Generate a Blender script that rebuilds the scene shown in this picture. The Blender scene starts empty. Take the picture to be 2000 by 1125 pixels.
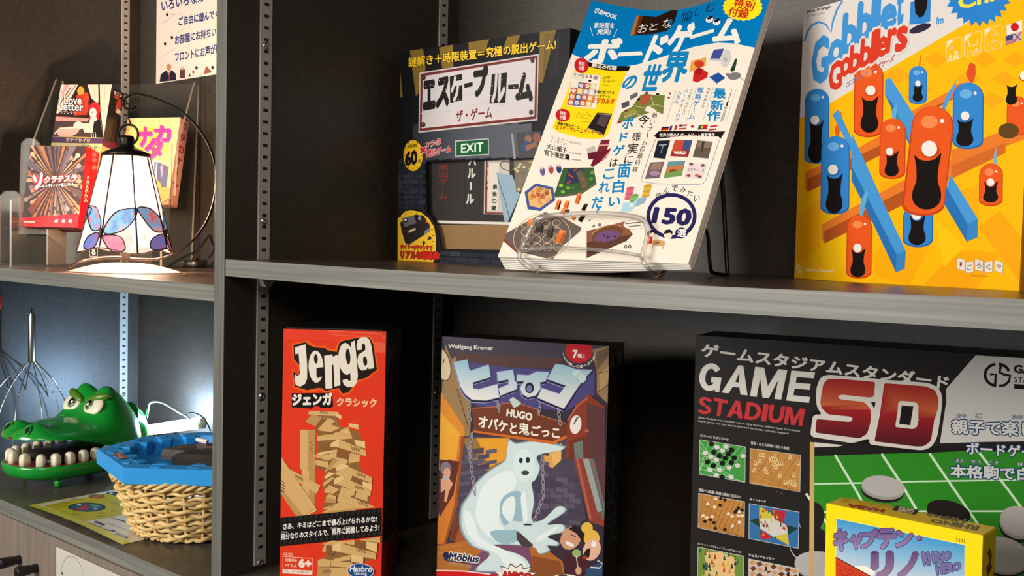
import bpy, bmesh, math, random
import numpy as np
from mathutils import Vector, Matrix
from mathutils.geometry import tessellate_polygon
random.seed(7)
sc = bpy.context.scene
COL = sc.collection
PI = math.pi

# ------------------------------------------------------------------ camera, sky, lights, exposure
# metres; X runs to the right along the shelf fronts, Y into the shelves, Z up; 0,0,0 is the front top
# corner where the upper shelf of the right bay meets the upright panel
CX, CY, CZ = 0.9573, -0.6318, 0.0259
RIGHT = Vector((0.757296, 0.652665, 0.023041))
UP = Vector((-0.046429, 0.018614, 0.998748))
FWD = Vector((-0.651419, 0.757418, -0.044399))
cam_d = bpy.data.cameras.new('camera')
cam_d.sensor_width = 36.0
cam_d.lens = 35.635
cam_d.clip_start = 0.02
cam = bpy.data.objects.new('camera', cam_d)
COL.objects.link(cam)
cam.matrix_world = Matrix(((RIGHT.x, UP.x, -FWD.x, CX), (RIGHT.y, UP.y, -FWD.y, CY), (RIGHT.z, UP.z, -FWD.z, CZ), (0, 0, 0, 1)))
sc.camera = cam

w = bpy.data.worlds.new('world'); sc.world = w; w.use_nodes = True
w.node_tree.nodes['Background'].inputs[0].default_value = (1.0, 0.93, 0.86, 1)
w.node_tree.nodes['Background'].inputs[1].default_value = 0.15

def area(name, loc, target, size, power, color, size_y=None, spread=None):
    d = bpy.data.lights.new(name, 'AREA'); d.energy = power; d.color = color
    d.shape = 'RECTANGLE'; d.size = size; d.size_y = size_y or size
    if spread: d.spread = spread
    o = bpy.data.objects.new(name, d); COL.objects.link(o); o.location = loc
    o.rotation_euler = (Vector(target) - Vector(loc)).to_track_quat('-Z', 'Y').to_euler()
    return o
# soft key and fill lights in front of the bookcase
area('front_light', (-0.45, -2.4, 0.50), (0.35, 0.2, -0.12), 1.2, 68, (1.0, 0.94, 0.86), 0.8)  # key from the left, set low so it reaches under the shelf
area('front_light', (1.5, -1.9, 1.1), (0.4, 0.2, -0.2), 1.0, 20, (1.0, 0.90, 0.79), 0.8)  # added fill from the right, lifts the side of the upright panel
# daylight from a window across the room
area('window_light', (-0.35, -2.7, -0.15), (0.4, 0.3, -0.1), 0.8, 9, (0.80, 0.90, 1.0), 0.7)

vs = sc.view_settings
vs.view_transform = 'Standard'; vs.look = 'None'; vs.exposure = 0.0; vs.gamma = 1.0
vs.use_curve_mapping = False
sc.cycles.use_denoising = True
sc.cycles.max_bounces = 8
sc.cycles.transparent_max_bounces = 24
sc.cycles.caustics_reflective = False
sc.cycles.caustics_refractive = False

# ------------------------------------------------------------------ helpers
def lin(c):
    out = []
    for v in c[:3]:
        v = v / 255.0
        out.append(v / 12.92 if v <= 0.04045 else ((v + 0.055) / 1.055) ** 2.4)
    return tuple(out) + (1.0,)

def mat(name, col, rough=0.5, metal=0.0, spec=0.5, emit=None, estr=0.0, coat=0.0):
    m = bpy.data.materials.new(name); m.use_nodes = True
    b = m.node_tree.nodes['Principled BSDF']
    b.inputs['Base Color'].default_value = lin(col)
    b.inputs['Roughness'].default_value = rough
    b.inputs['Metallic'].default_value = metal
    b.inputs['Specular IOR Level'].default_value = spec
    b.inputs['Coat Weight'].default_value = coat
    if emit:
        b.inputs['Emission Color'].default_value = lin(emit)
        b.inputs['Emission Strength'].default_value = estr
    return m

def noise_mat(name, c1, c2, scale=(20, 20, 20), rough=0.5, bump=0.0, detail=4.0, spec=0.5, weave=0.0, metal=0.0):
    m = mat(name, c1, rough, metal, spec)
    nt = m.node_tree; N = nt.nodes; L = nt.links; b = N['Principled BSDF']
    tc = N.new('ShaderNodeTexCoord'); mp = N.new('ShaderNodeMapping'); mp.inputs['Scale'].default_value = scale
    no = N.new('ShaderNodeTexNoise'); no.inputs['Scale'].default_value = 1.0; no.inputs['Detail'].default_value = detail
    L.new(tc.outputs['Object'], mp.inputs[0]); L.new(mp.outputs[0], no.inputs['Vector'])
    fac = no.outputs['Fac']
    if weave:
        # crossing threads: two stretched noises multiplied
        s1 = N.new('ShaderNodeMapping'); s1.inputs['Scale'].default_value = (60, 60, 900)
        s2 = N.new('ShaderNodeMapping'); s2.inputs['Scale'].default_value = (900, 900, 60)
        n1 = N.new('ShaderNodeTexNoise'); n2 = N.new('ShaderNodeTexNoise')
        for s, n in ((s1, n1), (s2, n2)):
            L.new(tc.outputs['Object'], s.inputs[0]); L.new(s.outputs[0], n.inputs['Vector'])
            n.inputs['Scale'].default_value = 1.0; n.inputs['Detail'].default_value = 2.0
        mx = N.new('ShaderNodeMath'); mx.operation = 'ADD'
        L.new(n1.outputs['Fac'], mx.inputs[0]); L.new(n2.outputs['Fac'], mx.inputs[1])
        mu = N.new('ShaderNodeMath'); mu.operation = 'MULTIPLY'; mu.inputs[1].default_value = 0.5
        L.new(mx.outputs[0], mu.inputs[0]); fac = mu.outputs[0]
    cr = N.new('ShaderNodeValToRGB')
    cr.color_ramp.elements[0].color = lin(c1); cr.color_ramp.elements[1].color = lin(c2)
    cr.color_ramp.elements[0].position = 0.35; cr.color_ramp.elements[1].position = 0.68
    L.new(fac, cr.inputs[0]); L.new(cr.outputs[0], b.inputs['Base Color'])
    if bump:
        bp = N.new('ShaderNodeBump'); bp.inputs['Strength'].default_value = bump; bp.inputs['Distance'].default_value = 0.001
        L.new(fac, bp.inputs['Height']); L.new(bp.outputs[0], b.inputs['Normal'])
    return m

def print_mat(name, rough=0.35, spec=0.15, estr=0.0):
    m = mat(name, (200, 200, 200), rough, 0, spec)
    a = m.node_tree.nodes.new('ShaderNodeAttribute'); a.attribute_name = 'ink'
    b = m.node_tree.nodes['Principled BSDF']
    m.node_tree.links.new(a.outputs['Color'], b.inputs['Base Color'])
    if estr:
        m.node_tree.links.new(a.outputs['Color'], b.inputs['Emission Color']); b.inputs['Emission Strength'].default_value = estr
    return m

def clear_mat(name, tint, gloss=0.12, rough=0.05, trans=(1, 1, 1), fres=0.5, haze=0.0):
    m = bpy.data.materials.new(name); m.use_nodes = True
    nt = m.node_tree; N = nt.nodes; L = nt.links
    N.remove(N['Principled BSDF'])
    t = N.new('ShaderNodeBsdfTransparent'); t.inputs[0].default_value = trans + (1,)
    g = N.new('ShaderNodeBsdfGlossy'); g.inputs[0].default_value = tint + (1,); g.inputs['Roughness'].default_value = rough
    lw = N.new('ShaderNodeLayerWeight'); lw.inputs['Blend'].default_value = 0.25
    mr = N.new('ShaderNodeMath'); mr.operation = 'MULTIPLY_ADD'; mr.inputs[1].default_value = fres; mr.inputs[2].default_value = gloss
    L.new(lw.outputs['Fresnel'], mr.inputs[0])
    mx = N.new('ShaderNodeMixShader')
    L.new(mr.outputs[0], mx.inputs[0]); L.new(t.outputs[0], mx.inputs[1]); L.new(g.outputs[0], mx.inputs[2])
    last = mx
    if haze:
        df = N.new('ShaderNodeBsdfDiffuse'); df.inputs[0].default_value = tint + (1,)
        m2 = N.new('ShaderNodeMixShader'); m2.inputs[0].default_value = haze
        L.new(mx.outputs[0], m2.inputs[1]); L.new(df.outputs[0], m2.inputs[2]); last = m2
    L.new(last.outputs[0], N['Material Output'].inputs[0])
    return m

class MB:
    """collects shapes and links them as one mesh object"""
    def __init__(s): s.v = []; s.f = []; s.m = []; s.c = []; s.sm = []
    def add(s, vf, mi=0, M=None, col=(255, 255, 255), smooth=False):
        vs, fs = vf; o = len(s.v)
        for k, p in enumerate(vs):
            p = Vector(p)
            s.v.append(tuple(M @ p) if M is not None else tuple(p))
            s.c.append(col[k] if isinstance(col, list) else lin(col))
        for f in fs:
            s.f.append(tuple(i + o for i in f)); s.m.append(mi); s.sm.append(smooth)
        return s
    def build(s, name, mats, parent=None, ink=False):
        me = bpy.data.meshes.new(name); me.from_pydata(s.v, [], s.f); me.update()
        if not isinstance(mats, (list, tuple)): mats = [mats]
        for m in mats: me.materials.append(m)
        me.polygons.foreach_set('material_index', s.m)
        me.polygons.foreach_set('use_smooth', s.sm)
        if ink:
            a = me.attributes.new('ink', 'FLOAT_COLOR', 'POINT')
            a.data.foreach_set('color', [x for c in s.c for x in c])
        o = bpy.data.objects.new(name, me); COL.objects.link(o)
        if parent is not None: o.parent = parent
        return o

def tag(o, label=None, cat=None, group=None, kind=None):
    if label: o['label'] = label
    if cat: o['category'] = cat
    if group: o['group'] = group
    if kind: o['kind'] = kind
    return o

def empty(name, loc, rz=0.0, lean=0.0):
    o = bpy.data.objects.new(name, None); COL.objects.link(o)
    o.location = loc; o.rotation_mode = 'XYZ'; o.rotation_euler = (-lean, 0, rz); o.empty_display_size = 0.02
    return o

def setrot(o, rz, lean):
    # lean tips the thing backwards about its own front bottom edge
    o.matrix_world = Matrix.Translation(o.location) @ Matrix.Rotation(rz, 4, 'Z') @ Matrix.Rotation(-lean, 4, 'X')

def box(x0, x1, y0, y1, z0, z1, bev=0.0, seg=2):
    bm = bmesh.new(); bmesh.ops.create_cube(bm, size=1.0)
    for v in bm.verts:
        v.co = Vector(((x0 + x1) / 2 + v.co.x * (x1 - x0), (y0 + y1) / 2 + v.co.y * (y1 - y0), (z0 + z1) / 2 + v.co.z * (z1 - z0)))
    if bev > 0: bmesh.ops.bevel(bm, geom=list(bm.edges), offset=bev, segments=seg, affect='EDGES', profile=0.5)
    vs = [tuple(v.co) for v in bm.verts]; bm.verts.index_update()
    fs = [tuple(v.index for v in f.verts) for f in bm.faces]
    bm.free(); return vs, fs

def tube(path, r, n=8, closed=False, cap=True, flat=1.0):
    P = [Vector(p) for p in path]; m = len(P)
    rs = r if isinstance(r, (list, tuple)) else [r] * m
    vs, fs = [], []
    t0 = (P[1] - P[0]).normalized()
    ref = Vector((0, 0, 1)) if abs(t0.z) < 0.9 else Vector((1, 0, 0))
    nrm = (ref - t0 * ref.dot(t0)).normalized()
    for i in range(m):
        a = P[(i - 1) % m] if (closed or i > 0) else P[0]
        b = P[(i + 1) % m] if (closed or i < m - 1) else P[-1]
        t = (b - a)
        t = t.normalized() if t.length > 1e-9 else t0
        nrm = (nrm - t * nrm.dot(t)).normalized(); bn = t.cross(nrm)
        for k in range(n):
            an = 2 * PI * k / n
            vs.append(tuple(P[i] + nrm * (math.cos(an) * rs[i] * flat) + bn * (math.sin(an) * rs[i])))
    for i in range(m if closed else m - 1):
        j = (i + 1) % m
        for k in range(n):
            l = (k + 1) % n
            fs.append((i * n + k, j * n + k, j * n + l, i * n + l))
    if cap and not closed:
        fs.append(tuple(range(n))[::-1]); fs.append(tuple((m - 1) * n + k for k in range(n)))
    return vs, fs

def spline(pts, n=8, closed=False):
    P = [Vector(p) for p in pts]; m = len(P); out = []
    for i in range(m if closed else m - 1):
        g = lambda k: P[k % m] if closed else P[max(0, min(m - 1, k))]
        a, b, c, d = g(i - 1), g(i), g(i + 1), g(i + 2)
        for k in range(n):
            t = k / n
            out.append(0.5 * ((2 * b) + (c - a) * t + (2 * a - 5 * b + 4 * c - d) * t * t + (3 * b - a - 3 * c + d) * t ** 3))
    if not closed: out.append(P[-1])
    return out

def loft(rings, closed=True, cap0=True, cap1=True):
    n = len(rings[0]); vs = [tuple(p) for r in rings for p in r]; fs = []
    for i in range(len(rings) - 1):
        for k in range(n if closed else n - 1):
            l = (k + 1) % n
            fs.append((i * n + k, i * n + l, (i + 1) * n + l, (i + 1) * n + k))
    if cap0: fs.append(tuple(range(n))[::-1])
    if cap1: fs.append(tuple((len(rings) - 1) * n + k for k in range(n)))
    return vs, fs

def lathe(prof, n=24, cap=True):
    rings = [[(r * math.cos(2 * PI * k / n), r * math.sin(2 * PI * k / n), z) for k in range(n)] for r, z in prof]
    return loft(rings, True, cap, cap)

def ellipsoid(c, r, n=20, m=12):
    rings = []
    for i in range(m + 1):
        a = -PI / 2 + PI * i / m
        rr = max(math.cos(a), 0.001)
        rings.append([(c[0] + r[0] * rr * math.cos(2 * PI * k / n), c[1] + r[1] * rr * math.sin(2 * PI * k / n), c[2] + r[2] * math.sin(a)) for k in range(n)])
    return loft(rings)

def prism(poly, d0, d1, plane='xz'):
    """outline poly extruded between d0 and d1 along the missing axis"""
    def P(a, b, d):
        return (a, d, b) if plane == 'xz' else ((a, b, d) if plane == 'xy' else (d, a, b))
    n = len(poly)
    vs = [P(a, b, d0) for a, b in poly] + [P(a, b, d1) for a, b in poly]
    tr = tessellate_polygon([[Vector((a, b, 0)) for a, b in poly]])
    fs = [tuple(t) for t in tr] + [tuple(i + n for i in t)[::-1] for t in tr]
    for i in range(n):
        j = (i + 1) % n; fs.append((i, j, n + j, n + i))
    return vs, fs

def at(a, b):
    """floor-plan point a metres to the right of the view axis and b metres along it, as X, Y"""
    return (CX + 0.757 * a - 0.652 * b, CY + 0.653 * a + 0.758 * b)

# ------------------------------------------------------------------ printed artwork
_glyph = {}
def glyphs(text, off=0.0):
    """flat lettering; off thickens every stroke by that much on each side"""
    key = (text, off)
    if key in _glyph: return _glyph[key]
    if off:
        vs, fs, vz = glyphs(text); vs = list(vs); fs = list(fs); vz = list(vz); use = {}; nb = {}
        for f in fs:
            for i in range(len(f)):
                k = (f[i], f[(i + 1) % len(f)]); k = (min(k), max(k)); use[k] = use.get(k, 0) + 1
        rim = [k for k, n in use.items() if n == 1]; todo = set(rim); order = []
        for i, j in rim: nb.setdefault(i, []).append((i, j)); nb.setdefault(j, []).append((i, j))
        for e in rim:                                   # walk round each outline so that neighbouring strokes differ in height
            while e in todo:
                todo.discard(e); order.append(e); nx = [q for v in e for q in nb[v] if q in todo]
                if not nx: break
                e = nx[0]
        for q, (i, j) in enumerate(order):
            (x0, y0), (x1, y1) = vs[i], vs[j]; dx, dy = x1 - x0, y1 - y0; l = math.hypot(dx, dy)
            if l < 1e-6: continue
            dx, dy = dx / l * off, dy / l * off; o = len(vs); e = .36
            vs += [(x0 - dx * e - dy, y0 - dy * e + dx), (x1 + dx * e - dy, y1 + dy * e + dx), (x1 + dx * e + dy, y1 + dy * e - dx), (x0 - dx * e + dy, y0 - dy * e - dx)]
            fs += [(o, o + 1, o + 2), (o, o + 2, o + 3)]; vz += [1 + q % 13] * 4
        _glyph[key] = (vs, fs, vz); return _glyph[key]
    c = bpy.data.curves.new('lettering', 'FONT'); c.body = text; c.size = 1.0; c.resolution_u = 2
    c.fill_mode = 'FRONT'
    o = bpy.data.objects.new('lettering', c); COL.objects.link(o)
    dg = bpy.context.evaluated_depsgraph_get()
    me = bpy.data.meshes.new_from_object(o.evaluated_get(dg))
    vs = []; ix = {}; mp = []
    for v in me.vertices:
        k = (round(v.co.x, 5), round(v.co.y, 5))
        if k not in ix: ix[k] = len(vs); vs.append(k)
        mp.append(ix[k])
    fs = [tuple(mp[i] for i in p.vertices) for p in me.polygons]; fs = [f for f in fs if len(set(f)) == len(f)]
    COL.objects.unlink(o); bpy.data.objects.remove(o); bpy.data.curves.remove(c); bpy.data.meshes.remove(me)
    _glyph[key] = (vs, fs, [0] * len(vs)); return _glyph[key]

def rnd(pts, r, n=5):
    """round the corners of an outline"""
    out = []; m = len(pts)
    for i in range(m):
        p, q, t = pts[i - 1], pts[i], pts[(i + 1) % m]
        def toward(w):
            l = math.hypot(w[0] - q[0], w[1] - q[1]) or 1; f = min(r, l * .48) / l
            return (q[0] + (w[0] - q[0]) * f, q[1] + (w[1] - q[1]) * f)
        a, b = toward(p), toward(t)
        for k in range(n + 1):
            f = k / n; out.append(((1 - f) ** 2 * a[0] + 2 * f * (1 - f) * q[0] + f * f * b[0], (1 - f) ** 2 * a[1] + 2 * f * (1 - f) * q[1] + f * f * b[1]))
    return out

def homography(src, dst):
    A = []; b = []
    for (x, y), (u, v) in zip(src, dst):
        A.append([x, y, 1, 0, 0, 0, -u * x, -u * y]); b.append(u)
        A.append([0, 0, 0, x, y, 1, -v * x, -v * y]); b.append(v)
    h = np.linalg.solve(np.array(A, float), np.array(b, float))
    return np.append(h, 1).reshape(3, 3)

class Art:
    """flat printing on one face. Shapes are drawn in the coordinates of an art sheet whose four corners
    (bottom left, bottom right, top right, top left) are given; they land on a face w wide and h high."""
    def __init__(s, sheet, w, h, fn=None, step=1.5e-5, warp=None, sub=None, base=1.2e-4):
        s.H = homography(sheet, [(0, 0), (w, 0), (w, h), (0, h)]) if sheet else None
        s.w, s.h = w, h; s.mb = MB(); s.laid = []; s.step = step; s.base = base
        s.fn = fn or (lambda x, y, d: (x, -d, y)); s.warp = warp; s.sub = sub; s.cells = 0; s.ground = (36, 33, 32); s.vw = (0, 0, 1.0)
    def view(s, x0, y0, k): s.vw = (x0, y0, k); return s
    def P(s, p):
        x = s.vw[0] + p[0] * s.vw[2]; y = s.vw[1] + p[1] * s.vw[2]
        if s.warp: return s.warp(x, y)
        q = s.H @ np.array((x, y, 1.0)); x, y = q[0] / q[2], q[1] / q[2]
        return (min(max(x, 0), s.w), min(max(y, 0), s.h))
    def emit(s, pts, tris, col, vz=None):
        q = [s.P(p) for p in pts]; bx_ = (min(p[0] for p in q), max(p[0] for p in q), min(p[1] for p in q), max(p[1] for p in q))
        lv = 1 + max([l for b, l in s.laid if b[0] < bx_[1] and b[1] > bx_[0] and b[2] < bx_[3] and b[3] > bx_[2]], default=0)
        s.laid.append((bx_, lv)); d = s.base + lv * s.step; vz = list(vz) if vz else [0] * len(pts)
        if s.sub:
            pts = list(pts); tris = list(tris); big = True; cols = list(col) if isinstance(col, list) else None
            for _ in range(8):
                out = []; mid = {}; did = False
                def mp(i, j):
                    k = (min(i, j), max(i, j))
                    if k not in mid:
                        mid[k] = len(pts); pts.append(((pts[i][0] + pts[j][0]) / 2, (pts[i][1] + pts[j][1]) / 2)); vz.append(vz[i])
                        if cols: cols.append(tuple((p + q) / 2 for p, q in zip(cols[i], cols[j])))
                    return mid[k]
                L2 = s.sub ** 2
                lg = lambda i, j: (pts[i][0] - pts[j][0]) ** 2 + (pts[i][1] - pts[j][1]) ** 2 > L2
                for t in tris:
                    a, b, c = t; e = (lg(a, b), lg(b, c), lg(c, a))
                    if not any(e): out.append(t); continue
                    did = True; k = sum(e)
                    if k == 3:
                        x, y, z = mp(a, b), mp(b, c), mp(c, a); out += [(a, x, z), (x, b, y), (z, y, c), (x, y, z)]
                    else:
                        while not e[0] or (k == 2 and e[2]): a, b, c = b, c, a; e = (e[1], e[2], e[0])
                        x = mp(a, b)
                        if k == 1: out += [(a, x, c), (x, b, c)]
                        else:
                            y = mp(b, c); out += [(x, b, y), (a, x, y), (a, y, c)]
                tris = out
                if not did: break
            if cols: col = cols
        if s.cells: return s.facet(pts, tris, col, d, vz)
        uv = [s.P(p) for p in pts]
        s.mb.add(([s.fn(x, y, d - z * s.step / 15) for (x, y), z in zip(uv, vz)], tris), 0, None, col)
    def facet(s, pts, tris, col, d, vz):
        """lay flat shapes onto a curved sheet made of cells x cells facets, cut along every facet edge"""
        n = s.cells; uv = [s.P(p) for p in pts]; uv = [(x / s.w * n, y / s.h * n) for x, y in uv]
        cs = col if isinstance(col, list) else [lin(col)] * len(pts)
        def cut(poly, f):
            v = [f(p[0], p[1]) for p in poly]; A, B = [], []
            if min(v) >= -1e-9: return [poly]
            if max(v) <= 1e-9: return [poly]
            for k in range(len(poly)):
                p, q, a, b = poly[k], poly[(k + 1) % len(poly)], v[k], v[(k + 1) % len(poly)]
                if a >= 0: A.append(p)
                if a <= 0: B.append(p)
                if a * b < 0:
                    t = a / (a - b); m = (p[0] + (q[0] - p[0]) * t, p[1] + (q[1] - p[1]) * t, tuple(x + (y - x) * t for x, y in zip(p[2], q[2]))); A.append(m); B.append(m)
            return [x for x in (A, B) if len(x) > 2]
        for t in tris:
            dd = d - vz[t[0]] * s.step / 15
            P_ = [[(uv[i][0], uv[i][1], cs[i]) for i in t]]
            for ax_ in (0, 1):
                lo, hi = min(p[ax_] for p in P_[0] for P_0 in (0,)), max(p[ax_] for q in P_ for p in q)
                lo = min(p[ax_] for q in P_ for p in q)
                for k in range(math.floor(lo) + 1, math.ceil(hi)):
                    P_ = [r for q in P_ for r in cut(q, (lambda x, y, k=k: x - k) if ax_ == 0 else (lambda x, y, k=k: y - k))]
            out = []
            for q in P_:
                mx = sum(p[0] for p in q) / len(q); my = sum(p[1] for p in q) / len(q); i, j = math.floor(mx), math.floor(my)
                out += [(r, i, j) for r in cut(q, lambda x, y: (x - i) - (y - j))]
            for q, i, j in out:
                s.mb.add(([s.fn(p[0] * s.w / n, p[1] * s.h / n, dd) for p in q], [tuple(range(len(q)))]), 0, None, [p[2] for p in q])
    def poly(s, pts, col, holes=()):
        loops = [[Vector((p[0], p[1], 0)) for p in l] for l in [pts] + list(holes)]
        flat = [(p.x, p.y) for l in loops for p in l]
        cl = col
        if callable(col): cl = [lin(col(*p)) for p in flat]
        s.emit(flat, [tuple(t) for t in tessellate_polygon(loops)], cl)
    def rect(s, x0, y0, x1, y1, col): s.poly([(x0, y0), (x1, y0), (x1, y1), (x0, y1)], col)
    def ell(s, cx, cy, rx, ry, col, ang=0, n=26, a0=0, a1=360):
        ca, sa = math.cos(math.radians(ang)), math.sin(math.radians(ang)); p = []
        full = a1 - a0 >= 360
        for k in range(n if full else n + 1):
            t = math.radians(a0 + (a1 - a0) * k / n); x, y = rx * math.cos(t), ry * math.sin(t)
            p.append((cx + x * ca - y * sa, cy + x * sa + y * ca))
        s.poly(p, col)
    def ring(s, cx, cy, rx, ry, wd, col, ang=0, n=30, a0=0, a1=360):
        ca, sa = math.cos(math.radians(ang)), math.sin(math.radians(ang)); p = []
        for k in range(n + 1):
            t = math.radians(a0 + (a1 - a0) * k / n); x, y = rx * math.cos(t), ry * math.sin(t)
            p.append((cx + x * ca - y * sa, cy + x * sa + y * ca))
        s.line(p, wd, col)
    def line(s, pts, wd, col, closed=False):
        L = []; n = len(pts)
        if closed: pts = list(pts) + [pts[0]]; n += 1
        ws = wd if isinstance(wd, (list, tuple)) else [wd] * n
        lft, rgt = [], []
        for i in range(n):
            a = pts[max(0, i - 1)]; b = pts[min(n - 1, i + 1)]
            if closed and i in (0, n - 1): a, b = pts[n - 2], pts[1]
            dx, dy = b[0] - a[0], b[1] - a[1]; l = math.hypot(dx, dy) or 1
            h = ws[i] / 2
            lft.append((pts[i][0] - dy / l * h, pts[i][1] + dx / l * h)); rgt.append((pts[i][0] + dy / l * h, pts[i][1] - dx / l * h))
        tr = []
        for i in range(n - 1): tr += [(i, i + 1, n + i + 1), (i, n + i + 1, n + i)]
        s.emit(lft + rgt, tr, col)
    def star(s, cx, cy, rx, ry, n, inner, col, ang=0):
        p = []
        for k in range(2 * n):
            t = math.radians(ang) + PI * k / n; q = 1 if k % 2 == 0 else inner
            p.append((cx + rx * q * math.cos(t), cy + ry * q * math.sin(t)))
        s.poly(p, col)
    def txt(s, text, q, col, off=0.0, out=()):
        """q = where the lettering's bottom left, bottom right, top right and top left stand"""
        bv = glyphs(text)[0]
        if not bv: return
        x0 = min(p[0] for p in bv); x1 = max(p[0] for p in bv); y0 = min(p[1] for p in bv); y1 = max(p[1] for p in bv)
        bl, br, tr, tl = q
        def mp(p):
            u = (p[0] - x0) / max(x1 - x0, 1e-6); v = (p[1] - y0) / max(y1 - y0, 1e-6)
            return tuple((bl[i] * (1 - u) + br[i] * u) * (1 - v) + (tl[i] * (1 - u) + tr[i] * u) * v for i in (0, 1))
        for oc, ow in list(out) + [(col, off)]:
            vs, fs, vz = glyphs(text, ow)
            pts = [mp(p) for p in vs]
            c = [lin(oc(*p)) for p in pts] if callable(oc) else oc
            s.emit(pts, fs, c, vz)
    def t(s, text, x0, y0, x1, y1, h, col, off=0.0, out=(), sk=0, dv=(0, 0)):
        """a line of lettering along the baseline x0,y0 - x1,y1, h high, its top shifted by sk"""
        s.txt(text, [(x0, y0), (x1, y1), (x1 + sk, y1 - h), (x0 + sk, y0 - h)], col, off, out)
    def col(s, text, x0, y0, x1, y1, w, h, col, off=0.0, out=(), sk=0):
        """upright lettering running from the centre x0,y0 down to x1,y1, each sign w by h"""
        n = len(text)
        for i, ch in enumerate(text):
            f = i / max(n - 1, 1); x = x0 + (x1 - x0) * f; y = y0 + (y1 - y0) * f; k = 1.0
            if ch in 'ー':
                s.line([(x - 0.25 * sk, y + h * .45), (x + 0.25 * sk, y - h * .45)], h * 0.13 + off * h, col); continue
            if ch in '、。': k = 0.3
            wk_ = .55 if ch in '0123456789' else 1.0
            s.txt(ch, [(x - w / 2 * k * wk_ - sk / 2, y + h / 2 * k), (x + w / 2 * k * wk_ - sk / 2, y + h / 2 * k), (x + w / 2 * k * wk_ + sk / 2, y - h / 2 * k), (x - w / 2 * k * wk_ + sk / 2, y - h / 2 * k)], col, off, out)
    def caps(s, text, quads, col, st=.24):
        """heavy block capitals; each quad as in txt"""
        for ch, (bl, br, tr, tl) in zip(text, quads):
            mp = lambda u, v: tuple((bl[i] * (1 - u) + br[i] * u) * (1 - v) + (tl[i] * (1 - u) + tr[i] * u) * v for i in (0, 1))
            P_ = lambda pts: s.poly([mp(*p) for p in pts], col)
            h = st * .72
            def arc(cx, cy, rx, ry, a0, a1, n=18):
                o = [(cx + rx * math.cos(math.radians(a0 + (a1 - a0) * k / n)), cy + ry * math.sin(math.radians(a0 + (a1 - a0) * k / n))) for k in range(n + 1)]
                i_ = [(cx + (rx - st) * math.cos(math.radians(a0 + (a1 - a0) * k / n)), cy + (ry - h) * math.sin(math.radians(a0 + (a1 - a0) * k / n))) for k in range(n + 1)]
                return o + i_[::-1]
            if ch == 'A': P_([(0, 0), (st, 0), (.36, .24), (.64, .24), (1 - st, 0), (1, 0), (.64, 1), (.36, 1), (0, 0)][:-1]); s.poly([mp(*p) for p in ((.42, .41), (.58, .41), (.5, .78))], s.ground)
            elif ch == 'M': P_([(0, 0), (st * .8, 0), (st * .8, .64), (.40, 0), (.60, 0), (1 - st * .8, .64), (1 - st * .8, 0), (1, 0), (1, 1), (.72, 1), (.5, .40), (.28, 1), (0, 1)])
            elif ch == 'E': P_([(0, 0), (1, 0), (1, h), (st, h), (st, .42), (.92, .42), (.92, .42 + h), (st, .42 + h), (st, 1 - h), (1, 1 - h), (1, 1), (0, 1)])
            elif ch == 'T': P_([(.5 - st / 2, 0), (.5 + st / 2, 0), (.5 + st / 2, 1 - h), (1, 1 - h), (1, 1), (0, 1), (0, 1 - h), (.5 - st / 2, 1 - h)])
            elif ch == 'I': P_([(0, 0), (1, 0), (1, 1), (0, 1)])
            elif ch == 'D': P_([(0, 0), (.45, 0)] + [(.45 + .55 * math.cos(math.radians(a)), .5 + .5 * math.sin(math.radians(a))) for a in range(-80, 81, 10)] + [(.45, 1), (0, 1)]); s.poly([mp(*p) for p in [(st, h), (.42, h)] + [(.42 + (.58 - st) * math.cos(math.radians(a)), .5 + (.5 - h) * math.sin(math.radians(a))) for a in range(-80, 81, 10)] + [(.42, 1 - h), (st, 1 - h)]], s.ground)
            elif ch == 'U': P_([(0, 1), (0, .4)] + [(.5 - .5 * math.cos(math.radians(a)), .4 - .4 * math.sin(math.radians(a))) for a in range(10, 180, 10)] + [(1, .4), (1, 1), (1 - st, 1), (1 - st, .4)] + [(.5 + (.5 - st) * math.cos(math.radians(a)), .4 - (.4 - h) * math.sin(math.radians(a))) for a in range(10, 180, 10)] + [(st, .4), (st, 1)])
            elif ch == 'G': P_(arc(.5, .5, .5, .5, 38, 330)); P_([(.55, .52), (1, .52), (1, 0), (1 - st * .7, 0), (1 - st, .20), (1 - st, .52 - h), (.55, .52 - h)])
            elif ch == 'S': P_(arc(.5, 1 - .275, .49, .275, 25, 262)); P_(arc(.5, .275, .5, .275, 90, -160))
    def build(s, name, m, parent): return s.mb.build(name, m, parent, ink=True)

# ------------------------------------------------------------------ materials
M = {}
M['panel'] = noise_mat('dark_woven_laminate', (43, 38, 33), (68, 60, 52), rough=0.45, bump=0.15, weave=1)
M['edge'] = noise_mat('grey_wood_edge', (100, 99, 93), (130, 129, 121), (3, 30, 260), 0.45, 0.1)
M['edge_v'] = noise_mat('grey_wood_edge_upright', (84, 84, 78), (110, 109, 102), (300, 30, 6), 0.45, 0.1)
M['shelf_top'] = noise_mat('shelf_laminate', (62, 50, 42), (78, 64, 54), (14, 60, 60), 0.3, 0.03)
M['counter'] = noise_mat('counter_laminate', (74, 68, 58), (88, 80, 68), (40, 40, 40), 0.38, 0.03)
M['door'] = noise_mat('door_wood', (116, 104, 94), (134, 120, 108), (260, 30, 8), 0.5, 0.1)
M['steel'] = noise_mat('brushed_aluminium', (176, 170, 162), (192, 186, 178), (400, 400, 8), 0.45, 0.0, metal=0.15)
M['slot'] = mat('slot_shade', (22, 20, 18), 0.8)  # flat dark quads carry the shade inside the rail slots
M['chrome'] = mat('chrome', (205, 205, 205), 0.15, 1.0)
M['black'] = mat('black_plastic', (18, 18, 18), 0.35)
M['blackmetal'] = mat('blackened_metal', (38, 30, 26), 0.3, 0.6)
M['print'] = print_mat('printed_card', 0.33)
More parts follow.
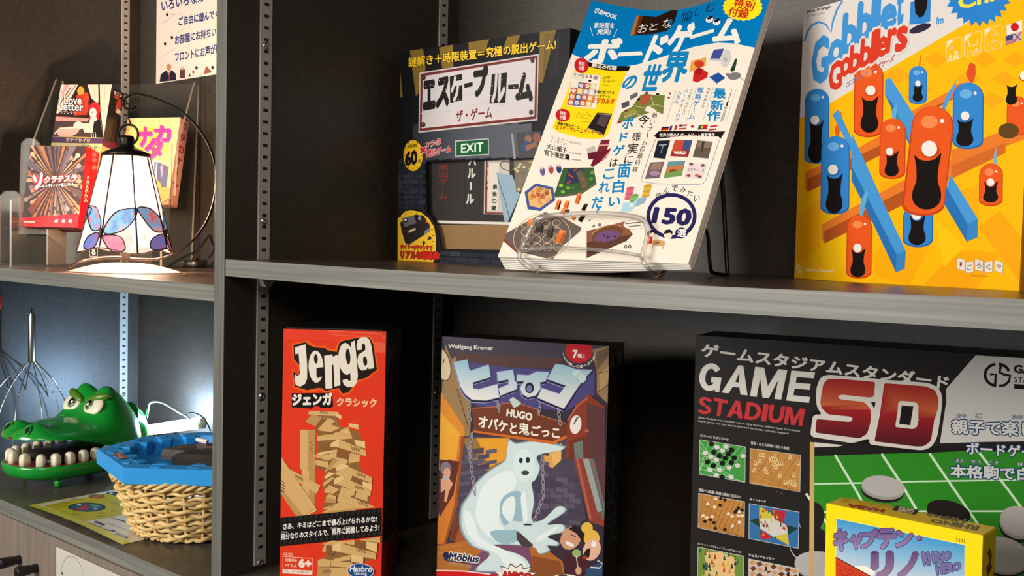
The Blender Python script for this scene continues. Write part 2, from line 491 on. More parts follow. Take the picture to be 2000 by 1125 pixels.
M['matte_print'] = print_mat('printed_paper', 0.5)
M['acrylic'] = clear_mat('clear_acrylic', (1, 0.97, 0.93), 0.004, 0.06, (0.95, 0.95, 0.93), 0.12, 0.010)
M['acrylic_edge'] = mat('acrylic_edge', (128, 116, 104), 0.2, 0, 0.8)  # glow of the sheet edges put into an opaque paler colour
M['film'] = clear_mat('clear_film', (1, 1, 1), 0.03, 0.1, (1, 1, 1), 0.25)
M['card'] = mat('brown_card', (150, 118, 78), 0.8)
M['white'] = mat('white_paper', (232, 226, 216), 0.6)

# ------------------------------------------------------------------ setting
ZC = -0.3533                       # countertop
ZL = -0.028                        # top of the left bay's shelf
T = 0.0194                         # upright panels
XL, XR, TOPZ, D = -0.8252, 0.862, 0.60, 0.359
FZ = -1.15
tag(MB().add(box(-2.6, 2.6, D + .012, D + .1, FZ, 1.6)).build('wall_back', noise_mat('wall_paint', (120, 112, 102), (128, 120, 110))), kind='structure')
tag(MB().add(box(-2.6, 2.6, -3.0, D + .1, FZ - .05, FZ)).build('floor', noise_mat('carpet', (70, 64, 58), (92, 84, 76), (120, 120, 120), 0.95)), kind='structure')

# ------------------------------------------------------------------ bookcase
bc = empty('bookcase', (0, D, ZC))
tag(bc, 'tall dark bookcase with grey wooden edges and metal shelf rails', 'bookcase')
def bpart(name, mb, mats):
    o = mb.build(name, mats); o.parent = bc; o.matrix_parent_inverse = Matrix.Translation(-bc.location); return o
bpart('back_panel', MB().add(box(XL - T, XR + T, D, D + .01, ZC, TOPZ)), M['panel'])
def upright(x0):
    m = MB().add(box(x0, x0 + T, .0012, D, ZC, TOPZ), 0).add(box(x0, x0 + T, 0, .0012, ZC, TOPZ, .0005), 1)
    return bpart('upright_panel', m, [M['panel'], M['edge_v']])
upright(XL - T); upright(-T); upright(XR)
bpart('top_panel', MB().add(box(XL - T, XR + T, .0012, D, TOPZ, TOPZ + .02)).add(box(XL - T, XR + T, 0, .0012, TOPZ, TOPZ + .02), 1), [M['panel'], M['edge']])
def standard(x, yc, sgn, screws, zb=ZC + .006, zt=TOPZ - .01):
    """slotted rail; sgn +1: stands out of the panel towards +X"""
    a, b = sorted((x, x + sgn * .0022)); hw = .0079
    m = MB().add(box(a, b, yc - hw, yc + hw, zb, zt, .0004, 1))
    xs = x + sgn * .00225
    i = int((0.2845 - zt) / 0.013)
    while 0.2845 - .013 * i > zb + .008:
        z = 0.2845 - .013 * i
        if z < zt - .006:
            q = [(xs, yc - .0031, z - .0017), (xs, yc + .0031, z - .0017), (xs, yc + .0031, z + .0017), (xs, yc - .0031, z + .0017)]
            m.add((q, [(0, 1, 2, 3) if sgn > 0 else (3, 2, 1, 0)]), 1)
        i += 1
    o = bpart('shelf_rail', m, [M['steel'], M['slot']])
    for k in screws:
        z = 0.2845 - .013 * k
        Mx = Matrix.Translation((xs, yc, z)) @ Matrix.Rotation(sgn * PI / 2, 4, 'Y')
        s = MB().add(lathe([(.0001, 0), (.0043, 0), (.0043, .0006), (.003, .0015), (.0012, .0016), (.0010, .0010), (.0001, .0010)], 16), 0, Mx, smooth=True)
        c = s.build('screw', M['chrome']); c.parent = o
YF, YB = 0.0498, 0.3287
standard(0, YF, 1, (3.5, 18.5, 33.7, 48.4)); standard(0, YB, 1, (5.5, 20.5, 35.5))
standard(XL, YF, 1, (3.5, 18.5, 33.5)); standard(XL, YB, 1, (13.8, 28.2, 43.0))
standard(-T, YF, -1, (3.5, 18.5, 33.5)); standard(-T, YB, -1, (3.5, 18.5, 33.5))
standard(XR, YF, -1, (3.5, 18.5)); standard(XR, YB, -1, (3.5, 18.5))

def shelf(name, x0, x1, z, th, sag, label):
    n = 24; m = MB()
    zz = lambda x: -sag * math.sin(PI * (x - x0) / (x1 - x0)) + sag * .35
    def slab(y0, y1, mi):
        rings = []
        for k in range(n + 1):
            x = x0 + (x1 - x0) * k / n; d = z + zz(x)
            rings.append([(x, y0, d - th), (x, y0, d), (x, y1, d), (x, y1, d - th)])
        vs, fs = loft(rings, True); m.add((vs, [f[::-1] for f in fs]), mi)
    slab(.0022, .345, 0); slab(.0012, .0022, 1)
    o = m.build(name, [M['shelf_top'], M['edge']])
    return tag(o, label, 'shelf', 'adjustable shelves'), zz
shelf_r, sagf = shelf('shelf_board', .0008, XR - .0008, 0, .0182, .0028, 'dark shelf board with grey front edge, carrying the magazine on its stand')
shelf_l, sagl = shelf('shelf_board', XL + .0008, -T - .0008, ZL, .0182, .0, 'dark shelf board with grey front edge, lit by the glass lamp on it')
for sh, xx, sg in ((shelf_r, .0, 1), (shelf_l, -T, -1)):
    for y in (YF, YB):
        z = (0 if sg > 0 else ZL) - .0182
        p = [(y - .0078, z), (y + .0078, z), (y + .0078, z - .004), (y + .004, z - .011), (y - .004, z - .011), (y - .0078, z - .004)]
        a, b = sorted((xx + sg * .0024, xx + sg * .012))
        MB().add(prism(p, a, b, 'yz')).build('shelf_clip', M['steel'], sh)

ct = MB().add(box(XL - T - .01, XR + T + .01, -.0224, D, ZC - .0189, ZC)).add(box(XL - T - .01, XR + T + .01, -.0236, -.0224, ZC - .0189, ZC, .0004, 1), 1).build('countertop', [M['counter'], M['edge']])
tag(ct, 'dark grey countertop board under the toys and lower game boxes', 'countertop')
cab = empty('base_cabinet', (0, 0, FZ)); tag(cab, 'grey brown base cabinet with plain doors and black knobs', 'cabinet')
def cpart(name, mb, mats, par=None):
    o = mb.build(name, mats); p = par or cab; o.parent = p
    if par: return o
    o.matrix_parent_inverse = Matrix.Translation(-cab.location); return o
cpart('body', MB().add(box(XL - T, XR + T, .0, D, FZ + .06, ZC - .0195)).add(box(XL - T, XR + T, .04, D, FZ, FZ + .06)), M['door'])
xs = [XL - T, -.4254, -.0055, .4285, XR + T]
for i in range(4):
    d = cpart('door', MB().add(box(xs[i] + .0008, xs[i + 1] - .0008, -.0222, -.001, FZ + .065, ZC - .0212, .0006, 1)), M['door'])
    kx = xs[i + 1] - .026 if i % 2 == 0 else xs[i] + .026
    Mx = Matrix.Translation((kx, -.0222, -.4262)) @ Matrix.Rotation(PI / 2, 4, 'X')
    k = MB().add(lathe([(.0001, 0), (.0062, 0), (.0062, .004), (.0055, .006), (.0064, .010), (.0075, .022), (.0075, .0265), (.0068, .0275), (.0001, .0275)], 24), 0, Mx, smooth=True)
    cpart('door_knob', k, M['black'], d)
# paper notice on the door
ar = Art([(0, 300), (210, 300), (210, 0), (0, 0)], .21, .297)
ar.rect(0, 0, 210, 300, (226, 220, 208)); ar.ring(47, 36, 33, 33, .7, (90, 84, 78)); ar.rect(16, 30, 19, 31, (60, 55, 50)); ar.poly([(14.5, 31), (20.5, 31), (17.5, 35)], (60, 55, 50))
dn = empty('door_notice', (-.3421, -.0230, -.3845 - .297))
tag(dn, 'white paper notice with a thin circle, stuck on the cabinet door', 'notice')
MB().add(box(-.002, .212, -.0008, -.0006, -.002, .299)).build('clear_sleeve', M['film'], dn)
MB().add(box(0, .21, -.0001, .0004, 0, .297)).build('paper', M['white'], dn)
ar.build('print', M['matte_print'], dn)
for c in dn.children: c.location.y = 0.0

# ------------------------------------------------------------------ glass table lamp, upper left
LB = 1.415                                    # its distance along the view
lx, ly = at(-.5395, LB)
lamp = empty('table_lamp', (lx, ly, ZL))
tag(lamp, 'lit stained-glass table lamp with butterflies, hanging from a curved black arm', 'lamp')
lamp.rotation_euler = (0, 0, .7103)           # local x = right, y = away, z up
NS = 8; A0 = math.radians(-11.0)              # first seam to the right of straight ahead
R0, R1, H0, H1 = .0305, .0630, .0315, .1640
def cone_r(z): return R1 + (R0 - R1) * (z - H0) / (H1 - H0)
def shade_pt(ang, z, off=0.0):
    """ang measured from straight ahead, to the right"""
    step = 2 * PI / NS
    k = math.floor((ang - A0) / step); m = A0 + (k + .5) * step
    r = cone_r(z) * math.cos(step / 2) / math.cos(ang - m) + off
    return (r * math.sin(ang), -r * math.cos(ang), z)
m_glass = mat('white_lamp_glass', (48, 46, 44), 0.3, 0, 0.5, (255, 236, 216), 1.5)
m_glass.node_tree.nodes['Principled BSDF'].inputs['Alpha'].default_value = .6
m_lead = mat('lead_came', (58, 40, 32), 0.4, 0.5)
def wavy(a):                                   # scalloped lower rim
    return H0 + .0035 * math.cos(4 * (a - math.radians(-12)))
for k in range(NS):
    a0 = A0 + k * 2 * PI / NS; a1 = a0 + 2 * PI / NS; n = 6; mb = MB(); vs = []; fs = []
    for i in range(n + 1):
        a = a0 + (a1 - a0) * min(max(i / n, .0005), .9995)
        for j in range(7):
            z = wavy(a) + (H1 - wavy(a)) * j / 6; vs.append(shade_pt(a, z))
    for i in range(n):
        for j in range(6): fs.append((i * 7 + j, (i + 1) * 7 + j, (i + 1) * 7 + j + 1, i * 7 + j + 1))
    mb.add((vs, fs)); mb.build('glass_panel', m_glass, lamp)
lead = MB()
for k in range(NS):
    a = A0 + k * 2 * PI / NS + .0001
    lead.add(tube([shade_pt(a, wavy(a) + (H1 - wavy(a)) * j / 10, .0003) for j in range(11)], .0013, 6), smooth=True)
lead.add(tube([shade_pt(2 * PI * i / 96 + .001, wavy(2 * PI * i / 96), .0002) for i in range(96)], .0009, 6, True), smooth=True)
wing_glass = {}
def wing(pts, c1, c2, c3):
    """pts (angle in degrees, z) outline"""
    key = (c1, c2, c3)
    if key not in wing_glass:
        m = noise_mat('marbled_glass', c1, c3, (60, 60, 60), 0.2, 0, 3)
        N = m.node_tree.nodes; L = m.node_tree.links
        cr = [x for x in N if x.type == 'VALTORGB'][0]; e = cr.color_ramp.elements.new(.5); e.color = lin(c2)
        b = N['Principled BSDF']; L.new(cr.outputs[0], b.inputs['Emission Color']); b.inputs['Emission Strength'].default_value = .8
        wing_glass[key] = m
    out = spline([(a, z, 0) for a, z in pts], 5, True)
    P2 = [(math.radians(p.x), p.y) for p in out]
    c = (sum(p[0] for p in P2) / len(P2), sum(p[1] for p in P2) / len(P2)); n = len(P2); nr = 4
    vs = [shade_pt(c[0], c[1], .0009)]; fs = []
    for r in range(1, nr + 1):
        for p in P2: vs.append(shade_pt(c[0] + (p[0] - c[0]) * r / nr, c[1] + (p[1] - c[1]) * r / nr, .0009))
    for i in range(n):
        j = (i + 1) % n; fs.append((0, 1 + i, 1 + j))
        for r in range(nr - 1): fs.append((1 + r * n + i, 1 + (r + 1) * n + i, 1 + (r + 1) * n + j, 1 + r * n + j))
    MB().add((vs, fs)).build('butterfly_wing', wing_glass[key], lamp)
    lead.add(tube([shade_pt(p[0], p[1], .0012) for p in P2], .0009, 6, True), smooth=True)
RED, PNK, BLU, SKY, VIO = (205, 92, 84), (205, 96, 130), (74, 110, 168), (92, 160, 200), (110, 104, 160)
for c in (-12, 85, 175, 265):
    q = lambda *p: [(c + a, z / 1e4) for a, z in p]
    wing(q((-47, 898), (-28, 905), (-15, 850), (-4, 718), (-3, 603), (-13, 574), (-25, 610), (-40, 776)), RED, SKY, (225, 130, 110))
    wing(q((3, 567), (8, 725), (20, 848), (37, 884), (49, 870), (43, 725), (30, 596), (12, 535)), BLU, SKY, (215, 120, 105))
    wing(q((-32, 389), (-27, 488), (-13, 545), (-5, 545), (-3, 488), (-7, 373), (-18, 322), (-28, 332)), BLU, VIO, (150, 90, 130))
    wing(q((3, 504), (16, 524), (27, 488), (32, 351), (26, 298), (17, 303), (9, 373)), PNK, (190, 70, 110), (205, 105, 120))
    lead.add(ellipsoid(shade_pt(math.radians(c), .0545, .0012), (.0030, .0025, .0085), 10, 8), smooth=True)
lead.build('lead_lines', m_lead, lamp)
cap = MB().add(lathe([(.0001, H1 + .026), (.009, H1 + .026), (.0105, H1 + .022), (.0095, H1 + .014), (.012, H1 + .010), (.020, H1 + .007), (R0 + .001, H1 + .002), (R0 + .001, H1 - .003), (R0 - .002, H1 - .003), (.0001, H1 + .004)], 24), smooth=True)
cap.build('shade_cap', M['blackmetal'], lamp)
def ipt(px, py, b=LB, off=0.0):
    """a point of the lamp's own upright plane"""
    a = (px - 1000) / 1979.73 * b
    return (a + .5395, off, CZ + b * (.023041 * a / b + .998748 * (562.5 - py) / 1979.73 - .044399) - ZL)
rg = ipt(248, 265)
MB().add(tube([(rg[0] + .0138 * math.cos(t), .003 * math.sin(t), rg[2] + .0148 * math.sin(t)) for t in [2 * PI * i / 28 for i in range(28)]], .0017, 8, True), smooth=True).build('ring', M['blackmetal'], lamp)
hk = [ipt(x, y) for x, y in ((249, 247), (252, 243), (250, 236), (247, 228), (248, 218), (249, 208), (245, 203), (241, 207))]
MB().add(tube(spline(hk, 5), .0012, 8), smooth=True).build('hook', M['blackmetal'], lamp)
arm = [ipt(x, y, LB, o) for x, y, o in ((146, 522, -.02), (158, 512, -.01), (178, 506, 0.006), (215, 503, .02), (255, 507, .026), (295, 506, .026), (335, 492, .022), (372, 466, .014), (402, 428, .006), (418, 380, 0), (418, 325, 0), (400, 275, 0), (362, 228, 0), (320, 202, 0), (280, 188, 0), (252, 188, 0), (239, 198, 0), (241, 211, 0), (254, 215, 0), (264, 207, 0))]
sp = spline(arm, 6); nn = len(sp)
MB().add(tube(sp, [(.0016 + .0034 * math.sin(min(1, i / nn * 3.2) * PI) ** 1.0 if i / nn < .3 else .0029) for i in range(nn)], 8, flat=.6), smooth=True).build('arm', M['blackmetal'], lamp)
dome = []
for i in range(9):
    t = i / 8; dome.append((.0745 * (1 - t) ** .75 if t < 1 else .0002, .002 + .0120 * math.sin(t * PI / 2) ** 1.1))
base = lathe([(.0001, 0), (.0755, 0), (.0765, .0015)] + dome, 40)
base = ([(x, y * .8, z) for x, y, z in base[0]], base[1])
MB().add(base, smooth=True).build('base', noise_mat('antique_silver', (178, 150, 136), (196, 170, 156), rough=.35, metal=.6), lamp)
MB().add(lathe([(.0001, .02), (.0055, .02), (.0055, .040), (.010, .042), (.010, .060), (.0001, .060)], 18), smooth=True).build('bulb_holder', M['black'], lamp)
MB().add(ellipsoid((0, 0, .078), (.013, .013, .020), 16, 10), smooth=True).build('bulb', mat('bulb_glass', (255, 240, 220), .3, 0, .5, (255, 220, 180), 6), lamp)
pl = bpy.data.lights.new('lamp_bulb', 'POINT'); pl.energy = 2.0; pl.color = (1, .70, .47); pl.shadow_soft_size = .012
po = bpy.data.objects.new('lamp_bulb', pl); COL.objects.link(po); po.parent = lamp; po.location = (0, 0, .046)
pl = bpy.data.lights.new('lamp_bulb', 'POINT'); pl.energy = 22; pl.color = (1, .65, .42); pl.shadow_soft_size = .022
po = bpy.data.objects.new('lamp_bulb', pl); COL.objects.link(po); po.parent = lamp; po.location = (0, 0, .112)

# its cord with the round foot switch
sx, sy = at(-.313 * 1.72, 1.72)
sw = empty('cord_switch', (sx, sy, ZL)); tag(sw, 'black round inline switch on a black cord behind the glass lamp', 'switch')
MB().add(lathe([(.0001, 0), (.019, 0), (.020, .002), (.020, .010), (.0185, .012), (.0001, .0125)], 28), smooth=True).build('body', M['black'], sw)
MB().add(lathe([(.0001, .0124), (.0060, .0124), (.0056, .0155), (.0001, .0160)], 20), smooth=True).build('button', M['black'], sw)
def wpt(px, py, b):
    a = (px - 1000) / 1979.73 * b; x, y = at(a, b)
    return Vector((x, y, CZ + b * (.023041 * a / b + .998748 * (562.5 - py) / 1979.73 - .044399)))
cd = [wpt(x, y, b) for x, y, b in ((326, 522, 1.5), (352, 505, 1.56), (385, 488, 1.62), (408, 460, 1.66), (412, 470, 1.70), (418, 486, 1.72), (405, 505, 1.73), (386, 514, 1.72))]
MB().add(tube([p - Vector((sx, sy, ZL)) for p in spline(cd, 6)], .0019, 8), smooth=True).build('cord', M['black'], sw)

# ------------------------------------------------------------------ clear brochure holder
bh = empty('brochure_holder', (*at(-.70, 1.66), ZL)); bh.rotation_euler = (0, 0, .7103)
tag(bh, 'clear acrylic stepped brochure holder on the shelf behind the glass lamp', 'brochure holder')
def hp(a, b, z): return (a + .70, b - 1.66, z - ZL)
def slab3(name, outline, b0, b1, th=.003, mats=None):
    """outline (a, z) in the holder's own upright plane, leaning from b0 (bottom) to b1 (top)"""
    zs = [z for _, z in outline]; z0, z1 = min(zs), max(zs)
    n = len(outline); f = lambda z: b0 + (b1 - b0) * (z - z0) / max(z1 - z0, 1e-6)
    vs = [hp(a, f(z), z) for a, z in outline] + [hp(a, f(z) + th, z) for a, z in outline]
    tr = [tuple(t) for t in tessellate_polygon([[Vector((a, z, 0)) for a, z in outline]])]
    m = MB().add((vs, tr + [tuple(i + n for i in t)[::-1] for t in tr]), 0)
    m.add((vs, [(i, (i + 1) % n, n + (i + 1) % n, n + i) for i in range(n)]), 1)
    return m.build(name, [M['acrylic'], M['acrylic_edge']], bh)
AL, AR = -.786, -.548
slab3('back_plate', [(AL, ZL), (AR, ZL), (AR, .288), (AL, .281)], 1.735, 1.765)
def cut(z0, ztop, zlow, l, r, wl, wr):
    c = .008
    return [(l, z0), (r, z0), (r, ztop - c), (r - c, ztop), (r - wr + c, ztop), (r - wr, ztop - c), (r - wr, zlow + c), (r - wr - c, zlow), (l + wl + c, zlow), (l + wl, zlow + c), (l + wl, ztop - c), (l + wl - c, ztop), (l + c, ztop), (l, ztop - c)]
slab3('front_plate', cut(ZL, .089, .020, -.800, AR - .015, .032, .032), 1.582, 1.582)
slab3('front_plate', cut(.022, .176, .075, -.795, AR - .004, .030, .032), 1.630, 1.640)
MB().add(box(-.10, .150, -.078, .105, 0, .003, .0004, 1), 0).build('base_plate', [M['acrylic']], bh)
MB().add(box(-.094, .140, -.076, -.012, .0585, .0615), 0).build('pocket_floor', [M['acrylic']], bh)
MB().add(box(-.090, .148, -.020, .074, .1000, .1030), 0).build('pocket_floor', [M['acrylic']], bh)
for s, a in ((0, AL), (1, AR - .003)):
    o = [(1.585, ZL), (1.735, ZL), (1.767, .287), (1.742, .287), (1.66, .175), (1.645, .09), (1.585, .075)]
    m = MB(); n = len(o); vs = [hp(a, b, z) for b, z in o] + [hp(a + .003, b, z) for b, z in o]
    tr = [tuple(t) for t in tessellate_polygon([[Vector((b, z, 0)) for b, z in o]])]
    m.add((vs, tr + [tuple(i + n for i in t)[::-1] for t in tr]), 0).add((vs, [(i, (i + 1) % n, n + (i + 1) % n, n + i) for i in range(n)]), 1)
    m.build('side_plate', [M['acrylic'], M['acrylic_edge']], bh)
# divider fins in the lowest pocket
for a in (-.728,):
    MB().add(box(a + .70, a + .7025, -.076, -.012, .003, .0585), 0).build('fin', [M['acrylic_edge']], bh)

ar = Art([(0, 20), (20, 20), (20, 0), (0, 0)], .0135, .0135, fn=lambda x, y, d: hp(-.6604 + x, 1.5818 - d, -.0105 + y))
ar.line([(1, 1), (19, 1), (19, 19), (1, 19)], 1.2, (232, 200, 190), True); ar.t('る', 5, 16, 15, 16, 12, (236, 214, 206), .02)
ar.build('maker_mark', M['matte_print'], bh)

# ------------------------------------------------------------------ crocodile toy
cx, cy = at(-.676, 1.562)
FD = Vector((.17, -.985)).normalized()        # where the snout points
cr_ang = math.atan2(FD.y, FD.x)
croc = empty('crocodile_toy', (cx, cy, ZC + .002), cr_ang); croc.scale = (1, 1, 1)
tag(croc, 'green plastic crocodile biting toy with open mouth and white teeth', 'toy crocodile')
m_green = noise_mat('green_plastic', (16, 140, 44), (24, 152, 50), (30, 30, 30), .22)
m_green.node_tree.nodes['Principled BSDF'].inputs['Coat Weight'].default_value = .4
m_red = mat('dark_red_plastic', (120, 22, 36), .25)
m_tooth = mat('ivory_plastic', (232, 222, 196), .25)
XA, XB = -.105, .105
def halfw(x):
    if x > .02:
        t = (x - .02) / (XB - .02); return .0015 + (.068 - .008 * t) * max(1 - t ** 3.2, 0) ** .5
    if x < -.03:
        t = (-.03 - x) / (XB - .03); return .0015 + .068 * max(1 - t ** 2.6, 0) ** .5
    return .0695
def sm(a, b, x):
    t = min(max((x - a) / (b - a), 0), 1); return t * t * (3 - 2 * t)
def top_h(x):
    h = .015 + .011 * sm(.075, .0, x) + .026 * sm(.012, -.045, x)
    if x > .06: h *= max(1 - ((x - .06) / (XB - .06)) ** 2.5, 0) ** .5
    if x < -.06: h *= max(1 - ((-.06 - x) / (XB - .06)) ** 2.4, 0) ** .5
    return h
def lip_z(x): return .074 - .022 * sm(.09, -.09, x)
def head_z(x, y):
    w = halfw(x); t = min(abs(y) / w, 1)
    z = lip_z(x) + top_h(x) * (1 - t ** 2.6) ** .55
    for s in (-1, 1):
        d = ((x + .040) / (.036 if x < -.04 else .027)) ** 2 + ((y - s * .0285) / .027) ** 2
        z += .033 * math.exp(-d * 1.1) * (1 - t ** 6)
        d = ((x - .078) / .016) ** 2 + ((y - s * .024) / .018) ** 2
        z += .009 * math.exp(-d) * (1 - t ** 6)
    z -= .004 * math.exp(-(y / .008) ** 2) * math.exp(-((x - .08) / .03) ** 2)
    if -.01 < x < .06: z += .0011 * math.sin(x * 620 + abs(y) * 160) * (1 - t ** 2) * math.sin((x + .01) / .07 * PI)
    return z
rings = []
nx, ny = 64, 44
for i in range(nx + 1):
    u = i / nx; x = XA + (XB - XA) * (.5 - .5 * math.cos(PI * u)) * .9995 + .00002; w = halfw(x)
    rings.append([(x, w * math.cos(PI * k / ny), head_z(x, w * math.cos(PI * k / ny))) for k in range(ny + 1)])
hv, hf = loft(rings, False, False, False)
hd = MB().add((hv, [f[::-1] for f in hf]), 0, smooth=True)
# underside of the upper jaw
rim = [[(p[0], p[1], p[2]) for p in (r[0], r[-1])] for r in rings]
uv = []; uf = []
for r in rings:
    a, b = Vector(r[0]), Vector(r[-1])
    for k in range(7): q = a.lerp(b, k / 6); uv.append((q.x, q.y, q.z + .001 + min(.010, .4 * top_h(r[0][0])) * math.sin(PI * k / 6)))
for i in range(len(rings) - 1):
    for k in range(6): uf.append((i * 7 + k, (i + 1) * 7 + k, (i + 1) * 7 + k + 1, i * 7 + k + 1))
hd.add((uv, uf), 1, smooth=True)
hd.build('upper_jaw', [m_green, m_red], croc)
def outline(sc_, z, n=64, sx=1.0, x0=XA, x1=XB):
    pts = []
    for k in range(n):
        t = 2 * PI * k / n; x = (x0 + x1) / 2 + (x1 - x0) / 2 * math.cos(t) * .9999
        y = halfw(min(max(x, XA + 1e-5), XB - 1e-5)) * (1 if math.sin(t) >= 0 else -1)
        e = abs(math.sin(t)) ** .05
        pts.append(((x) * sc_ * sx, y * sc_, z))
    return pts
lj = loft([outline(.72, .012), outline(.86, .0125), outline(.95, .017), outline(.99, .024), outline(1.0, .031), outline(.995, .034), outline(.965, .0345), outline(.955, .031), outline(.6, .031)], True)
MB().add(lj, smooth=True).build('lower_jaw', m_green, croc)
g = MB().add(loft([outline(.95, .0312), outline(.945, .0335), outline(.90, .0345), outline(.72, .0340), outline(.3, .034)]), smooth=True)
g.build('gum', m_red, croc)
tg = loft([outline(.74, .0335, x0=-.10, x1=.086), outline(.70, .040, x0=-.10, x1=.082), outline(.58, .046, x0=-.1, x1=.075), outline(.2, .0475, x0=-.1, x1=.07)])
MB().add(tg, smooth=True).build('tongue', mat('black_tongue', (24, 20, 20), .4), croc)
MB().add(box(-.075, -.040, -.058, .058, .030, .066, .006)).build('hinge_block', m_red, croc)
bk = loft([[(-.047 + .055 * math.cos(t) * s if math.cos(t) < 0 else -.047 + .012 * math.cos(t), .0665 * math.sin(t) * s, z) for t in [2 * PI * k / 36 for k in range(36)]] for s, z in ((.93, .028), (1.0, .034), (1.0, .060), (.96, .068))])
MB().add(bk, smooth=True).build('neck', m_green, croc)
tl = spline([(-.095, 0, .075), (-.112, 0, .066), (-.124, 0, .050), (-.130, 0, .034)], 5)
MB().add(tube(tl, [.030 - .022 * i / (len(tl) - 1) for i in range(len(tl))], 14), smooth=True).build('tail', m_green, croc)
tooth = MB()
def tooth_vf():
    rs = []
    for z, s in ((0, 1), (.008, 1.0), (.013, .95), (.0162, .78), (.0178, .45), (.0182, .05)):
        rs.append([(.0062 * s * math.copysign(abs(math.cos(t)) ** .55, math.cos(t)), .0072 * s * math.copysign(abs(math.sin(t)) ** .55, math.sin(t)), z) for t in [2 * PI * k / 20 for k in range(20)]])
    return loft(rs)
tv = tooth_vf(); first = None
tpos = []
for s in (1, -1):
    for x in (-.020, .001, .022, .043, .063): tpos.append((x, s * (halfw(x) * .985 - .0125), 0 if abs(x) < .05 else -s * .0))
for s in (1, -1): tpos.append((.0795, s * .037, -s * .75)); 
for s in (1, -1): tpos.append((.0895, s * .0135, 0))
for x, y, a in tpos:
    rz = a if x < .085 else PI / 2
    if x > .07 and x < .085: rz = -math.copysign(.85, y)
    if first is None: o = MB().add(tv, smooth=True).build('tooth', m_tooth, croc); first = o
    else: o = first.copy(); COL.objects.link(o); o.parent = croc
    o.location = (x, y, .0335); o.rotation_euler = (0, 0, rz + PI / 2 * 0)
for s in (1, -1):
    for x in (.055, -.06): MB().add(ellipsoid((x, s * .042, .0055), (.006, .006, .0075), 14, 8), smooth=True).build('foot', m_green, croc)
m_iris = mat('olive_iris', (96, 128, 82), .3); m_lid = mat('olive_eyelid', (78, 122, 30), .3)
for s in (1, -1):
    # eye set into the front of each brow, facing forward
    ey, ez = s * .0265, .1105
    xa, xb = -.038, .03
    for _ in range(30):
        xm = (xa + xb) / 2
        if head_z(xm, ey) > ez: xa = xm
        else: xb = xm
    e_ = 1e-3; gx = (head_z(xa + e_, ey) - head_z(xa - e_, ey)) / (2 * e_); gy = (head_z(xa, ey + e_) - head_z(xa, ey - e_)) / (2 * e_)
    nr_ = Vector((-gx, -gy * .5, 1)).normalized(); side_ = Vector((-nr_.y, nr_.x, 0)).normalized(); upv = nr_.cross(side_)
    o_ = Vector((xa, ey, ez)) - nr_ * .002
    Mx = Matrix(((nr_.x, side_.x, upv.x, o_.x), (nr_.y, side_.y, upv.y, o_.y), (nr_.z, side_.z, upv.z, o_.z), (0, 0, 0, 1)))
    e = MB().add(ellipsoid((0, 0, 0), (.0055, .0195, .0160), 28, 16), 0, Mx, smooth=True).build('eye', mat('eye_white', (232, 224, 200), .25), croc)
    MB().add(ellipsoid((.0030, -s * .005, .000), (.0042, .0096, .0098), 24, 12), 0, Mx, smooth=True).build('iris', m_iris, e)
    MB().add(ellipsoid((.0058, -s * .0055, .0005), (.0025, .0058, .0064), 20, 10), 0, Mx, smooth=True).build('pupil', M['black'], e)
    MB().add(ellipsoid((.0078, -s * .0075 + .0025, -.0008), (.0012, .0024, .0026), 12, 8), 0, Mx, smooth=True).build('glint', M['white'], e)
    Ml = Mx @ Matrix.Translation((-.001, 0, .0130)) @ Matrix.Rotation(s * .36, 4, 'X')
    MB().add(ellipsoid((0, 0, 0), (.0092, .0235, .0078), 28, 12), 0, Ml, smooth=True).build('eyelid', m_lid, croc)
    Mn = Matrix.Translation((.0925, s * .024, head_z(.0925, s * .024) - .0002)) @ Matrix.Rotation(.95, 4, 'Y') @ Matrix.Rotation(s * .3, 4, 'Z')
    rr = [[(.0085 * q * math.cos(t), .0060 * q * math.sin(t), h) for t in [2 * PI * k / 22 for k in range(22)]] for q, h in ((1.15, -.001), (1.15, .0006), (.95, .0012), (.8, .0004))]
    MB().add(loft(rr, True, True, False), 0, Mn, smooth=True).build('nostril', m_green, croc)
    MB().add(ellipsoid((0, 0, .0006), (.0066, .0045, .0004), 18, 6), 0, Mn).build('nostril_hole', M['black'], croc)

# ------------------------------------------------------------------ wire head massager
hx_, hy_ = at(-.4737 * 1.72, 1.72)
hm = empty('head_massager', (hx_, hy_, ZC)); tag(hm, 'wire head massager with steel handle standing behind the green crocodile', 'head massager')
hm.rotation_euler = (0, 0, .7103)
zh0, zh1 = .157, .250
MB().add(lathe([(.0001, zh0), (.0052, zh0), (.0060, zh0 + .003), (.0060, zh1 - .016), (.0045, zh1 - .010), (.0012, zh1), (.0001, zh1)], 20), smooth=True).build('handle', mat('satin_steel', (190, 184, 176), .22, 1.0), hm)
for k in range(10):
    a = 2 * PI * k / 10 + .35; ca, sa = math.cos(a), math.sin(a)
    R_ = .062 + .016 * ((k * 7) % 3) / 2
    pts = [(.003 * ca, .003 * sa, zh0 + .004), (.010 * ca, .010 * sa, zh0 - .003), (R_ * .52 * ca, R_ * .52 * sa, zh0 - .030), (R_ * .85 * ca, R_ * .85 * sa, zh0 - .070), (R_ * ca, R_ * sa, zh0 - .115), (R_ * 1.02 * ca, R_ * 1.02 * sa, .006)]
    wv = MB().add(tube(spline(pts, 7), .0008, 6), smooth=True)
    wv.add(ellipsoid((R_ * 1.02 * ca, R_ * 1.02 * sa, .003), (.003, .003, .003), 10, 6), smooth=True)
    wv.add(ellipsoid((R_ * .70 * ca, R_ * .70 * sa, zh0 - .048), (.0016, .0016, .0025), 8, 6), smooth=True)
    wv.build('prong', M['chrome'], hm)

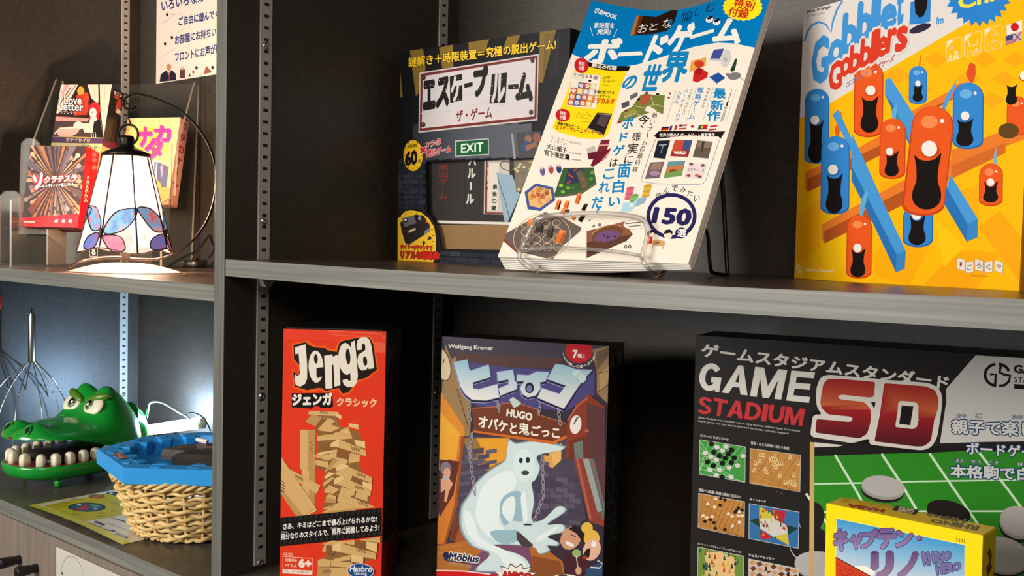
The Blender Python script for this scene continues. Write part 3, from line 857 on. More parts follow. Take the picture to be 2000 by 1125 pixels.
# ------------------------------------------------------------------ rubber chicken at the left edge
gx, gy = at(-.8215 - .062, 1.60)
ck = empty('rubber_chicken', (gx, gy, ZC + .004)); ck.matrix_world = Matrix.Translation(ck.location) @ Matrix.Rotation(.7103, 4, 'Z') @ Matrix.Rotation(.22, 4, 'Y'); tag(ck, 'yellow rubber chicken toy with red comb, cut off by the left picture edge', 'toy chicken')
m_yel = mat('yellow_rubber', (226, 188, 90), .4); m_crd = mat('red_rubber', (200, 30, 26), .4)
MB().add(lathe([(.0001, 0), (.020, .0), (.026, .02), (.027, .08), (.022, .14), (.014, .18), (.011, .22), (.015, .245), (.015, .262), (.009, .274), (.0001, .278)], 20), smooth=True).build('body', m_yel, ck)
cm = spline([(-.004, 0, .262), (0, 0, .286), (.007, 0, .279), (.010, 0, .286), (.015, 0, .276), (.018, 0, .268), (.014, 0, .252), (.006, 0, .25)], 4, True)
MB().add(prism([(p.x, p.z) for p in cm], -.0035, .0035, 'xz')).build('comb', m_crd, ck)
MB().add(ellipsoid((.012, -.008, .252), (.010, .006, .005), 12, 8), smooth=True).build('beak', mat('orange_rubber', (230, 140, 40), .4), ck)

# ------------------------------------------------------------------ leaflet in a clear sleeve
lf = empty('leaflet', (-.451, -.0114, ZC)); tag(lf, 'yellow and white leaflet in a clear sleeve lying on the countertop', 'leaflet')
def lz(x, y): return .0006 + .0035 * math.sin(PI * min(x / .257, 1)) * max(0, 1 - y / .05) ** 2
def lgrid(x0, x1, y0, y1, dz):
    nx, ny = 24, 16
    vs = [(x0 + (x1 - x0) * i / nx, y0 + (y1 - y0) * j / ny, lz(x0 + (x1 - x0) * i / nx, max(y0 + (y1 - y0) * j / ny, 0)) + dz) for i in range(nx + 1) for j in range(ny + 1)]
    fs = [(i * (ny + 1) + j, (i + 1) * (ny + 1) + j, (i + 1) * (ny + 1) + j + 1, i * (ny + 1) + j + 1) for i in range(nx) for j in range(ny)]
    return vs, fs
MB().add(lgrid(0, .257, 0, .182, 0)).build('paper', M['white'], lf)
MB().add(lgrid(-.004, .262, -.006, .188, .0010)).build('clear_sleeve', M['film'], lf)
ar = Art([(55, 988), (238.6, 1064.7), (486.5, 1009.4), (292.4, 945.6)], .257, .182, fn=lambda x, y, d: (x, y, lz(x, y) + d), sub=12)
ar.base = .0001; ar.view(0, 825, 440 / 1650)
ar.poly([(0, 0), (1900, 0), (1900, 1200), (0, 1200)], (226, 214, 60))
ar.poly([(265, 608), (860, 490), (1500, 640), (1300, 1000), (930, 872), (560, 700)], (230, 224, 205))
ar.poly([(325, 615), (800, 520), (960, 560), (960, 668), (610, 738)], (206, 190, 22))
ar.ell(637, 625, 140, 34, (28, 44, 66)); ar.ell(637, 625, 118, 27, (46, 96, 120))
ar.poly([(545, 640), (640, 600), (655, 640), (560, 652)], (176, 60, 70)); ar.poly([(650, 598), (740, 612), (700, 640)], (90, 150, 130)); ar.ell(580, 606, 16, 6, (235, 225, 215)); ar.ell(700, 638, 10, 5, (230, 225, 215))
ar.poly([(645, 540), (690, 530), (760, 534), (775, 548), (735, 562), (665, 558)], (150, 92, 44)); ar.poly([(672, 543), (740, 538), (750, 549), (690, 555)], (190, 116, 70))
ar.poly([(775, 525), (800, 512), (900, 516), (1000, 545), (900, 550)], (26, 44, 84)); ar.ell(815, 523, 14, 5, (220, 220, 215))
for x, y, l in ((400, 610, 90), (440, 590, 70), (520, 565, 90), (530, 680, 70), (700, 690, 90), (790, 590, 70), (810, 650, 60), (830, 610, 50), (720, 670, 50)):
    ar.poly([(x, y), (x + l, y + l * .12), (x + l + 4, y + l * .12 - 5), (x + 4, y - 5)], (150, 136, 30))
for i in range(6): ar.line([(810 + i * 16, 700 + i * 4), (940 + i * 22, 742 + i * 5)], 4, (90, 88, 84))
ar.poly([(690, 735), (760, 765), (775, 755), (705, 728)], (60, 58, 56)); ar.line([(650, 748), (760, 790)], 6, (80, 76, 74)); ar.line([(790, 745), (950, 800)], 3, (80, 76, 74))
for i in range(8): ar.line([(860 + i * 12, 815 + i * 4), (840 + i * 12, 830 + i * 4)], 5, (70, 66, 64))
for i in range(6): ar.line([(700 + i * 11, 740 + i * 4), (690 + i * 11, 748 + i * 4)], 5, (70, 66, 64))
ar.line([(765, 795), (840, 806)], 10, (120, 116, 110)); ar.ell(830, 803, 14, 6, (40, 40, 40))
ar.build('print', M['matte_print'], lf)

# ------------------------------------------------------------------ wicker basket with the blue battle tray
bx, by = at(-.402, 1.305); BR = .1025; BH = .0795
bk_ = empty('wicker_basket', (bx, by, ZC + .002)); tag(bk_, 'round pale wicker basket beside the upright panel, holding a blue tray', 'basket')
m_wick = noise_mat('pale_willow', (206, 170, 104), (232, 204, 142), (60, 60, 300), .5, .2)
def brad(z): return BR * (.73 + .27 * min(1, z / BH) ** .8)
wk = MB(); ROWS = 13; NST = 26
for r in range(ROWS):
    z0 = .005 + (BH - .014) * r / (ROWS - 1); pth = []
    nseg = NST * 6
    for k in range(nseg):
        t = 2 * PI * k / nseg
        pth.append(((brad(z0) + .0034 * math.cos(NST / 2 * t + PI * r)) * math.cos(t), (brad(z0) + .0034 * math.cos(NST / 2 * t + PI * r)) * math.sin(t), z0 + .0012 * math.sin(NST * t + r) + .0008 * math.sin(3 * t + r * 2)))
    wk.add(tube(pth, .0027 + .0003 * math.sin(r * 5), 7, True), smooth=True)
wk.build('weave', m_wick, bk_)
st = MB()
for k in range(NST):
    t = 2 * PI * k / NST
    st.add(tube([(brad(z) * math.cos(t), brad(z) * math.sin(t), z) for z in (.002, .02, .04, .06, BH)], .0021, 6), smooth=True)
st.build('stakes', m_wick, bk_)
rm = MB()
for s in range(3):
    pth = []
    for k in range(300):
        t = 2 * PI * k / 300; q = 17 * t + s * 2 * PI / 3
        pth.append(((BR + .0035 * math.cos(q)) * math.cos(t), (BR + .0035 * math.cos(q)) * math.sin(t), BH - .004 + .0034 * math.sin(q)))
    rm.add(tube(pth, .0026, 6, True), smooth=True)
rm.build('braided_rim', m_wick, bk_)
ft = MB()
for s in range(2):
    pth = []
    for k in range(260):
        t = 2 * PI * k / 260; q = 15 * t + s * PI
        pth.append(((brad(0) + .003 * math.cos(q)) * math.cos(t), (brad(0) + .003 * math.cos(q)) * math.sin(t), .0042 + .0026 * math.sin(q)))
    ft.add(tube(pth, .0026, 6, True), smooth=True)
ft.build('braided_foot', m_wick, bk_)
MB().add(lathe([(.0001, .003), (brad(0), .003), (brad(0), .006), (.0001, .006)], 40)).build('bottom', m_wick, bk_)

ZT = -.2535; ZB = -.2745
tray = empty('battle_tray', (bx, by, ZB)); tray.rotation_euler = (0, 0, .7103)
tag(tray, 'blue plastic angular toy arena tray resting on the wicker basket', 'tray')
m_blue = mat('blue_plastic', (48, 156, 230), .32)
tp = [(-.057, -.105), (.061, -.105), (.137, .001), (.112, .090), (.040, .132), (-.038, .132), (-.105, .085), (-.133, .001)]
# in the tray's frame: x right of view, y away
def inset(poly, d):
    n = len(poly); out = []
    for i in range(n):
        p, q, r = Vector((*poly[i - 1], 0)), Vector((*poly[i], 0)), Vector((*poly[(i + 1) % n], 0))
        a = (q - p).normalized(); b = (r - q).normalized()
        na, nb = Vector((-a.y, a.x, 0)), Vector((-b.y, b.x, 0)); m = (na + nb).normalized()
        out.append(tuple((q + m * d / max(m.dot(na), .3)).xy))
    return out
R3 = lambda poly, z: [(x, y, z) for x, y in poly]
h = ZT - ZB
sh_ = loft([R3(inset(tp, .004), 0), R3(inset(tp, .0005), .002), R3(tp, h - .0015), R3(inset(tp, .0015), h), R3(inset(tp, .0230), h), R3(inset(tp, .0245), h - .001), R3(inset(tp, .030), .004), R3(inset(tp, .06), .0035)], True)
MB().add(sh_).build('shell', m_blue, tray)
inn = inset(tp, .024)
for i in range(len(tp)):
    a, b = Vector((*inn[i], 0)), Vector((*inn[(i + 1) % len(inn)], 0)); dr = (b - a); L_ = dr.length; dr.normalize(); nr = Vector((-dr.y, dr.x, 0))
    k = max(1, int(L_ / .032))
    for j in range(k):
        c = a + dr * L_ * (j + .5) / k
        out_ = [c - dr * .010 - nr * .002, c + dr * .010 - nr * .002, c + dr * .0065 + nr * .010, c - dr * .0065 + nr * .010]
        lowr = [c - dr * .0075 - nr * .002, c + dr * .0075 - nr * .002, c + dr * .005 + nr * .0075, c - dr * .005 + nr * .0075]
        MB().add(loft([[(p.x, p.y, .004) for p in lowr], [(p.x, p.y, h - .0008) for p in out_], [(p.x, p.y, h + .0004) for p in [c + (q - c) * .9 for q in out_]]])).build('buttress', m_blue, tray)
        if True:
            c2 = c - nr * .012
            o2 = [c2 + dr * (.009 * math.cos(t)) + nr * (.0055 * math.sin(t)) for t in [PI / 3 * q for q in range(6)]]
            MB().add(loft([[(p.x, p.y, h - .001) for p in o2], [(p.x, p.y, h + .0006) for p in o2], [(p.x, p.y, h + .0009) for p in [c2 + (q - c2) * .85 for q in o2]]])).build('raised_hexagon', m_blue, tray)
a, b = Vector((*tp[7], 0)), Vector((*tp[0], 0)); dr = (b - a).normalized(); nr = Vector((-dr.y, dr.x, 0)); c = a.lerp(b, .50) + nr * .0125
q = [c - dr * .017 - nr * .005, c + dr * .017 - nr * .005, c + dr * .017 + nr * .005, c - dr * .017 + nr * .005]
ar = Art([(0, 10), (34, 10), (34, 0), (0, 0)], .034, .010, fn=lambda x, y, d: tuple(c + dr * (x - .017) + nr * (y - .005) + Vector((0, 0, h + .0016 + d))))
ar.rect(0, 0, 34, 10, (176, 92, 58)); ar.poly([(2, 8), (14, 2), (20, 5), (30, 2), (32, 7), (20, 8)], (214, 150, 104)); ar.poly([(8, 5), (16, 4), (24, 8), (12, 9)], (130, 46, 40)); ar.line([(3, 3), (28, 8)], .8, (236, 210, 180))
ar.build('sticker', M['print'], tray)

# dark launcher toy lying in the tray
ln = empty('toy_launcher', (*at(-.376, 1.300), ZB + .0055)); ln.rotation_euler = (0, 0, .7103)
tag(ln, 'dark grey plastic toy launcher lying inside the blue tray', 'toy launcher')
m_lg = noise_mat('dark_grey_plastic', (52, 46, 42), (66, 58, 52), (50, 50, 50), .45); m_lg2 = mat('bronze_plastic', (92, 70, 54), .4)
MB().add(loft([R3([(-.050, -.022), (.075, -.030), (.078, .010), (.01, .018), (-.045, -.004)], .003), R3([(-.052, -.024), (.076, -.032), (.079, .012), (.01, .020), (-.047, -.004)], .013), R3([(-.046, -.020), (.072, -.027), (.075, .008), (.01, .014), (-.040, -.004)], .017)])).build('body', m_lg, ln)
MB().add(loft([R3([(-.078, .012), (-.02, -.005), (.05, .012), (.045, .032), (-.03, .036)], .003), R3([(-.075, .012), (-.02, -.003), (.05, .014), (.04, .030), (-.03, .033)], .016), R3([(-.050, .014), (-.01, .006), (.03, .016), (.02, .026), (-.02, .028)], .022)])).build('grip', m_lg, ln)
MB().add(box(-.028, -.002, .004, .010, .017, .0225, .001)).build('trigger', m_lg2, ln)
MB().add(box(.022, .052, .014, .040, .003, .027, .003)).build('winder', M['black'], ln)
MB().add(tube([(-.036, .03, .026), (-.020, .024, .024)], .003, 8)).build('pin', M['white'], ln)

# ------------------------------------------------------------------ small LED work light
lb = 1.715
L0, L1 = wpt(287, 843, lb), wpt(390, 829, lb + .015)
led = empty('led_light', tuple(L0)); tag(led, 'glowing white stick light with silver gooseneck behind the blue tray', 'lamp')
lo = Vector(L0)
ax = (L1 - L0)
MB().add(tube([ax * t for t in (0, .04, .5, .96, 1)], [.0040, .0086, .0095, .0095, .007], 16), smooth=True).build('light_tube', mat('led_diffuser', (255, 255, 255), .4, 0, .5, (232, 243, 255), 30), led)
MB().add(tube([ax * t for t in (.98, 1.0, 1.12, 1.14)], [.007, .0105, .0105, .007], 14), smooth=True).build('end_cap', M['white'], led)
MB().add(lathe([(.0001, ZC - lo.z), (.016, ZC - lo.z), (.016, ZC - lo.z + .004), (.004, ZC - lo.z + .006), (.004, -.004), (.0001, -.004)], 18), 0, Matrix.Translation(ax * .55)).build('foot', M['black'], led)
gp = [wpt(x, y, lb + .01) - lo for x, y in ((380, 829), (366, 815), (345, 803), (322, 790), (305, 786), (294, 790), (289, 800), (288, 806))]
MB().add(tube(spline(gp, 6), .0019, 8), smooth=True).build('gooseneck', mat('silver_sleeve', (190, 196, 200), .3, .7), led)
pg = [wpt(x, y, lb + .01) - lo for x, y in ((291, 794), (289, 803), (288, 811), (287, 819))]
MB().add(tube(pg, [.0032, .0038, .0034, .0030], 12), smooth=True).build('plug', M['chrome'], led)
cb = [wpt(x, y, lb + .012) - lo for x, y in ((364, 812), (376, 808), (392, 813), (405, 826), (414, 845))]
MB().add(tube(spline(cb, 6), .0012, 8), smooth=True).build('cord', M['black'], led)
pl = bpy.data.lights.new('led_glow', 'POINT'); pl.energy = 5.2; pl.color = (.40, .65, 1.0); pl.shadow_soft_size = .008
po = bpy.data.objects.new('led_glow', pl); COL.objects.link(po); po.parent = led; po.location = ax * .5 + Vector((0, .010, .022))

# ------------------------------------------------------------------ notice on the back panel, upper left
nt_ = empty('wall_notice', (-.7676, D - .0006, .3025)); tag(nt_, 'white paper notice with blue lettering taped on the upper left back panel', 'notice')
MB().add(box(0, .21, 0, .0003, 0, .29)).build('paper', M['white'], nt_)
ar = Art([(305, 163.9), (432.4, 143.5), (435.9, -202.9), (307.3, -156.7)], .21, .297)
ar.view(0, 0, 440 / 1650)
ar.poly([(1000, 700), (1700, 700), (1700, -900), (1000, -900)], (226, 212, 198))
NB = (30, 46, 108)
ar.t('いろいろなカードゲーム', 1187, 82, 1760, -52, 75, NB, .03, sk=-4)
ar.t('ご自由に遊んでください', 1310, 190, 1720, 105, 62, NB, .035)
ar.t('お部屋にお持ちいただく', 1283, 328, 1690, 240, 66, NB, .03)
ar.t('フロントにお声がけくだ', 1283, 455, 1690, 372, 70, NB, .03)
for x, y in ((1225, 108), (1260, 275), (1210, 322), (1440, 497), (1558, 495)): ar.poly([(x, y - 16), (x + 11, y - 2), (x + 5, y + 12), (x - 5, y + 12), (x - 10, y - 4)], (40, 30, 30))
for p in ([(1180, 180), (1290, 100)], [(1300, 240), (1345, 215)], [(1170, 425), (1290, 350)], [(1440, 520), (1500, 470)], [(1240, 110), (1330, 98)]): ar.line(p, 3, (178, 160, 146))
ar.poly([(1170, 600), (1178, 545), (1215, 518), (1262, 515), (1288, 540), (1292, 588)], (34, 32, 52)); ar.ell(1238, 492, 17, 24, (196, 128, 88)); ar.poly([(1226, 520), (1250, 518), (1240, 560)], (226, 222, 216)); ar.poly([(1236, 525), (1244, 525), (1244, 585), (1238, 588)], (170, 60, 50))
ar.poly([(1316, 575), (1320, 510), (1355, 505), (1356, 572)], (90, 60, 60)); ar.ell(1335, 500, 10, 14, (206, 160, 130)); ar.poly([(1490, 545), (1512, 480), (1555, 530)], (150, 90, 66)); ar.ell(1417, 528, 8, 12, (190, 50, 50)); ar.poly([(1380, 560), (1392, 535), (1398, 562)], (60, 44, 40))
ar.build('print', M['matte_print'], nt_)

# ------------------------------------------------------------------ magazine on its stand
MG = (.3088, .1002, .012, -.0569, .4527); MW, MH = .2188, .2995
mag = empty('magazine', MG[:3]); setrot(mag, MG[3], MG[4])
tag(mag, 'blue and cream magazine leaning back on a clear stand, upper shelf', 'magazine')
def bow(u, v): return .036 * max(v, 0) ** 1.5 * math.sin(PI * u) * (1.4 - .8 * u)
def mpt(x, y, d):
    u, v = x / MW, y / MH
    return (x, bow(u, v) - d, y)
def msheet(n0, fy, thick):
    nx, ny = 30, 30; vs = []
    for i in range(nx + 1):
        for j in range(ny + 1):
            u, v = i / nx, j / ny; vs.append((MW * u, bow(u, v) + fy(u, v), MH * v + n0(u, v)))
    fs = [(i * (ny + 1) + j, (i + 1) * (ny + 1) + j, (i + 1) * (ny + 1) + j + 1, i * (ny + 1) + j + 1) for i in range(nx) for j in range(ny)]
    n = len(vs); vs2 = [(x, y + thick, z) for x, y, z in vs]
    k = ny + 1
    ring_ = [i * k for i in range(nx + 1)] + [nx * k + j for j in range(1, k)] + [i * k + ny for i in range(nx - 1, -1, -1)] + [j for j in range(ny - 1, 0, -1)]
    side = [(ring_[i], ring_[(i + 1) % len(ring_)], ring_[(i + 1) % len(ring_)] + n, ring_[i] + n) for i in range(len(ring_))]
    return vs + vs2, fs + [tuple(i + n for i in f)[::-1] for f in fs] + side
MB().add(msheet(lambda u, v: 0, lambda u, v: 0, .0003), smooth=False).build('front_cover', M['white'], mag)
for i in range(6):
    fy = lambda u, v, i=i: .0010 + .0009 * i + (.0012 * i) * math.sin(PI * min(1, u * 1.0)) * (1 - v) ** 2 + (1 - u) * (1 - v) ** 3 * .0013 * i
    MB().add(msheet(lambda u, v, i=i: -.0010 * i * (1 - v) * (.4 + .6 * (1 - u)), fy, .0003)).build('page', M['white'], mag)
MB().add(msheet(lambda u, v: -.006 * (1 - v) * (1 - u), lambda u, v: .008 + .008 * math.sin(PI * u) * (1 - v) ** 2 + .006 * (1 - u) * (1 - v) ** 3, .0004)).build('back_cover', M['white'], mag)

# ------------------------------------------------------------------ stand of bent rods under the magazine
sd = empty('magazine_stand', (.36, .10, -.001)); tag(sd, 'clear and black bent-rod display stand holding up the blue magazine', 'stand')
m_rod = clear_mat('clear_rod', (1, .98, .95), .10, .06, (.95, .94, .92), .5, .10); m_wire = mat('dark_wire', (44, 46, 46), .2, .8)
def near(px, py, b):
    p = wpt(px, py, b); return Vector((p.x - .36, p.y - .10, p.z))
fl = [(1024, 466, 0.953), (1040, 432, 0.956), (1060, 421, 0.951), (1110, 416, 0.93), (1180, 415, 0.901), (1230, 420, 0.879), (1255, 430, 0.867), (1262, 455, 0.858), (1255, 490, 0.851), (1253, 503, 0.849), (1262, 516, 0.842), (1275, 528, 0.872), (1283, 536, 0.881)]
fl = [near(*p) for p in fl]
MB().add(tube(spline(fl, 6), .0024, 10), smooth=True).build('front_loop', m_rod, sd)
MB().add(tube(spline([near(*p) for p in [(1024, 466, 0.953), (1013, 494, 0.949), (1018, 508, 0.943), (1034, 520, 0.935), (1047, 529, 0.941)]], 6), .0024, 10), smooth=True).build('front_leg', m_rod, sd)
MB().add(tube(spline([near(*p) for p in [(1022, 484, 0.946), (1100, 482, 0.913), (1180, 487, 0.879), (1252, 497, 0.849)]], 6), .0016, 8), smooth=True).build('cross_bar', m_rod, sd)
MB().add(tube(spline([near(1047, 529, .941), near(1053, 522, .95), near(1061, 513, .955)], 5), .0018, 8), smooth=True).build('hook', m_rod, sd)
MB().add(tube(spline([near(1283, 536, .881), near(1292, 534, .885), near(1297, 526, .887), near(1299, 512, .89)], 5), .0018, 8), smooth=True).build('hook', mat('amber_rod', (120, 96, 66), .2, .3), sd)
MB().add(tube(spline([near(*p) for p in ((1421, 536, .990), (1419, 515, .992), (1415, 470, .998), (1409, 400, 1.006), (1402, 335, 1.014), (1396, 300, 1.018), (1378, 288, 1.020))], 6), .0021, 10), smooth=True).build('rear_leg', m_wire, sd)
MB().add(tube(spline([near(*p) for p in ((1421, 536, .990), (1402, 533, .985), (1390, 529, .98), (1386, 515, .975), (1383, 490, .975), (1380, 460, .975), (1374, 447, .975), (1352, 443, .975))], 6), .0018, 10), smooth=True).build('rear_loop', m_wire, sd)
MB().add(tube(spline([near(*p) for p in ((1195, 505, .945), (1190, 520, .945), (1196, 528, .942), (1225, 529, .935), (1236, 522, .935), (1238, 510, .935))], 6), .0016, 8), smooth=True).build('foot_wire', m_wire, sd)

# ------------------------------------------------------------------ magazine cover printing
_KU = [0.50297, 0.32698, -0.04247, -0.03582, 0.01028, 0.0024, 0.73093, -0.02296, -0.21023, 0.06148, 0.03844, 0.07349, -0.33072, 0.06637, 0.15683, -0.07895, -0.08938, 0.289, -0.12477, 0.1905, -0.00409]
_KV = [0.48123, -0.52734, 0.062, 0.01402, -0.00875, 0.00035, -0.05497, 0.01377, 0.12501, -0.04748, -0.0151, -0.09121, 0.19603, -0.04218, -0.08983, 0.02579, 0.08909, -0.18679, 0.09236, -0.10865, 0.02205]
_KE = [(i, j) for i in range(6) for j in range(6 - i)]
def mwarp(x, y):
    """art-sheet coordinates to the curved cover's own width and height"""
    X = min(max((x - 1250) / 250, -1.15), 1.15); Y = min(max((y - 250) / 250, -1.3), 1.1); u = v = 0
    for (i, j), a, b in zip(_KE, _KU, _KV):
        t = X ** i * Y ** j; u += a * t; v += b * t
    return (min(max(u, 0), 1) * MW, min(max(v, 0), 1) * MH)
NC = 30
def facet_pt(x, y, d):
    fx, fy = x / MW * NC, y / MH * NC; i, j = min(int(fx), NC - 1), min(int(fy), NC - 1); a, b = fx - i, fy - j
    f = lambda p, q: bow(p / NC, q / NC)
    if a >= b: v = f(i, j) * (1 - a) + f(i + 1, j) * (a - b) + f(i + 1, j + 1) * b
    else: v = f(i, j) * (1 - b) + f(i, j + 1) * (b - a) + f(i + 1, j + 1) * a
    return (x, v - d, y)
ar = Art(None, MW, MH, fn=facet_pt, warp=mwarp); ar.base = .0002
CREAM = (238, 226, 210); BLUE = (0, 118, 184); INK = (24, 22, 24); AZ = (20, 128, 188); WHT = (240, 234, 224)
ar.cells = NC
ar.warp = lambda x, y: (x, y); ar.poly([(0, 0), (MW, 0), (MW, MH), (0, MH)], CREAM); ar.warp = mwarp; ar.sub = 40
ar.view(1080, 0, .23)
ar.poly([(330, -60), (155, 462), (235, 490), (330, 520), (480, 558), (600, 567), (700, 554), (800, 528), (1000, 462), (1200, 400), (1400, 367), (1550, 372), (1720, 408), (1800, 200), (1990, -420), (1400, -300), (1060, -40), (880, 60), (640, 60)], BLUE)
ar.line([(155, 464), (235, 492), (330, 522), (480, 560), (600, 569), (700, 556), (800, 530), (1000, 464), (1200, 402), (1400, 369), (1550, 374), (1720, 410)], 6, WHT)
ar.txt('ぴあMOOK', [(345, 102), (538, 172), (552, 130), (362, 62)], WHT, .04)
ar.t('家時間を', 345, 238, 520, 244, 48, WHT, .02, sk=8); ar.t('充実!', 372, 290, 488, 296, 46, WHT, .02, sk=8)
ar.line([(315, 225), (339, 302)], 4, WHT); ar.line([(550, 252), (516, 318)], 4, WHT)
ar.poly([(718, 140), (880, 148), (1068, 58), (1030, 188), (965, 262), (850, 292), (658, 306), (690, 215)], (38, 22, 14))
ar.poly([(718, 140), (760, 142), (700, 300), (658, 306), (690, 215)], (180, 104, 50))
ar.poly([(740, 141), (770, 143), (715, 298), (690, 303)], (96, 52, 26))
for ch, q in (('お', (722, 288, 78, 74)), ('と', (815, 266, 70, 62)), ('な', (925, 244, 75, 80))): ar.t(ch, q[0], q[1], q[0] + q[2], q[1] - 12, q[3], (226, 220, 214), 0, sk=18)
for ch, q in (('愉', (1080, 190, 92, 96)), ('し', (1195, 138, 50, 74)), ('む', (1285, 106, 80, 74))): ar.t(ch, q[0], q[1], q[0] + q[2], q[1] - 16, q[3], (14, 40, 62), 0, sk=18)
ar.ell(1000, 185, 12, 26, (20, 96, 150), 20)
for x, y in ((1330, 165), (1393, 190)):
    ar.ell(x, y, 33, 27, WHT, -15); ar.ell(x + 4, y - 16, 28, 12, (20, 24, 34), -20); ar.ell(x - 8, y + 4, 4, 5, INK); ar.ell(x + 10, y, 4, 5, INK)
ar.star(1612, 60, 170, 122, 22, .93, (250, 226, 30), 5)
ar.txt('特別', [(1532, 62), (1692, 96), (1722, 22), (1562, -12)], (200, 44, 30), .03); ar.txt('付録', [(1484, 136), (1650, 166), (1674, 92), (1512, 58)], (200, 44, 30), .03)
ar.t('冊子', 1690, 20, 1740, 10, 40, INK, .02)
def ch(c, x0, x1, yt, yb, sk=60, col=WHT, off=.035, rise=0):
    ar.txt(c, [(x0, yb), (x1 - sk, yb - rise), (x1, yt - rise), (x0 + sk, yt)], col, off)
ch('ボ', 268, 590, 335, 530, 50, off=.05); ar.poly([(562, 448), (752, 438), (764, 462), (760, 470), (556, 480), (550, 470)], WHT)
ch('ド', 770, 985, 308, 532, 95, off=.05); ch('ゲ', 952, 1205, 208, 480, 70, off=.05, rise=8); ar.poly([(1172, 300), (1372, 246), (1368, 278), (1165, 334)], WHT); ch('ム', 1362, 1622, 168, 358, 45, off=.05, rise=-6)
for c, x0, x1, yt, yb in (('の', 572, 735, 645, 755), ('世', 738, 940, 555, 768), ('界', 915, 1175, 448, 695)): ch(c, x0, x1, yt, yb, 60, AZ, .04)
# odd things at the right under the blue
ar.poly([(1370, 425), (1455, 415), (1420, 500), (1340, 500)], (66, 76, 150)); ar.poly([(1330, 500), (1440, 500), (1440, 518), (1332, 516)], (190, 190, 200)); ar.ell(1468, 495, 40, 78, (205, 200, 200), 12); ar.ell(1466, 508, 17, 20, (176, 172, 176))
ar.poly([(1545, 498), (1565, 494), (1556, 545), (1540, 600), (1512, 610), (1505, 590), (1530, 540)], (30, 66, 44))
ar.poly([(1178, 520), (1305, 490), (1300, 560), (1160, 618)], (226, 160, 74)); ar.ell(1245, 545, 42, 30, (200, 60, 34)); ar.poly([(1200, 610), (1240, 570), (1320, 620), (1310, 660), (1225, 705), (1190, 690)], (196, 36, 36)); ar.poly([(1225, 590), (1275, 585), (1265, 630), (1220, 632)], (150, 24, 30))
ar.poly([(1330, 655), (1405, 615), (1465, 660), (1385, 712)], (30, 78, 150)); ar.poly([(1330, 655), (1385, 700), (1385, 712), (1330, 668)], (210, 205, 200)); ar.ell(1540, 645, 58, 32, (120, 116, 116), -6); ar.ell(1485, 632, 18, 14, (120, 116, 116)); ar.line([(1590, 655), (1625, 690)], 5, (96, 90, 90))
ar.view(1060, 100, .24887)
YEL = (246, 214, 22)
ar.poly([(300, 62), (385, 95), (530, 118), (684, 120), (650, 180), (608, 300), (556, 480), (520, 640), (480, 682), (390, 690), (280, 678), (110, 630), (78, 600), (112, 530), (190, 330), (250, 150)], YEL)
ar.poly([(290, 55), (390, 92), (540, 117), (690, 118), (674, 157), (560, 158), (440, 140), (365, 122)], (24, 20, 20))
ar.t('綴込み付録', 384, 122, 578, 152, 34, (236, 226, 210), .03, sk=8)
ar.poly([(238, 165), (458, 190), (415, 452), (188, 430)], (240, 230, 214)); ar.line([(238, 165), (458, 190), (415, 452), (188, 430)], 3, (190, 170, 120), True)
ar.t('ミツカルタ', 246, 198, 388, 214, 28, (90, 60, 50), .03); ar.ell(370, 231, 12, 9, INK); ar.poly([(400, 192), (432, 196), (428, 222), (396, 218)], (150, 140, 134))
for i in range(3): ar.line([(246, 206 + i * 9), (330, 218 + i * 9)], 2, (170, 160, 150))
cc = [(226, 214, 190), (66, 92, 148), (196, 70, 60), (226, 196, 120), (198, 74, 44), (226, 178, 66), (150, 140, 160), (214, 204, 190), (206, 110, 40), (60, 90, 150), (190, 72, 66), (226, 150, 50), (206, 90, 60), (70, 100, 160), (200, 110, 50), (230, 180, 80)]
hira = 'あめゆとれねうやきんはまふひわし'
for r in range(4):
    for c in range(4):
        x = 258 + c * 47 - r * 12; y = 262 + r * 46 + c * 4
        ar.poly([(x - 22, y - 24), (x + 25, y - 20), (x + 20, y + 26), (x - 28, y + 22)], cc[r * 4 + c]); ar.ell(x - 1, y + 1, 16, 16, (238, 232, 224)); ar.t(hira[r * 4 + c], x - 9, y + 9, x + 8, y + 10, 16, cc[r * 4 + c], .02)
ar.star(306, 112, 58, 62, 18, .93, (196, 30, 40)); ar.t('特別', 284, 112, 328, 116, 32, WHT, .02); ar.t('付録', 282, 146, 326, 150, 32, WHT, .02)
ar.star(160, 503, 58, 52, 18, .93, (196, 30, 40)); ar.t('特別', 138, 500, 184, 506, 30, WHT, .02); ar.t('付録', 136, 534, 182, 540, 30, WHT, .02)
ar.t('切り取って', 476, 222, 560, 214, 22, (70, 60, 30), .0); ar.t('すぐ遊べる!', 474, 248, 572, 244, 22, (70, 60, 30)); ar.line([(472, 214), (530, 196)], 2.5, (60, 50, 30)); ar.line([(470, 262), (525, 268)], 2.5, (60, 50, 30))
ar.t('言葉を見つける', 404, 330, 562, 338, 26, INK, .02); ar.t('カードゲーム', 404, 360, 530, 366, 24, INK, .02)
ar.t('ミツカルタ', 382, 404, 555, 418, 44, (206, 84, 24), .04, sk=12)
ar.t('ダウンロード', 272, 500, 378, 516, 22, (70, 60, 30)); ar.t('してプレイ!', 262, 520, 360, 540, 22, (70, 60, 30)); ar.line([(345, 475), (385, 515)], 2.5, (60, 50, 30)); ar.line([(300, 550), (365, 554)], 2.5, (60, 50, 30))
ar.poly([(428, 480), (546, 490), (480, 664), (348, 604)], (40, 30, 32)); ar.poly([(455, 500), (530, 506), (490, 600), (420, 570)], (84, 66, 70)); ar.line([(430, 490), (535, 500)], 7, (150, 140, 130)); ar.poly([(360, 600), (460, 640), (480, 660), (350, 606)], (150, 130, 110))
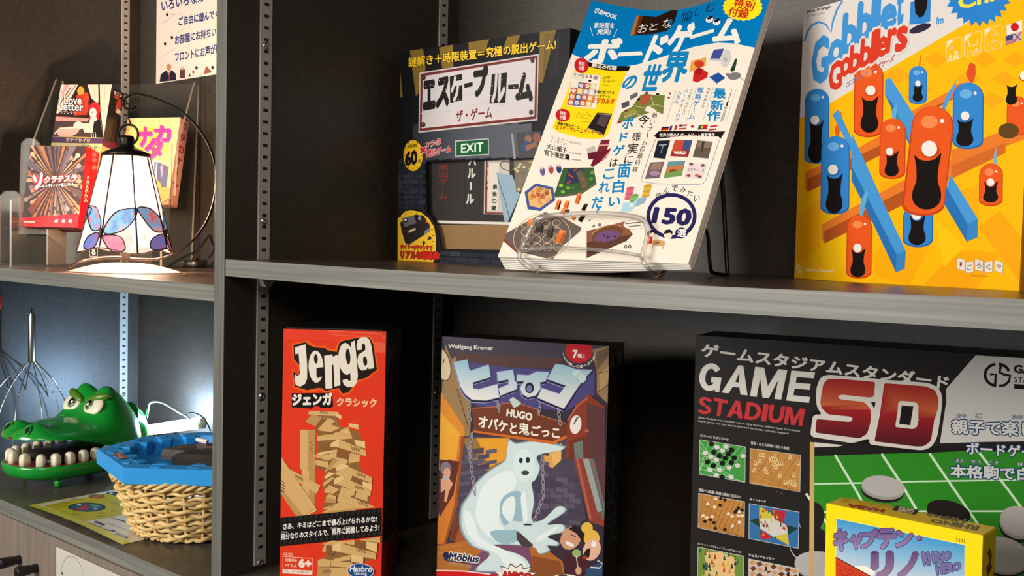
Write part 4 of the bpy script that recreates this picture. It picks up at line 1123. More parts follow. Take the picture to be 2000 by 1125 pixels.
ar.t('謎解き脱出ゲーム', 118, 578, 290, 610, 26, INK, .03); ar.t('エスケープルーム ザ・ゲーム', 104, 614, 458, 662, 34, (196, 60, 24), .04)
ar.t("ボードゲームLover's", 66, 692, 300, 738, 32, (128, 138, 148), 0); ar.t('インタビュー', 62, 716, 200, 742, 28, (110, 118, 128), 0)
ar.t('犬山紙子', 34, 768, 190, 800, 44, INK, .02); ar.t('宮下兼史鷹', 16, 818, 212, 856, 46, INK, .02); ar.line([(205, 798), (300, 806)], 8, (150, 146, 140)); ar.line([(230, 850), (300, 856)], 8, (150, 146, 140))
# map board and tokens
ar.poly([(770, 345), (810, 335), (900, 350), (962, 345), (948, 498), (880, 470), (800, 500), (740, 520), (580, 572), (620, 480), (700, 440)], (112, 124, 56)); ar.poly([(780, 350), (850, 345), (862, 370), (800, 430), (760, 410)], (170, 84, 56)); ar.poly([(640, 480), (720, 450), (760, 480), (650, 540)], (150, 140, 70))
for p in ([(720, 430), (800, 450), (880, 420), (950, 440)], [(640, 520), (720, 490), (780, 510)], [(850, 360), (880, 440), (870, 470)]): ar.line(p, 5, (206, 196, 140))
ar.poly([(685, 350), (745, 320), (748, 352), (690, 385)], (96, 96, 106)); ar.poly([(618, 408), (680, 390), (680, 432), (622, 452)], (80, 80, 88)); ar.ell(1002, 335, 9, 8, (180, 30, 30)); ar.ell(992, 368, 10, 8, (180, 30, 30)); ar.ell(905, 340, 14, 8, INK); ar.poly([(805, 325), (825, 318), (828, 338), (808, 342)], (130, 40, 30)); ar.poly([(640, 470), (660, 456), (672, 470), (650, 480)], (110, 40, 36)); ar.ell(605, 558, 14, 8, (150, 40, 40)); ar.poly([(740, 375), (765, 368), (768, 384), (745, 390)], INK); ar.poly([(830, 430), (900, 470), (870, 490), (800, 470)], CREAM)
# upright headlines
ar.col('熱いブームの最前線', 882, 508, 728, 928, 40, 44, INK, .01, sk=10)
ar.t('今', 748, 580, 832, 574, 72, INK, .02, sk=14); ar.t('、', 770, 606, 792, 606, 20, INK, .02); ar.t('確', 700, 710, 768, 706, 72, INK, .01, sk=12); ar.t('実', 664, 812, 746, 806, 84, INK, .01, sk=12); ar.t('に', 640, 886, 706, 882, 62, INK, .01, sk=10)
for c, q in (('面', (588, 996, 92, 104)), ('白', (548, 1114, 84, 100)), ('ボ', (622, 612, 86, 94)), ('ド', (604, 710, 58, 66)), ('ゲ', (550, 822, 84, 80))): ar.t(c, q[0], q[1], q[0] + q[2], q[1] - 4, q[3], AZ, .03, sk=14)
ar.t('は', 526, 908, 586, 904, 62, INK, .015, sk=10); ar.t('こ', 474, 1006, 556, 1000, 74, AZ, .03, sk=12); ar.t('れ', 438, 1112, 522, 1106, 84, AZ, .03, sk=12)
# right-hand headlines
for x0, y0, x1, y1 in ((1518, 300), (1436, 566), (0, 0), (0, 0)), : ar.line([x0, y0], 2.5, (96, 130, 156))
for a, b in (((1340, 282), (1258, 540)), ((1206, 290), (1126, 560)), ((1050, 312), (970, 560))): ar.line([a, b], 2.5, (96, 130, 156))
ar.col('2021年注目の', 1478, 316, 1406, 540, 24, 32, INK, .0, sk=6)
for c, q in (('最', (1336, 366, 96, 76)), ('新', (1314, 456, 98, 76)), ('作', (1286, 542, 100, 80))): ar.t(c, q[0], q[1], q[0] + q[2], q[1] + 3, q[3], AZ, .03, sk=8)
ar.col('知性を鍛える', 1304, 296, 1256, 432, 24, 22, INK, 0, sk=4); ar.col('戦略ゲーム', 1240, 306, 1172, 510, 46, 44, AZ, .02, sk=8)
ar.col('大人数で遊びたい', 1172, 304, 1108, 490, 22, 22, INK, 0, sk=4); ar.col('パーティー向け', 1128, 316, 1054, 540, 30, 30, AZ, .01, sk=6); ar.col('人気作', 1080, 326, 1052, 404, 32, 32, AZ, .01, sk=6)
# flags and banner
fx = [(932, 598), (1000, 586), (1072, 578), (1146, 574), (1222, 574), (1308, 582)]
fl_ = [((30, 26, 26), (190, 30, 30), (222, 170, 30)), None, ((190, 60, 60), (230, 220, 215), (190, 60, 60)), ((236, 230, 225),) * 3, None, ((190, 40, 44), (236, 230, 225), (190, 40, 44))]
for (x, y), f in zip(fx, fl_):
    if f:
        for k in range(3): ar.poly([(x + 5 - k * 4, y + k * 13), (x + 64 - k * 4, y + k * 13 - 5), (x + 60 - k * 4, y + k * 13 + 8), (x + 1 - k * 4, y + k * 13 + 13)], f[k])
for k, c in enumerate(((36, 50, 110), (236, 230, 225), (190, 40, 44))): ar.poly([(1003 + k * 19, 588 - k * 2), (1023 + k * 19, 586 - k * 2), (1013 + k * 19, 622 - k * 2), (993 + k * 19, 626 - k * 2)], c)
ar.poly([(1074, 576), (1098, 574), (1094, 592), (1070, 594)], (50, 60, 110)); ar.ell(1174, 589, 12, 11, (190, 30, 34)); ar.poly([(1226, 576), (1252, 574), (1240, 612), (1214, 614)], (30, 96, 60)); ar.poly([(1252, 574), (1296, 572), (1286, 610), (1240, 612)], (190, 34, 34)); ar.ell(1250, 592, 9, 9, (226, 190, 50))
ar.poly([(876, 668), (912, 632), (1150, 622), (1436, 632), (1398, 692), (1380, 670), (1150, 660), (905, 690)], (34, 20, 24)); ar.t('世界が認めたボードゲーム賞受賞作', 920, 676, 1348, 668, 28, WHT, .02)
ar.line([(890, 694), (846, 800), (776, 1006), (782, 1028), (900, 1040), (1200, 1048), (1262, 1042), (1284, 1010), (1330, 880), (1390, 694)], 3.5, (96, 122, 156))
th = [((906, 706), (1002, 700), (962, 846), (870, 838), (30, 34, 48)), ((1040, 698), (1174, 696), (1140, 828), (1000, 824), (150, 50, 50)), ((1214, 696), (1334, 710), (1300, 842), (1176, 828), (96, 84, 76)), ((846, 876), (956, 868), (916, 996), (804, 1004), (112, 92, 100)), ((986, 868), (1118, 858), (1090, 976), (952, 996), (96, 140, 150)), ((1146, 866), (1290, 884), (1254, 1006), (1108, 990), (226, 206, 206))]
for a, b, c, d, k in th: ar.poly([a, b, c, d], k)
ar.line([(915, 740), (975, 735)], 5, (200, 200, 205)); ar.line([(950, 735), (930, 800)], 6, (150, 160, 170)); ar.poly([(1044, 700), (1110, 698), (1090, 780), (1014, 790)], (196, 74, 50)); ar.poly([(1110, 700), (1172, 698), (1150, 780), (1100, 770)], (60, 80, 130)); ar.t('WORLD', 1032, 808, 1122, 806, 22, WHT, .06)
ar.poly([(1220, 700), (1330, 712), (1318, 760), (1208, 748)], (130, 112, 92)); ar.poly([(1250, 706), (1272, 708), (1256, 790), (1236, 788)], (70, 58, 54)); ar.poly([(860, 886), (940, 880), (922, 930), (845, 930)], (150, 120, 104)); ar.ell(880, 960, 40, 20, (160, 130, 150)); ar.poly([(980, 905), (1105, 890), (1094, 940), (965, 955)], (190, 120, 60)); ar.ell(1030, 940, 34, 14, (130, 60, 40)); ar.poly([(960, 955), (1095, 930), (1090, 974), (952, 994)], (110, 150, 80))
ar.t('ビクチャーズ', 1140, 938, 1270, 950, 26, (60, 50, 50), .01)
for x, y, c in ((1165, 885, (90, 80, 84)), (1258, 895, (110, 80, 70)), (1145, 975, (150, 60, 70)), (1210, 975, (206, 90, 80)), (1235, 985, (90, 70, 80))): ar.ell(x, y, 16, 11, c)
ar.poly([(345, 762), (408, 740), (425, 800), (352, 820)], (190, 180, 176)); ar.poly([(462, 696), (530, 694), (500, 800), (420, 800)], (120, 40, 52)); ar.poly([(420, 796), (540, 764), (500, 840), (400, 906), (376, 900)], (112, 26, 44)); ar.poly([(352, 800), (420, 790), (440, 850), (360, 850)], (100, 30, 44)); ar.line([(440, 740), (520, 736)], 14, (206, 150, 140)); ar.line([(470, 860), (520, 800)], 12, (190, 140, 130))
ar.view(960, 300, .25)
for x, y, c in ((400, 140, (96, 90, 130)), (466, 125, (170, 70, 60)), (528, 120, (50, 60, 110))):
    ar.poly([(x - 44, y - 44), (x + 26, y - 56), (x + 42, y + 40), (x - 26, y + 56)], (232, 220, 210)); ar.ell(x, y, 20, 34, c, -8); ar.ell(x - 4, y - 24, 9, 10, (220, 180, 160))
ar.poly([(562, 112), (800, 110), (822, 240), (700, 318), (500, 346), (492, 320)], (58, 92, 54)); ar.poly([(520, 330), (690, 300), (820, 225), (822, 242), (700, 322), (500, 346)], (96, 92, 72)); ar.poly([(600, 120), (720, 118), (690, 230), (570, 240)], (50, 56, 82)); ar.poly([(660, 150), (700, 130), (760, 240), (712, 270)], (104, 92, 70))
for x, y, c in ((545, 250, (150, 190, 60)), (600, 270, (110, 170, 50)), (780, 200, (90, 140, 60)), (560, 300, (130, 180, 70)), (790, 150, (110, 150, 70)), (640, 270, (80, 110, 70))): ar.ell(x, y, 16, 13, c)
for p in ([(640, 135), (672, 125)], [(710, 270), (740, 250)], [(590, 235), (620, 215)], [(700, 190), (730, 210)], [(600, 160), (640, 190)]): ar.line(p, 11, (190, 74, 50))
ar.poly([(348, 234), (482, 264), (500, 366), (384, 452), (284, 436), (260, 300)], (66, 82, 146)); ar.poly([(352, 256), (462, 280), (478, 356), (380, 428), (300, 410), (284, 310)], (226, 176, 120))
random.seed(3)
for i in range(30):
    a = random.random() * 6.28; r = math.sqrt(random.random()); x, y = 382 + 84 * r * math.cos(a), 342 + 72 * r * math.sin(a); c = random.choice([(130, 140, 50), (180, 60, 40), (206, 150, 40), (200, 110, 60), (150, 50, 50)])
    ar.ring(x, y, 11, 10, 6, c, n=10)
def peg(x0, y0, x1, y1, w, c, d):
    ar.line([(x0, y0), (x1, y1)], w, c); ar.ell(x0, y0, w / 2, w * .32, tuple(min(255, v + 26) for v in c)); ar.line([(x0 + w * .3, y0 + 3), (x1 + w * .3, y1)], w * .3, d)
OR = (214, 110, 46); ORD = (176, 82, 34); BK = (34, 28, 26); BKD = (18, 16, 16)
for q in ((532, 372, 512, 440, 36, OR, BKD), (595, 380, 580, 430, 36, OR, ORD), (688, 322, 668, 392, 34, OR, ORD), (740, 400, 716, 446, 30, BK, BKD), (572, 440, 556, 476, 40, OR, ORD), (600, 446, 586, 462, 28, BK, BKD), (718, 490, 690, 530, 34, BK, BKD), (650, 500, 636, 516, 30, OR, ORD)): peg(*q)
ar.ell(768, 520, 12, 6, (150, 140, 140), -40); ar.ell(800, 566, 10, 12, (120, 114, 110), 30); ar.ell(846, 556, 12, 14, (110, 104, 100))
for x, y, c, n in ((1070, 350, (226, 104, 124), 5), (1112, 368, (130, 186, 104), 3), (1206, 330, (226, 178, 60), 5)):
    for k in range(n): ar.ell(x + k * 4, y - k * 19, 32, 14, tuple(int(v * (.86 + .04 * (k % 2) * 3)) for v in c), -10)
ar.poly([(1030, 384), (1110, 380), (1150, 345), (1215, 340), (1200, 384), (1120, 420), (1090, 452), (1008, 456)], (170, 206, 220)); ar.poly([(1120, 420), (1150, 350), (1215, 340), (1198, 386)], (140, 170, 190)); ar.ell(1094, 406, 12, 10, WHT)
for c, q in (('い', (912, 410, 88, 66)), ('だ', (782, 428, 84, 88)), ('!', (818, 466, 14, 36))): ar.t(c, q[0], q[1], q[0] + q[2], q[1] - 2, q[3], AZ, .03, sk=12)
NV = (38, 34, 86)
for c, x, y in (('遊', 1300, 330), ('ん', 1362, 290), ('で', 1428, 272), ('み', 1492, 280), ('た', 1550, 306), ('い', 1604, 352)): ar.t(c, x - 24, y + 24, x + 22, y + 22, 46, (44, 42, 52), .01, sk=8)
ar.ring(1408, 488, 182, 166, 30, NV, n=48); ar.txt('150', [(1258, 538), (1542, 562), (1566, 440), (1282, 424)], NV, .05)
ar.ell(1486, 622, 48, 44, NV); ar.t('選', 1452, 650, 1520, 656, 62, WHT, .02, sk=4)
ar.ell(1250, 628, 34, 30, INK); ar.ell(1262, 640, 20, 20, (240, 214, 196)); ar.poly([(1228, 655), (1262, 652), (1258, 706), (1216, 712)], (190, 34, 40)); ar.poly([(1210, 712), (1262, 706), (1250, 742), (1200, 738)], (236, 220, 190))
ar.ell(1382, 640, 32, 30, (240, 214, 196)); ar.poly([(1348, 632), (1360, 600), (1395, 594), (1418, 612), (1416, 636), (1398, 622)], INK); ar.poly([(1350, 668), (1385, 664), (1392, 700), (1352, 706)], WHT)
ar.poly([(1258, 684), (1300, 674), (1364, 690), (1352, 732), (1262, 720)], (206, 156, 100)); ar.poly([(1284, 694), (1320, 690), (1318, 712), (1282, 712)], (120, 110, 100)); ar.line([(1268, 720), (1262, 748)], 4, (150, 110, 70)); ar.line([(1346, 730), (1338, 756)], 4, (150, 110, 70))
# board and bowl at the foot
ar.poly([(74, 640), (420, 460), (560, 500), (704, 578), (690, 612), (560, 720), (478, 832), (210, 772)], (104, 90, 86)); ar.poly([(74, 640), (210, 772), (212, 792), (78, 664)], (130, 60, 44)); ar.ring(396, 652, 224, 176, 5, (206, 182, 140), -12)
for r in range(4):
    for c in range(4): ar.ring(276 + c * 82 + r * -4, 742 - c * 4 - r * 62, 36 - r * 2, 30 - r * 2, 4.5, (206, 186, 146), -8, n=22)
for q in ((312, 530, 300, 570, 48, OR, ORD), (384, 562, 376, 622, 60, (72, 62, 56), (50, 44, 40)), (472, 580, 452, 660, 50, (72, 62, 56), (50, 44, 40)), (556, 616, 522, 700, 54, OR, ORD)): peg(*q)
ar.poly([(744, 604), (1040, 530), (1106, 632), (1056, 682), (744, 812)], (136, 84, 60)); ar.poly([(744, 690), (1056, 640), (1106, 632), (1056, 684), (742, 812)], (92, 58, 48)); ar.ell(906, 630, 128, 60, (110, 70, 52), -16); ar.ell(906, 644, 100, 42, (112, 76, 118), -10); ar.ring(906, 622, 126, 58, 7, (190, 136, 96), -16, a0=190, a1=350)
for x, y in ((880, 640), (910, 650), (930, 690), (850, 690), (905, 655), (965, 648)): ar.ell(x, y, 9, 7, (50, 40, 50))
ar.ell(1116, 556, 86, 40, (236, 228, 216)); ar.ring(1116, 556, 84, 38, 2.5, (150, 140, 130), n=24); ar.line([(1046, 548), (1190, 536)], 8, (96, 84, 70)); ar.line([(1070, 572), (1170, 562)], 8, (120, 108, 90))
for x in (1050, 1082): ar.ring(x, 728, 9, 12, 7, (70, 64, 60), n=12)
ar.build('cover_print', M['print'], mag)

# ------------------------------------------------------------------ game boxes
def game_box(p, w, h, d, col, label, name='game_box', group=None, side=None, lid=.72, bev=.0012):
    """p = x, y, z, turn, lean of the front bottom left corner; carton with a lid in front and a tray behind"""
    m = mat('box_card', side or col, .38)
    o = MB().add(box(0, w, 0, d * lid, 0, h, bev)).build(name, m)
    o.location = p[:3]; setrot(o, p[3], p[4])
    tag(o, label, 'board game', group)
    MB().add(box(.0012, w - .0012, d * lid - .0005, d, .0012, h - .0012, bev)).build('box_tray', m, o)
    return o
def side_fn(w): return lambda x, y, d: (w + d, x, y)
def top_fn(h): return lambda x, y, d: (x, y, h + d)

# --- escape game with a window in its front
EW, EH, ED = .2591, .2605, .060
ez = .0002 - .0012
esc = empty('game_box', (.0189, .237, -.0008)); setrot(esc, .0309, 0)
tag(esc, 'dark game box with a window, yellow headline and EXIT sign, behind the magazine', 'board game')
es = [(775.4, 509.7), (1102.2, 523.2), (1114.1, 52.9), (782.8, 100.1)]
ar = Art(es, EW, EH); ar.view(760, 260, .2578)
hole = [(283, 213), (700, 196), (1240, 176), (1240, 886), (395, 872), (385, 800), (368, 720), (345, 670), (318, 630), (290, 600)]
def fl2(p): q = ar.P(p); return q
hp_ = [fl2(p) for p in hole]
outer = [(0, 0), (EW, 0), (EW, EH), (0, EH)]
m_esc = mat('black_card', (20, 20, 24), .45, 0, .2)
fm = MB(); L2 = [[Vector((a, b, 0)) for a, b in outer], [Vector((a, b, 0)) for a, b in hp_]]
fv = [(a, b) for l in (outer, hp_) for a, b in l]; ft_ = [tuple(t) for t in tessellate_polygon(L2)]
n = len(fv); fm.add(([(a, 0, b) for a, b in fv] + [(a, .0012, b) for a, b in fv], ft_ + [tuple(i + n for i in t) for t in ft_]))
hn = len(hp_); fm.add(([(a, y, b) for a, b in hp_ for y in (0, .0012)], [(2 * i, 2 * ((i + 1) % hn), 2 * ((i + 1) % hn) + 1, 2 * i + 1) for i in range(hn)]))
fm.build('front_panel', m_esc, esc)
MB().add(box(0, .0012, 0, ED, 0, EH)).add(box(EW - .0012, EW, 0, ED, 0, EH)).add(box(.0012, EW - .0012, 0, ED, 0, .0012)).add(box(.0012, EW - .0012, 0, ED, EH - .0012, EH)).add(box(.0012, EW - .0012, ED - .0012, ED, .0012, EH - .0012)).build('carton', m_esc, esc)
MB().add(([(a, .0016, b) for a, b in hp_], [tuple(t) for t in tessellate_polygon([[Vector((a, b, 0)) for a, b in hp_]])])).build('window_film', M['film'], esc)
DK = (20, 21, 25)
ar.poly([(-40, -1000), (1500, -1000), (1500, 1100), (-40, 1100)], DK, holes=[hole])
def steel_(x, y): t = min(max((x - 150) / 700, 0), 1); u = min(max((y + 40) / 220, 0), 1); k = .25 + .75 * t * (1 - .4 * abs(t - .6)) ; return (30 + 66 * k, 32 + 66 * k, 40 + 68 * k)
for i in range(9):
    x0, x1 = 180 + i * 100, 280 + i * 100
    ar.poly([(x0, -70), (x1, -80), (x1, 194 - i * 3), (x0, 206 - i * 3)], steel_)
random.seed(5)
for r in range(12):
    for c in range(3):
        y = 195 + r * 38; x = 66 + c * 78 - (r % 2) * 36; x1 = min(x + 74, 276)
        if x1 - max(x, 66) > 10:
            g = random.randint(34, 52); ar.poly([(max(x, 66), y), (x1, y - 2), (x1, y + 32), (max(x, 66), y + 34)], (g, g + 5, g + 14))
for c in range(8):
    for r in range(3):
        x = 375 + c * 88 - (r % 2) * 40; y = 886 + r * 40 + c * 5; g = random.randint(34, 54)
        ar.poly([(x, y), (x + 82, y + 4), (x + 82, y + 38), (x, y + 34)], (g, g + 4, g + 14))
ar.poly([(925, 0), (940, -2), (962, 190), (945, 190)], (150, 150, 156)); ar.poly([(965, -10), (1150, -20), (1140, 180), (985, 186)], (74, 70, 74))
ar.ell(1055, 40, 26, 30, (150, 102, 80)); ar.ell(1120, 30, 28, 36, (146, 88, 66)); ar.ell(1040, 95, 38, 42, (58, 78, 116)); ar.poly([(1035, 90), (1110, 60), (1130, 90), (1040, 130)], (150, 100, 80))
# clock badge, slogan
ar.ell(183, 165, 78, 124, (24, 22, 22), n=36); ar.ell(183, 165, 73, 118, (236, 186, 36), n=36)
for k in range(12):
    a = k * PI / 6; ar.line([(183 + 71 * math.cos(a), 165 + 115 * math.sin(a)), (183 + 60 * math.cos(a), 165 + 100 * math.sin(a))], 5, (40, 32, 20))
ar.t('制限時間', 140, 112, 214, 100, 26, (50, 36, 20), .02); ar.t('60', 126, 240, 210, 226, 98, (26, 22, 22), .06); ar.t('分', 220, 218, 240, 214, 24, (30, 24, 22), .03)
wo = ((236, 214, 206), .09)
ar.t('×', 238, 148, 278, 142, 40, (190, 36, 46), .05, [wo]); ar.t('3つの', 282, 110, 392, 78, 42, (190, 36, 46), .04, [wo]); ar.t('脱出ゲーム', 288, 176, 470, 138, 52, (190, 36, 46), .04, [wo])
ar.poly([(502, 52), (757, 34), (758, 160), (503, 174)], (186, 188, 184)); ar.poly([(510, 60), (751, 42), (752, 152), (510, 167)], (22, 88, 52)); ar.t('EXIT', 548, 143, 714, 130, 64, (216, 234, 214), .02)
# timer photo in the yellow corner
arc = [(68 + 0, 640), (120, 588), (170, 580), (240, 592), (300, 640), (342, 705), (356, 790), (356, 900), (335, 972)]
ar.poly([(64, 622), (110, 576), (170, 566), (250, 578), (318, 630), (362, 700), (385, 790), (385, 985), (64, 960)], (28, 27, 30)); ar.poly([(66, 645)] + arc[1:] + [(66, 958)], (236, 188, 44))
for k in range(14):
    a = math.radians(200 + k * 14); ar.line([(168 + 178 * math.cos(a), 790 + 200 * math.sin(a)), (168 + 160 * math.cos(a), 790 + 182 * math.sin(a))], 4, (40, 32, 24))
ar.poly([(84, 672), (200, 612), (262, 620), (308, 690), (312, 738), (150, 842), (122, 826), (96, 740)], (46, 38, 36)); ar.poly([(100, 640), (188, 618), (208, 676), (118, 708)], (104, 102, 106)); ar.ell(128, 655, 17, 18, (26, 26, 28)); ar.ell(126, 652, 10, 11, (206, 202, 196)); ar.poly([(148, 734), (200, 712), (203, 728), (151, 752)], (206, 182, 130)); ar.poly([(200, 625), (225, 618), (240, 660), (212, 668)], (28, 24, 24)); ar.ell(232, 640, 12, 16, (150, 140, 134)); ar.poly([(265, 740), (308, 712), (312, 738), (268, 768)], (122, 122, 130)); ar.ell(285, 668, 8, 9, (190, 92, 60)); ar.line([(264, 826), (262, 855)], 9, (30, 26, 26)); ar.ell(264, 824, 11, 12, (30, 26, 26)); ar.line([(290, 806), (316, 790)], 9, (50, 36, 30)); ar.ell(310, 790, 13, 12, (60, 44, 36))
ar.t('タイマー&サウンドで', 88, 872, 328, 882, 34, (206, 44, 36), .05, [((60, 16, 16), .11)]); ar.t('リアルな臨場感!', 90, 944, 380, 952, 58, (206, 40, 34), .06, [((50, 14, 16), .12)])
ar.col('ここで謎を解け', 130, 330, 130, 560, 24, 26, (58, 62, 72)); ar.col('脱出せよ', 176, 350, 172, 520, 20, 24, (54, 58, 68))
# headline and plate
ar.view(760, 40, .2222)
HZ = (128, 102, 42)
for p in ([(184, 252), (300, 243), (322, 420), (250, 655), (236, 655)], [(440, 232), (560, 207), (566, 400), (470, 420)], [(700, 185), (882, 150), (845, 260), (700, 290)], [(1040, 125), (1155, 112), (1110, 230), (1000, 250)], [(1325, 92), (1470, 74), (1350, 540), (1318, 540)], [(85, 440), (96, 440), (121, 668), (84, 674)]): ar.poly(p, HZ)
for i in range(10): ar.line([(1370 + i * 14, 110 - i * 2), (1360 + i * 14, 480)], 3, (52, 53, 56))
ar.txt('謎解き＋時限装置＝究極の脱出ゲーム!', [(172, 405), (1466, 246), (1466, 158), (172, 318)], (248, 202, 44), .018, [((22, 18, 14), .06)])
ar.poly([(270, 452), (1318, 288), (1306, 872), (260, 982)], (200, 190, 186)); ar.poly([(280, 464), (1308, 302), (1297, 858), (270, 968)], (112, 44, 44)); ar.poly([(300, 484), (1290, 326), (1278, 832), (288, 940)], (208, 200, 200)); ar.line([(288, 940), (1278, 832)], 5, (236, 216, 210)); ar.line([(300, 484), (1290, 326)], 4, (150, 110, 110))
random.seed(11)
for i in range(26):
    x = random.uniform(320, 1250); y = random.uniform(500, 860) - (x - 300) * .15; g = random.randint(190, 202); ar.ell(x, y, random.uniform(10, 60), random.uniform(3, 9), (g, g - 4, g - 4), -9)
for x, y in ((305, 497), (1262, 343), (1250, 800), (303, 910)): ar.ell(x, y, 19, 24, (62, 48, 40)); ar.ell(x - 3, y - 4, 10, 12, (92, 76, 64))
BKI = (30, 27, 27)
def ec(c, x0, y0, x1, y1, h, sk=0, col=BKI, off=.07): ar.t(c, x0, y0, x1, y1, h, col, off, sk=sk)
ec('エ', 306, 765, 402, 748, 216, 0); ec('ス', 420, 752, 520, 728, 230, 10)
ar.poly([(536, 486), (645, 462), (648, 694), (538, 720)], BKI); ec('ケ', 546, 706, 640, 688, 206, 4, (206, 198, 198), .05)
ar.poly([(662, 550), (736, 534), (736, 572), (664, 588)], BKI); ec('プ', 752, 655, 866, 640, 240, 0)
ar.poly([(905, 468), (1040, 452), (1024, 716), (885, 724)], BKI); ec('ル', 905, 708, 1012, 696, 230, 10, (206, 198, 198), .05)
ar.poly([(1048, 560), (1140, 552), (1140, 594), (1050, 602)], BKI); ec('ム', 1122, 694, 1256, 690, 224, 4)
for i in range(70):
    x = random.uniform(310, 1250); y = random.uniform(530, 745) - (x - 300) * .12; ar.ell(x, y, random.uniform(2, 7), random.uniform(2, 6), (206, 198, 198), random.uniform(0, 90), 7)
ec('ザ・ゲーム', 588, 886, 904, 850, 100, 4, (120, 34, 36), .03)
ar.build('front_print', M['print'], esc)
# what shows through the window
ins = MB().add(box(.004, EW - .004, .008, .012, .003, EH * .72)).build('insert', mat('insert_black', (44, 40, 38), .5), esc)
ai = Art(es, EW, EH, fn=lambda x, y, d: (x, .008 - d, y)); ai.view(760, 260, .2578)
ai.poly([(270, 150), (1260, 150), (1260, 680), (270, 700)], (50, 46, 44))
for x in (430, 500, 545, 590, 660): ai.line([(x, 190), (x - 10, 640)], 4, (34, 31, 30))
ai.col('脱出ゲーム', 376, 250, 376, 470, 66, 46, (122, 44, 40), .03); ai.col('パルール', 598, 200, 580, 490, 56, 66, (214, 208, 200), .05)
ai.poly([(690, 200), (880, 190), (880, 610), (684, 606)], (206, 194, 180)); ai.poly([(700, 205), (712, 205), (704, 596), (692, 596)], (130, 44, 40)); ai.poly([(690, 590), (880, 596), (880, 606), (690, 602)], (130, 44, 40)); ai.poly([(725, 215), (800, 212), (790, 580), (715, 578)], (226, 216, 200)); ai.col('最後の鍵', 770, 400, 760, 560, 34, 36, (40, 36, 36), .03); ai.col('ルームザ', 712, 230, 706, 420, 22, 40, (60, 46, 44), .02)
ai.poly([(780, 290), (900, 310), (960, 460), (850, 700), (830, 600)], (150, 178, 196)); ai.line([(790, 330), (850, 520), (880, 640)], 5, (70, 76, 84)); ai.ring(860, 240, 50, 32, 7, (90, 84, 80), 20); ai.poly([(912, 200), (1060, 190), (1050, 420), (930, 440)], (130, 116, 96))  # pale blue paper, its tone also stands for glare on the film
for i in range(18): ai.ell(random.uniform(925, 1040), random.uniform(205, 430), 13, 11, random.choice([(190, 160, 90), (150, 130, 100), (206, 190, 150), (120, 110, 110)]))
ai.poly([(330, 655), (900, 668), (900, 688), (330, 676)], (226, 218, 206))
ai.poly([(330, 690), (1260, 690), (1260, 900), (330, 890)], (146, 112, 72))
ai.build('insert_print', M['matte_print'], esc)

# --- big yellow box with pegs and beams
gob = game_box((.5366, .2645, -.0012, -.4538, 0), .248, .248, .060, (214, 140, 30), 'yellow game box with blue and orange pegs, right end of the upper shelf')
ar = Art([(1551.6, 541.0), (1991.0, 568.0), (2013.8, -118.7), (1563.0, 19.9)], .248, .248)
GY = (248, 184, 14)
ar.view(1540, 270, .27561); ar.poly([(-50, -1600), (2000, -1600), (2000, 1300), (-50, 1300)], GY)
random.seed(2)
for p, c in (([(60, 540), (220, 420), (230, 760), (60, 880)], (244, 170, 16)), ([(600, 800), (830, 660), (1030, 700), (860, 1040), (620, 960)], (245, 172, 14)), ([(960, 1030), (1180, 780), (1500, 800), (1330, 1060)], (244, 166, 16)), ([(1030, 560), (1250, 760), (1100, 900)], (250, 194, 20)), ([(1340, 620), (1490, 500), (1640, 680), (1640, 1000), (1560, 900)], (243, 165, 18)), ([(1100, 400), (1340, 320), (1340, 560)], (245, 172, 16)), ([(220, 700), (400, 620), (420, 900), (250, 1000)], (250, 192, 18)), ([(640, 300), (800, 280), (640, 420)], (244, 168, 16))): ar.poly(p, c)
ar.view(1540, 0, .26667)
for x, y in ((780, 540), (1060, 420), (1420, 420), (1560, 560), (1300, 560), (950, 640), (1480, 720), (1640, 420)): ar.poly([(x - 90, y), (x, y - 60), (x + 90, y), (x, y + 62)], (244, 168, 18))
ar.poly([(0, 880), (70, 858), (300, 738), (700, 500), (1290, 150), (1420, -20), (1420, -900), (0, -900)], (222, 215, 210))
def beam(pts, top, side):
    """pts: near-left top edge a-b, far edge c-d, drop"""
    (ax_, ay), (bx_, by_), (cx_, cy_), (dx_, dy_), dr, ex = pts
    ar.poly([(ax_, ay), (bx_, by_), (bx_, by_ + dr), (ax_, ay + dr)], side); ar.poly([(bx_, by_), (cx_, cy_), (dx_, dy_), (ax_, ay)], top)
BT, BS, OT, OS = (72, 150, 214), (42, 112, 180), (226, 122, 44), (176, 84, 34)
ar.poly([(890, 800), (1190, 640), (1210, 690), (890, 850)], OT); ar.poly([(890, 850), (1210, 690), (1210, 700), (900, 880)], OS)
ar.poly([(690, 570), (730, 560), (945, 890), (930, 1080), (880, 1050), (690, 680)], BT); ar.poly([(690, 680), (745, 740), (905, 1085), (880, 1060)], BS); ar.poly([(735, 760), (850, 930), (860, 1000), (740, 810)], (40, 140, 160))
ar.poly([(510, 1060), (900, 860), (1700, 540), (1720, 600), (1640, 930), (1200, 1110), (560, 1140)], OT) if False else None
ar.poly([(470, 1090), (660, 980), (660, 1030), (520, 1120)], OT)
ar.poly([(1180, 1090), (1730, 880), (1730, 1000), (1180, 1220)], OT)
ar.view(1540, 270, .27561)
ar.poly([(110, 230), (640, -10), (660, 60), (640, 110), (130, 370), (112, 350)], OT); ar.poly([(125, 280), (640, 40), (640, 110), (130, 372)], OS)
ar.poly([(235, 600), (820, 280), (1530, -20), (1530, 90), (1180, 260), (700, 470), (250, 735), (235, 700)], OT); ar.poly([(250, 650), (830, 350), (830, 450), (255, 735)], OS); ar.poly([(1150, 180), (1525, 20), (1525, 92), (1155, 270)], (206, 104, 40))
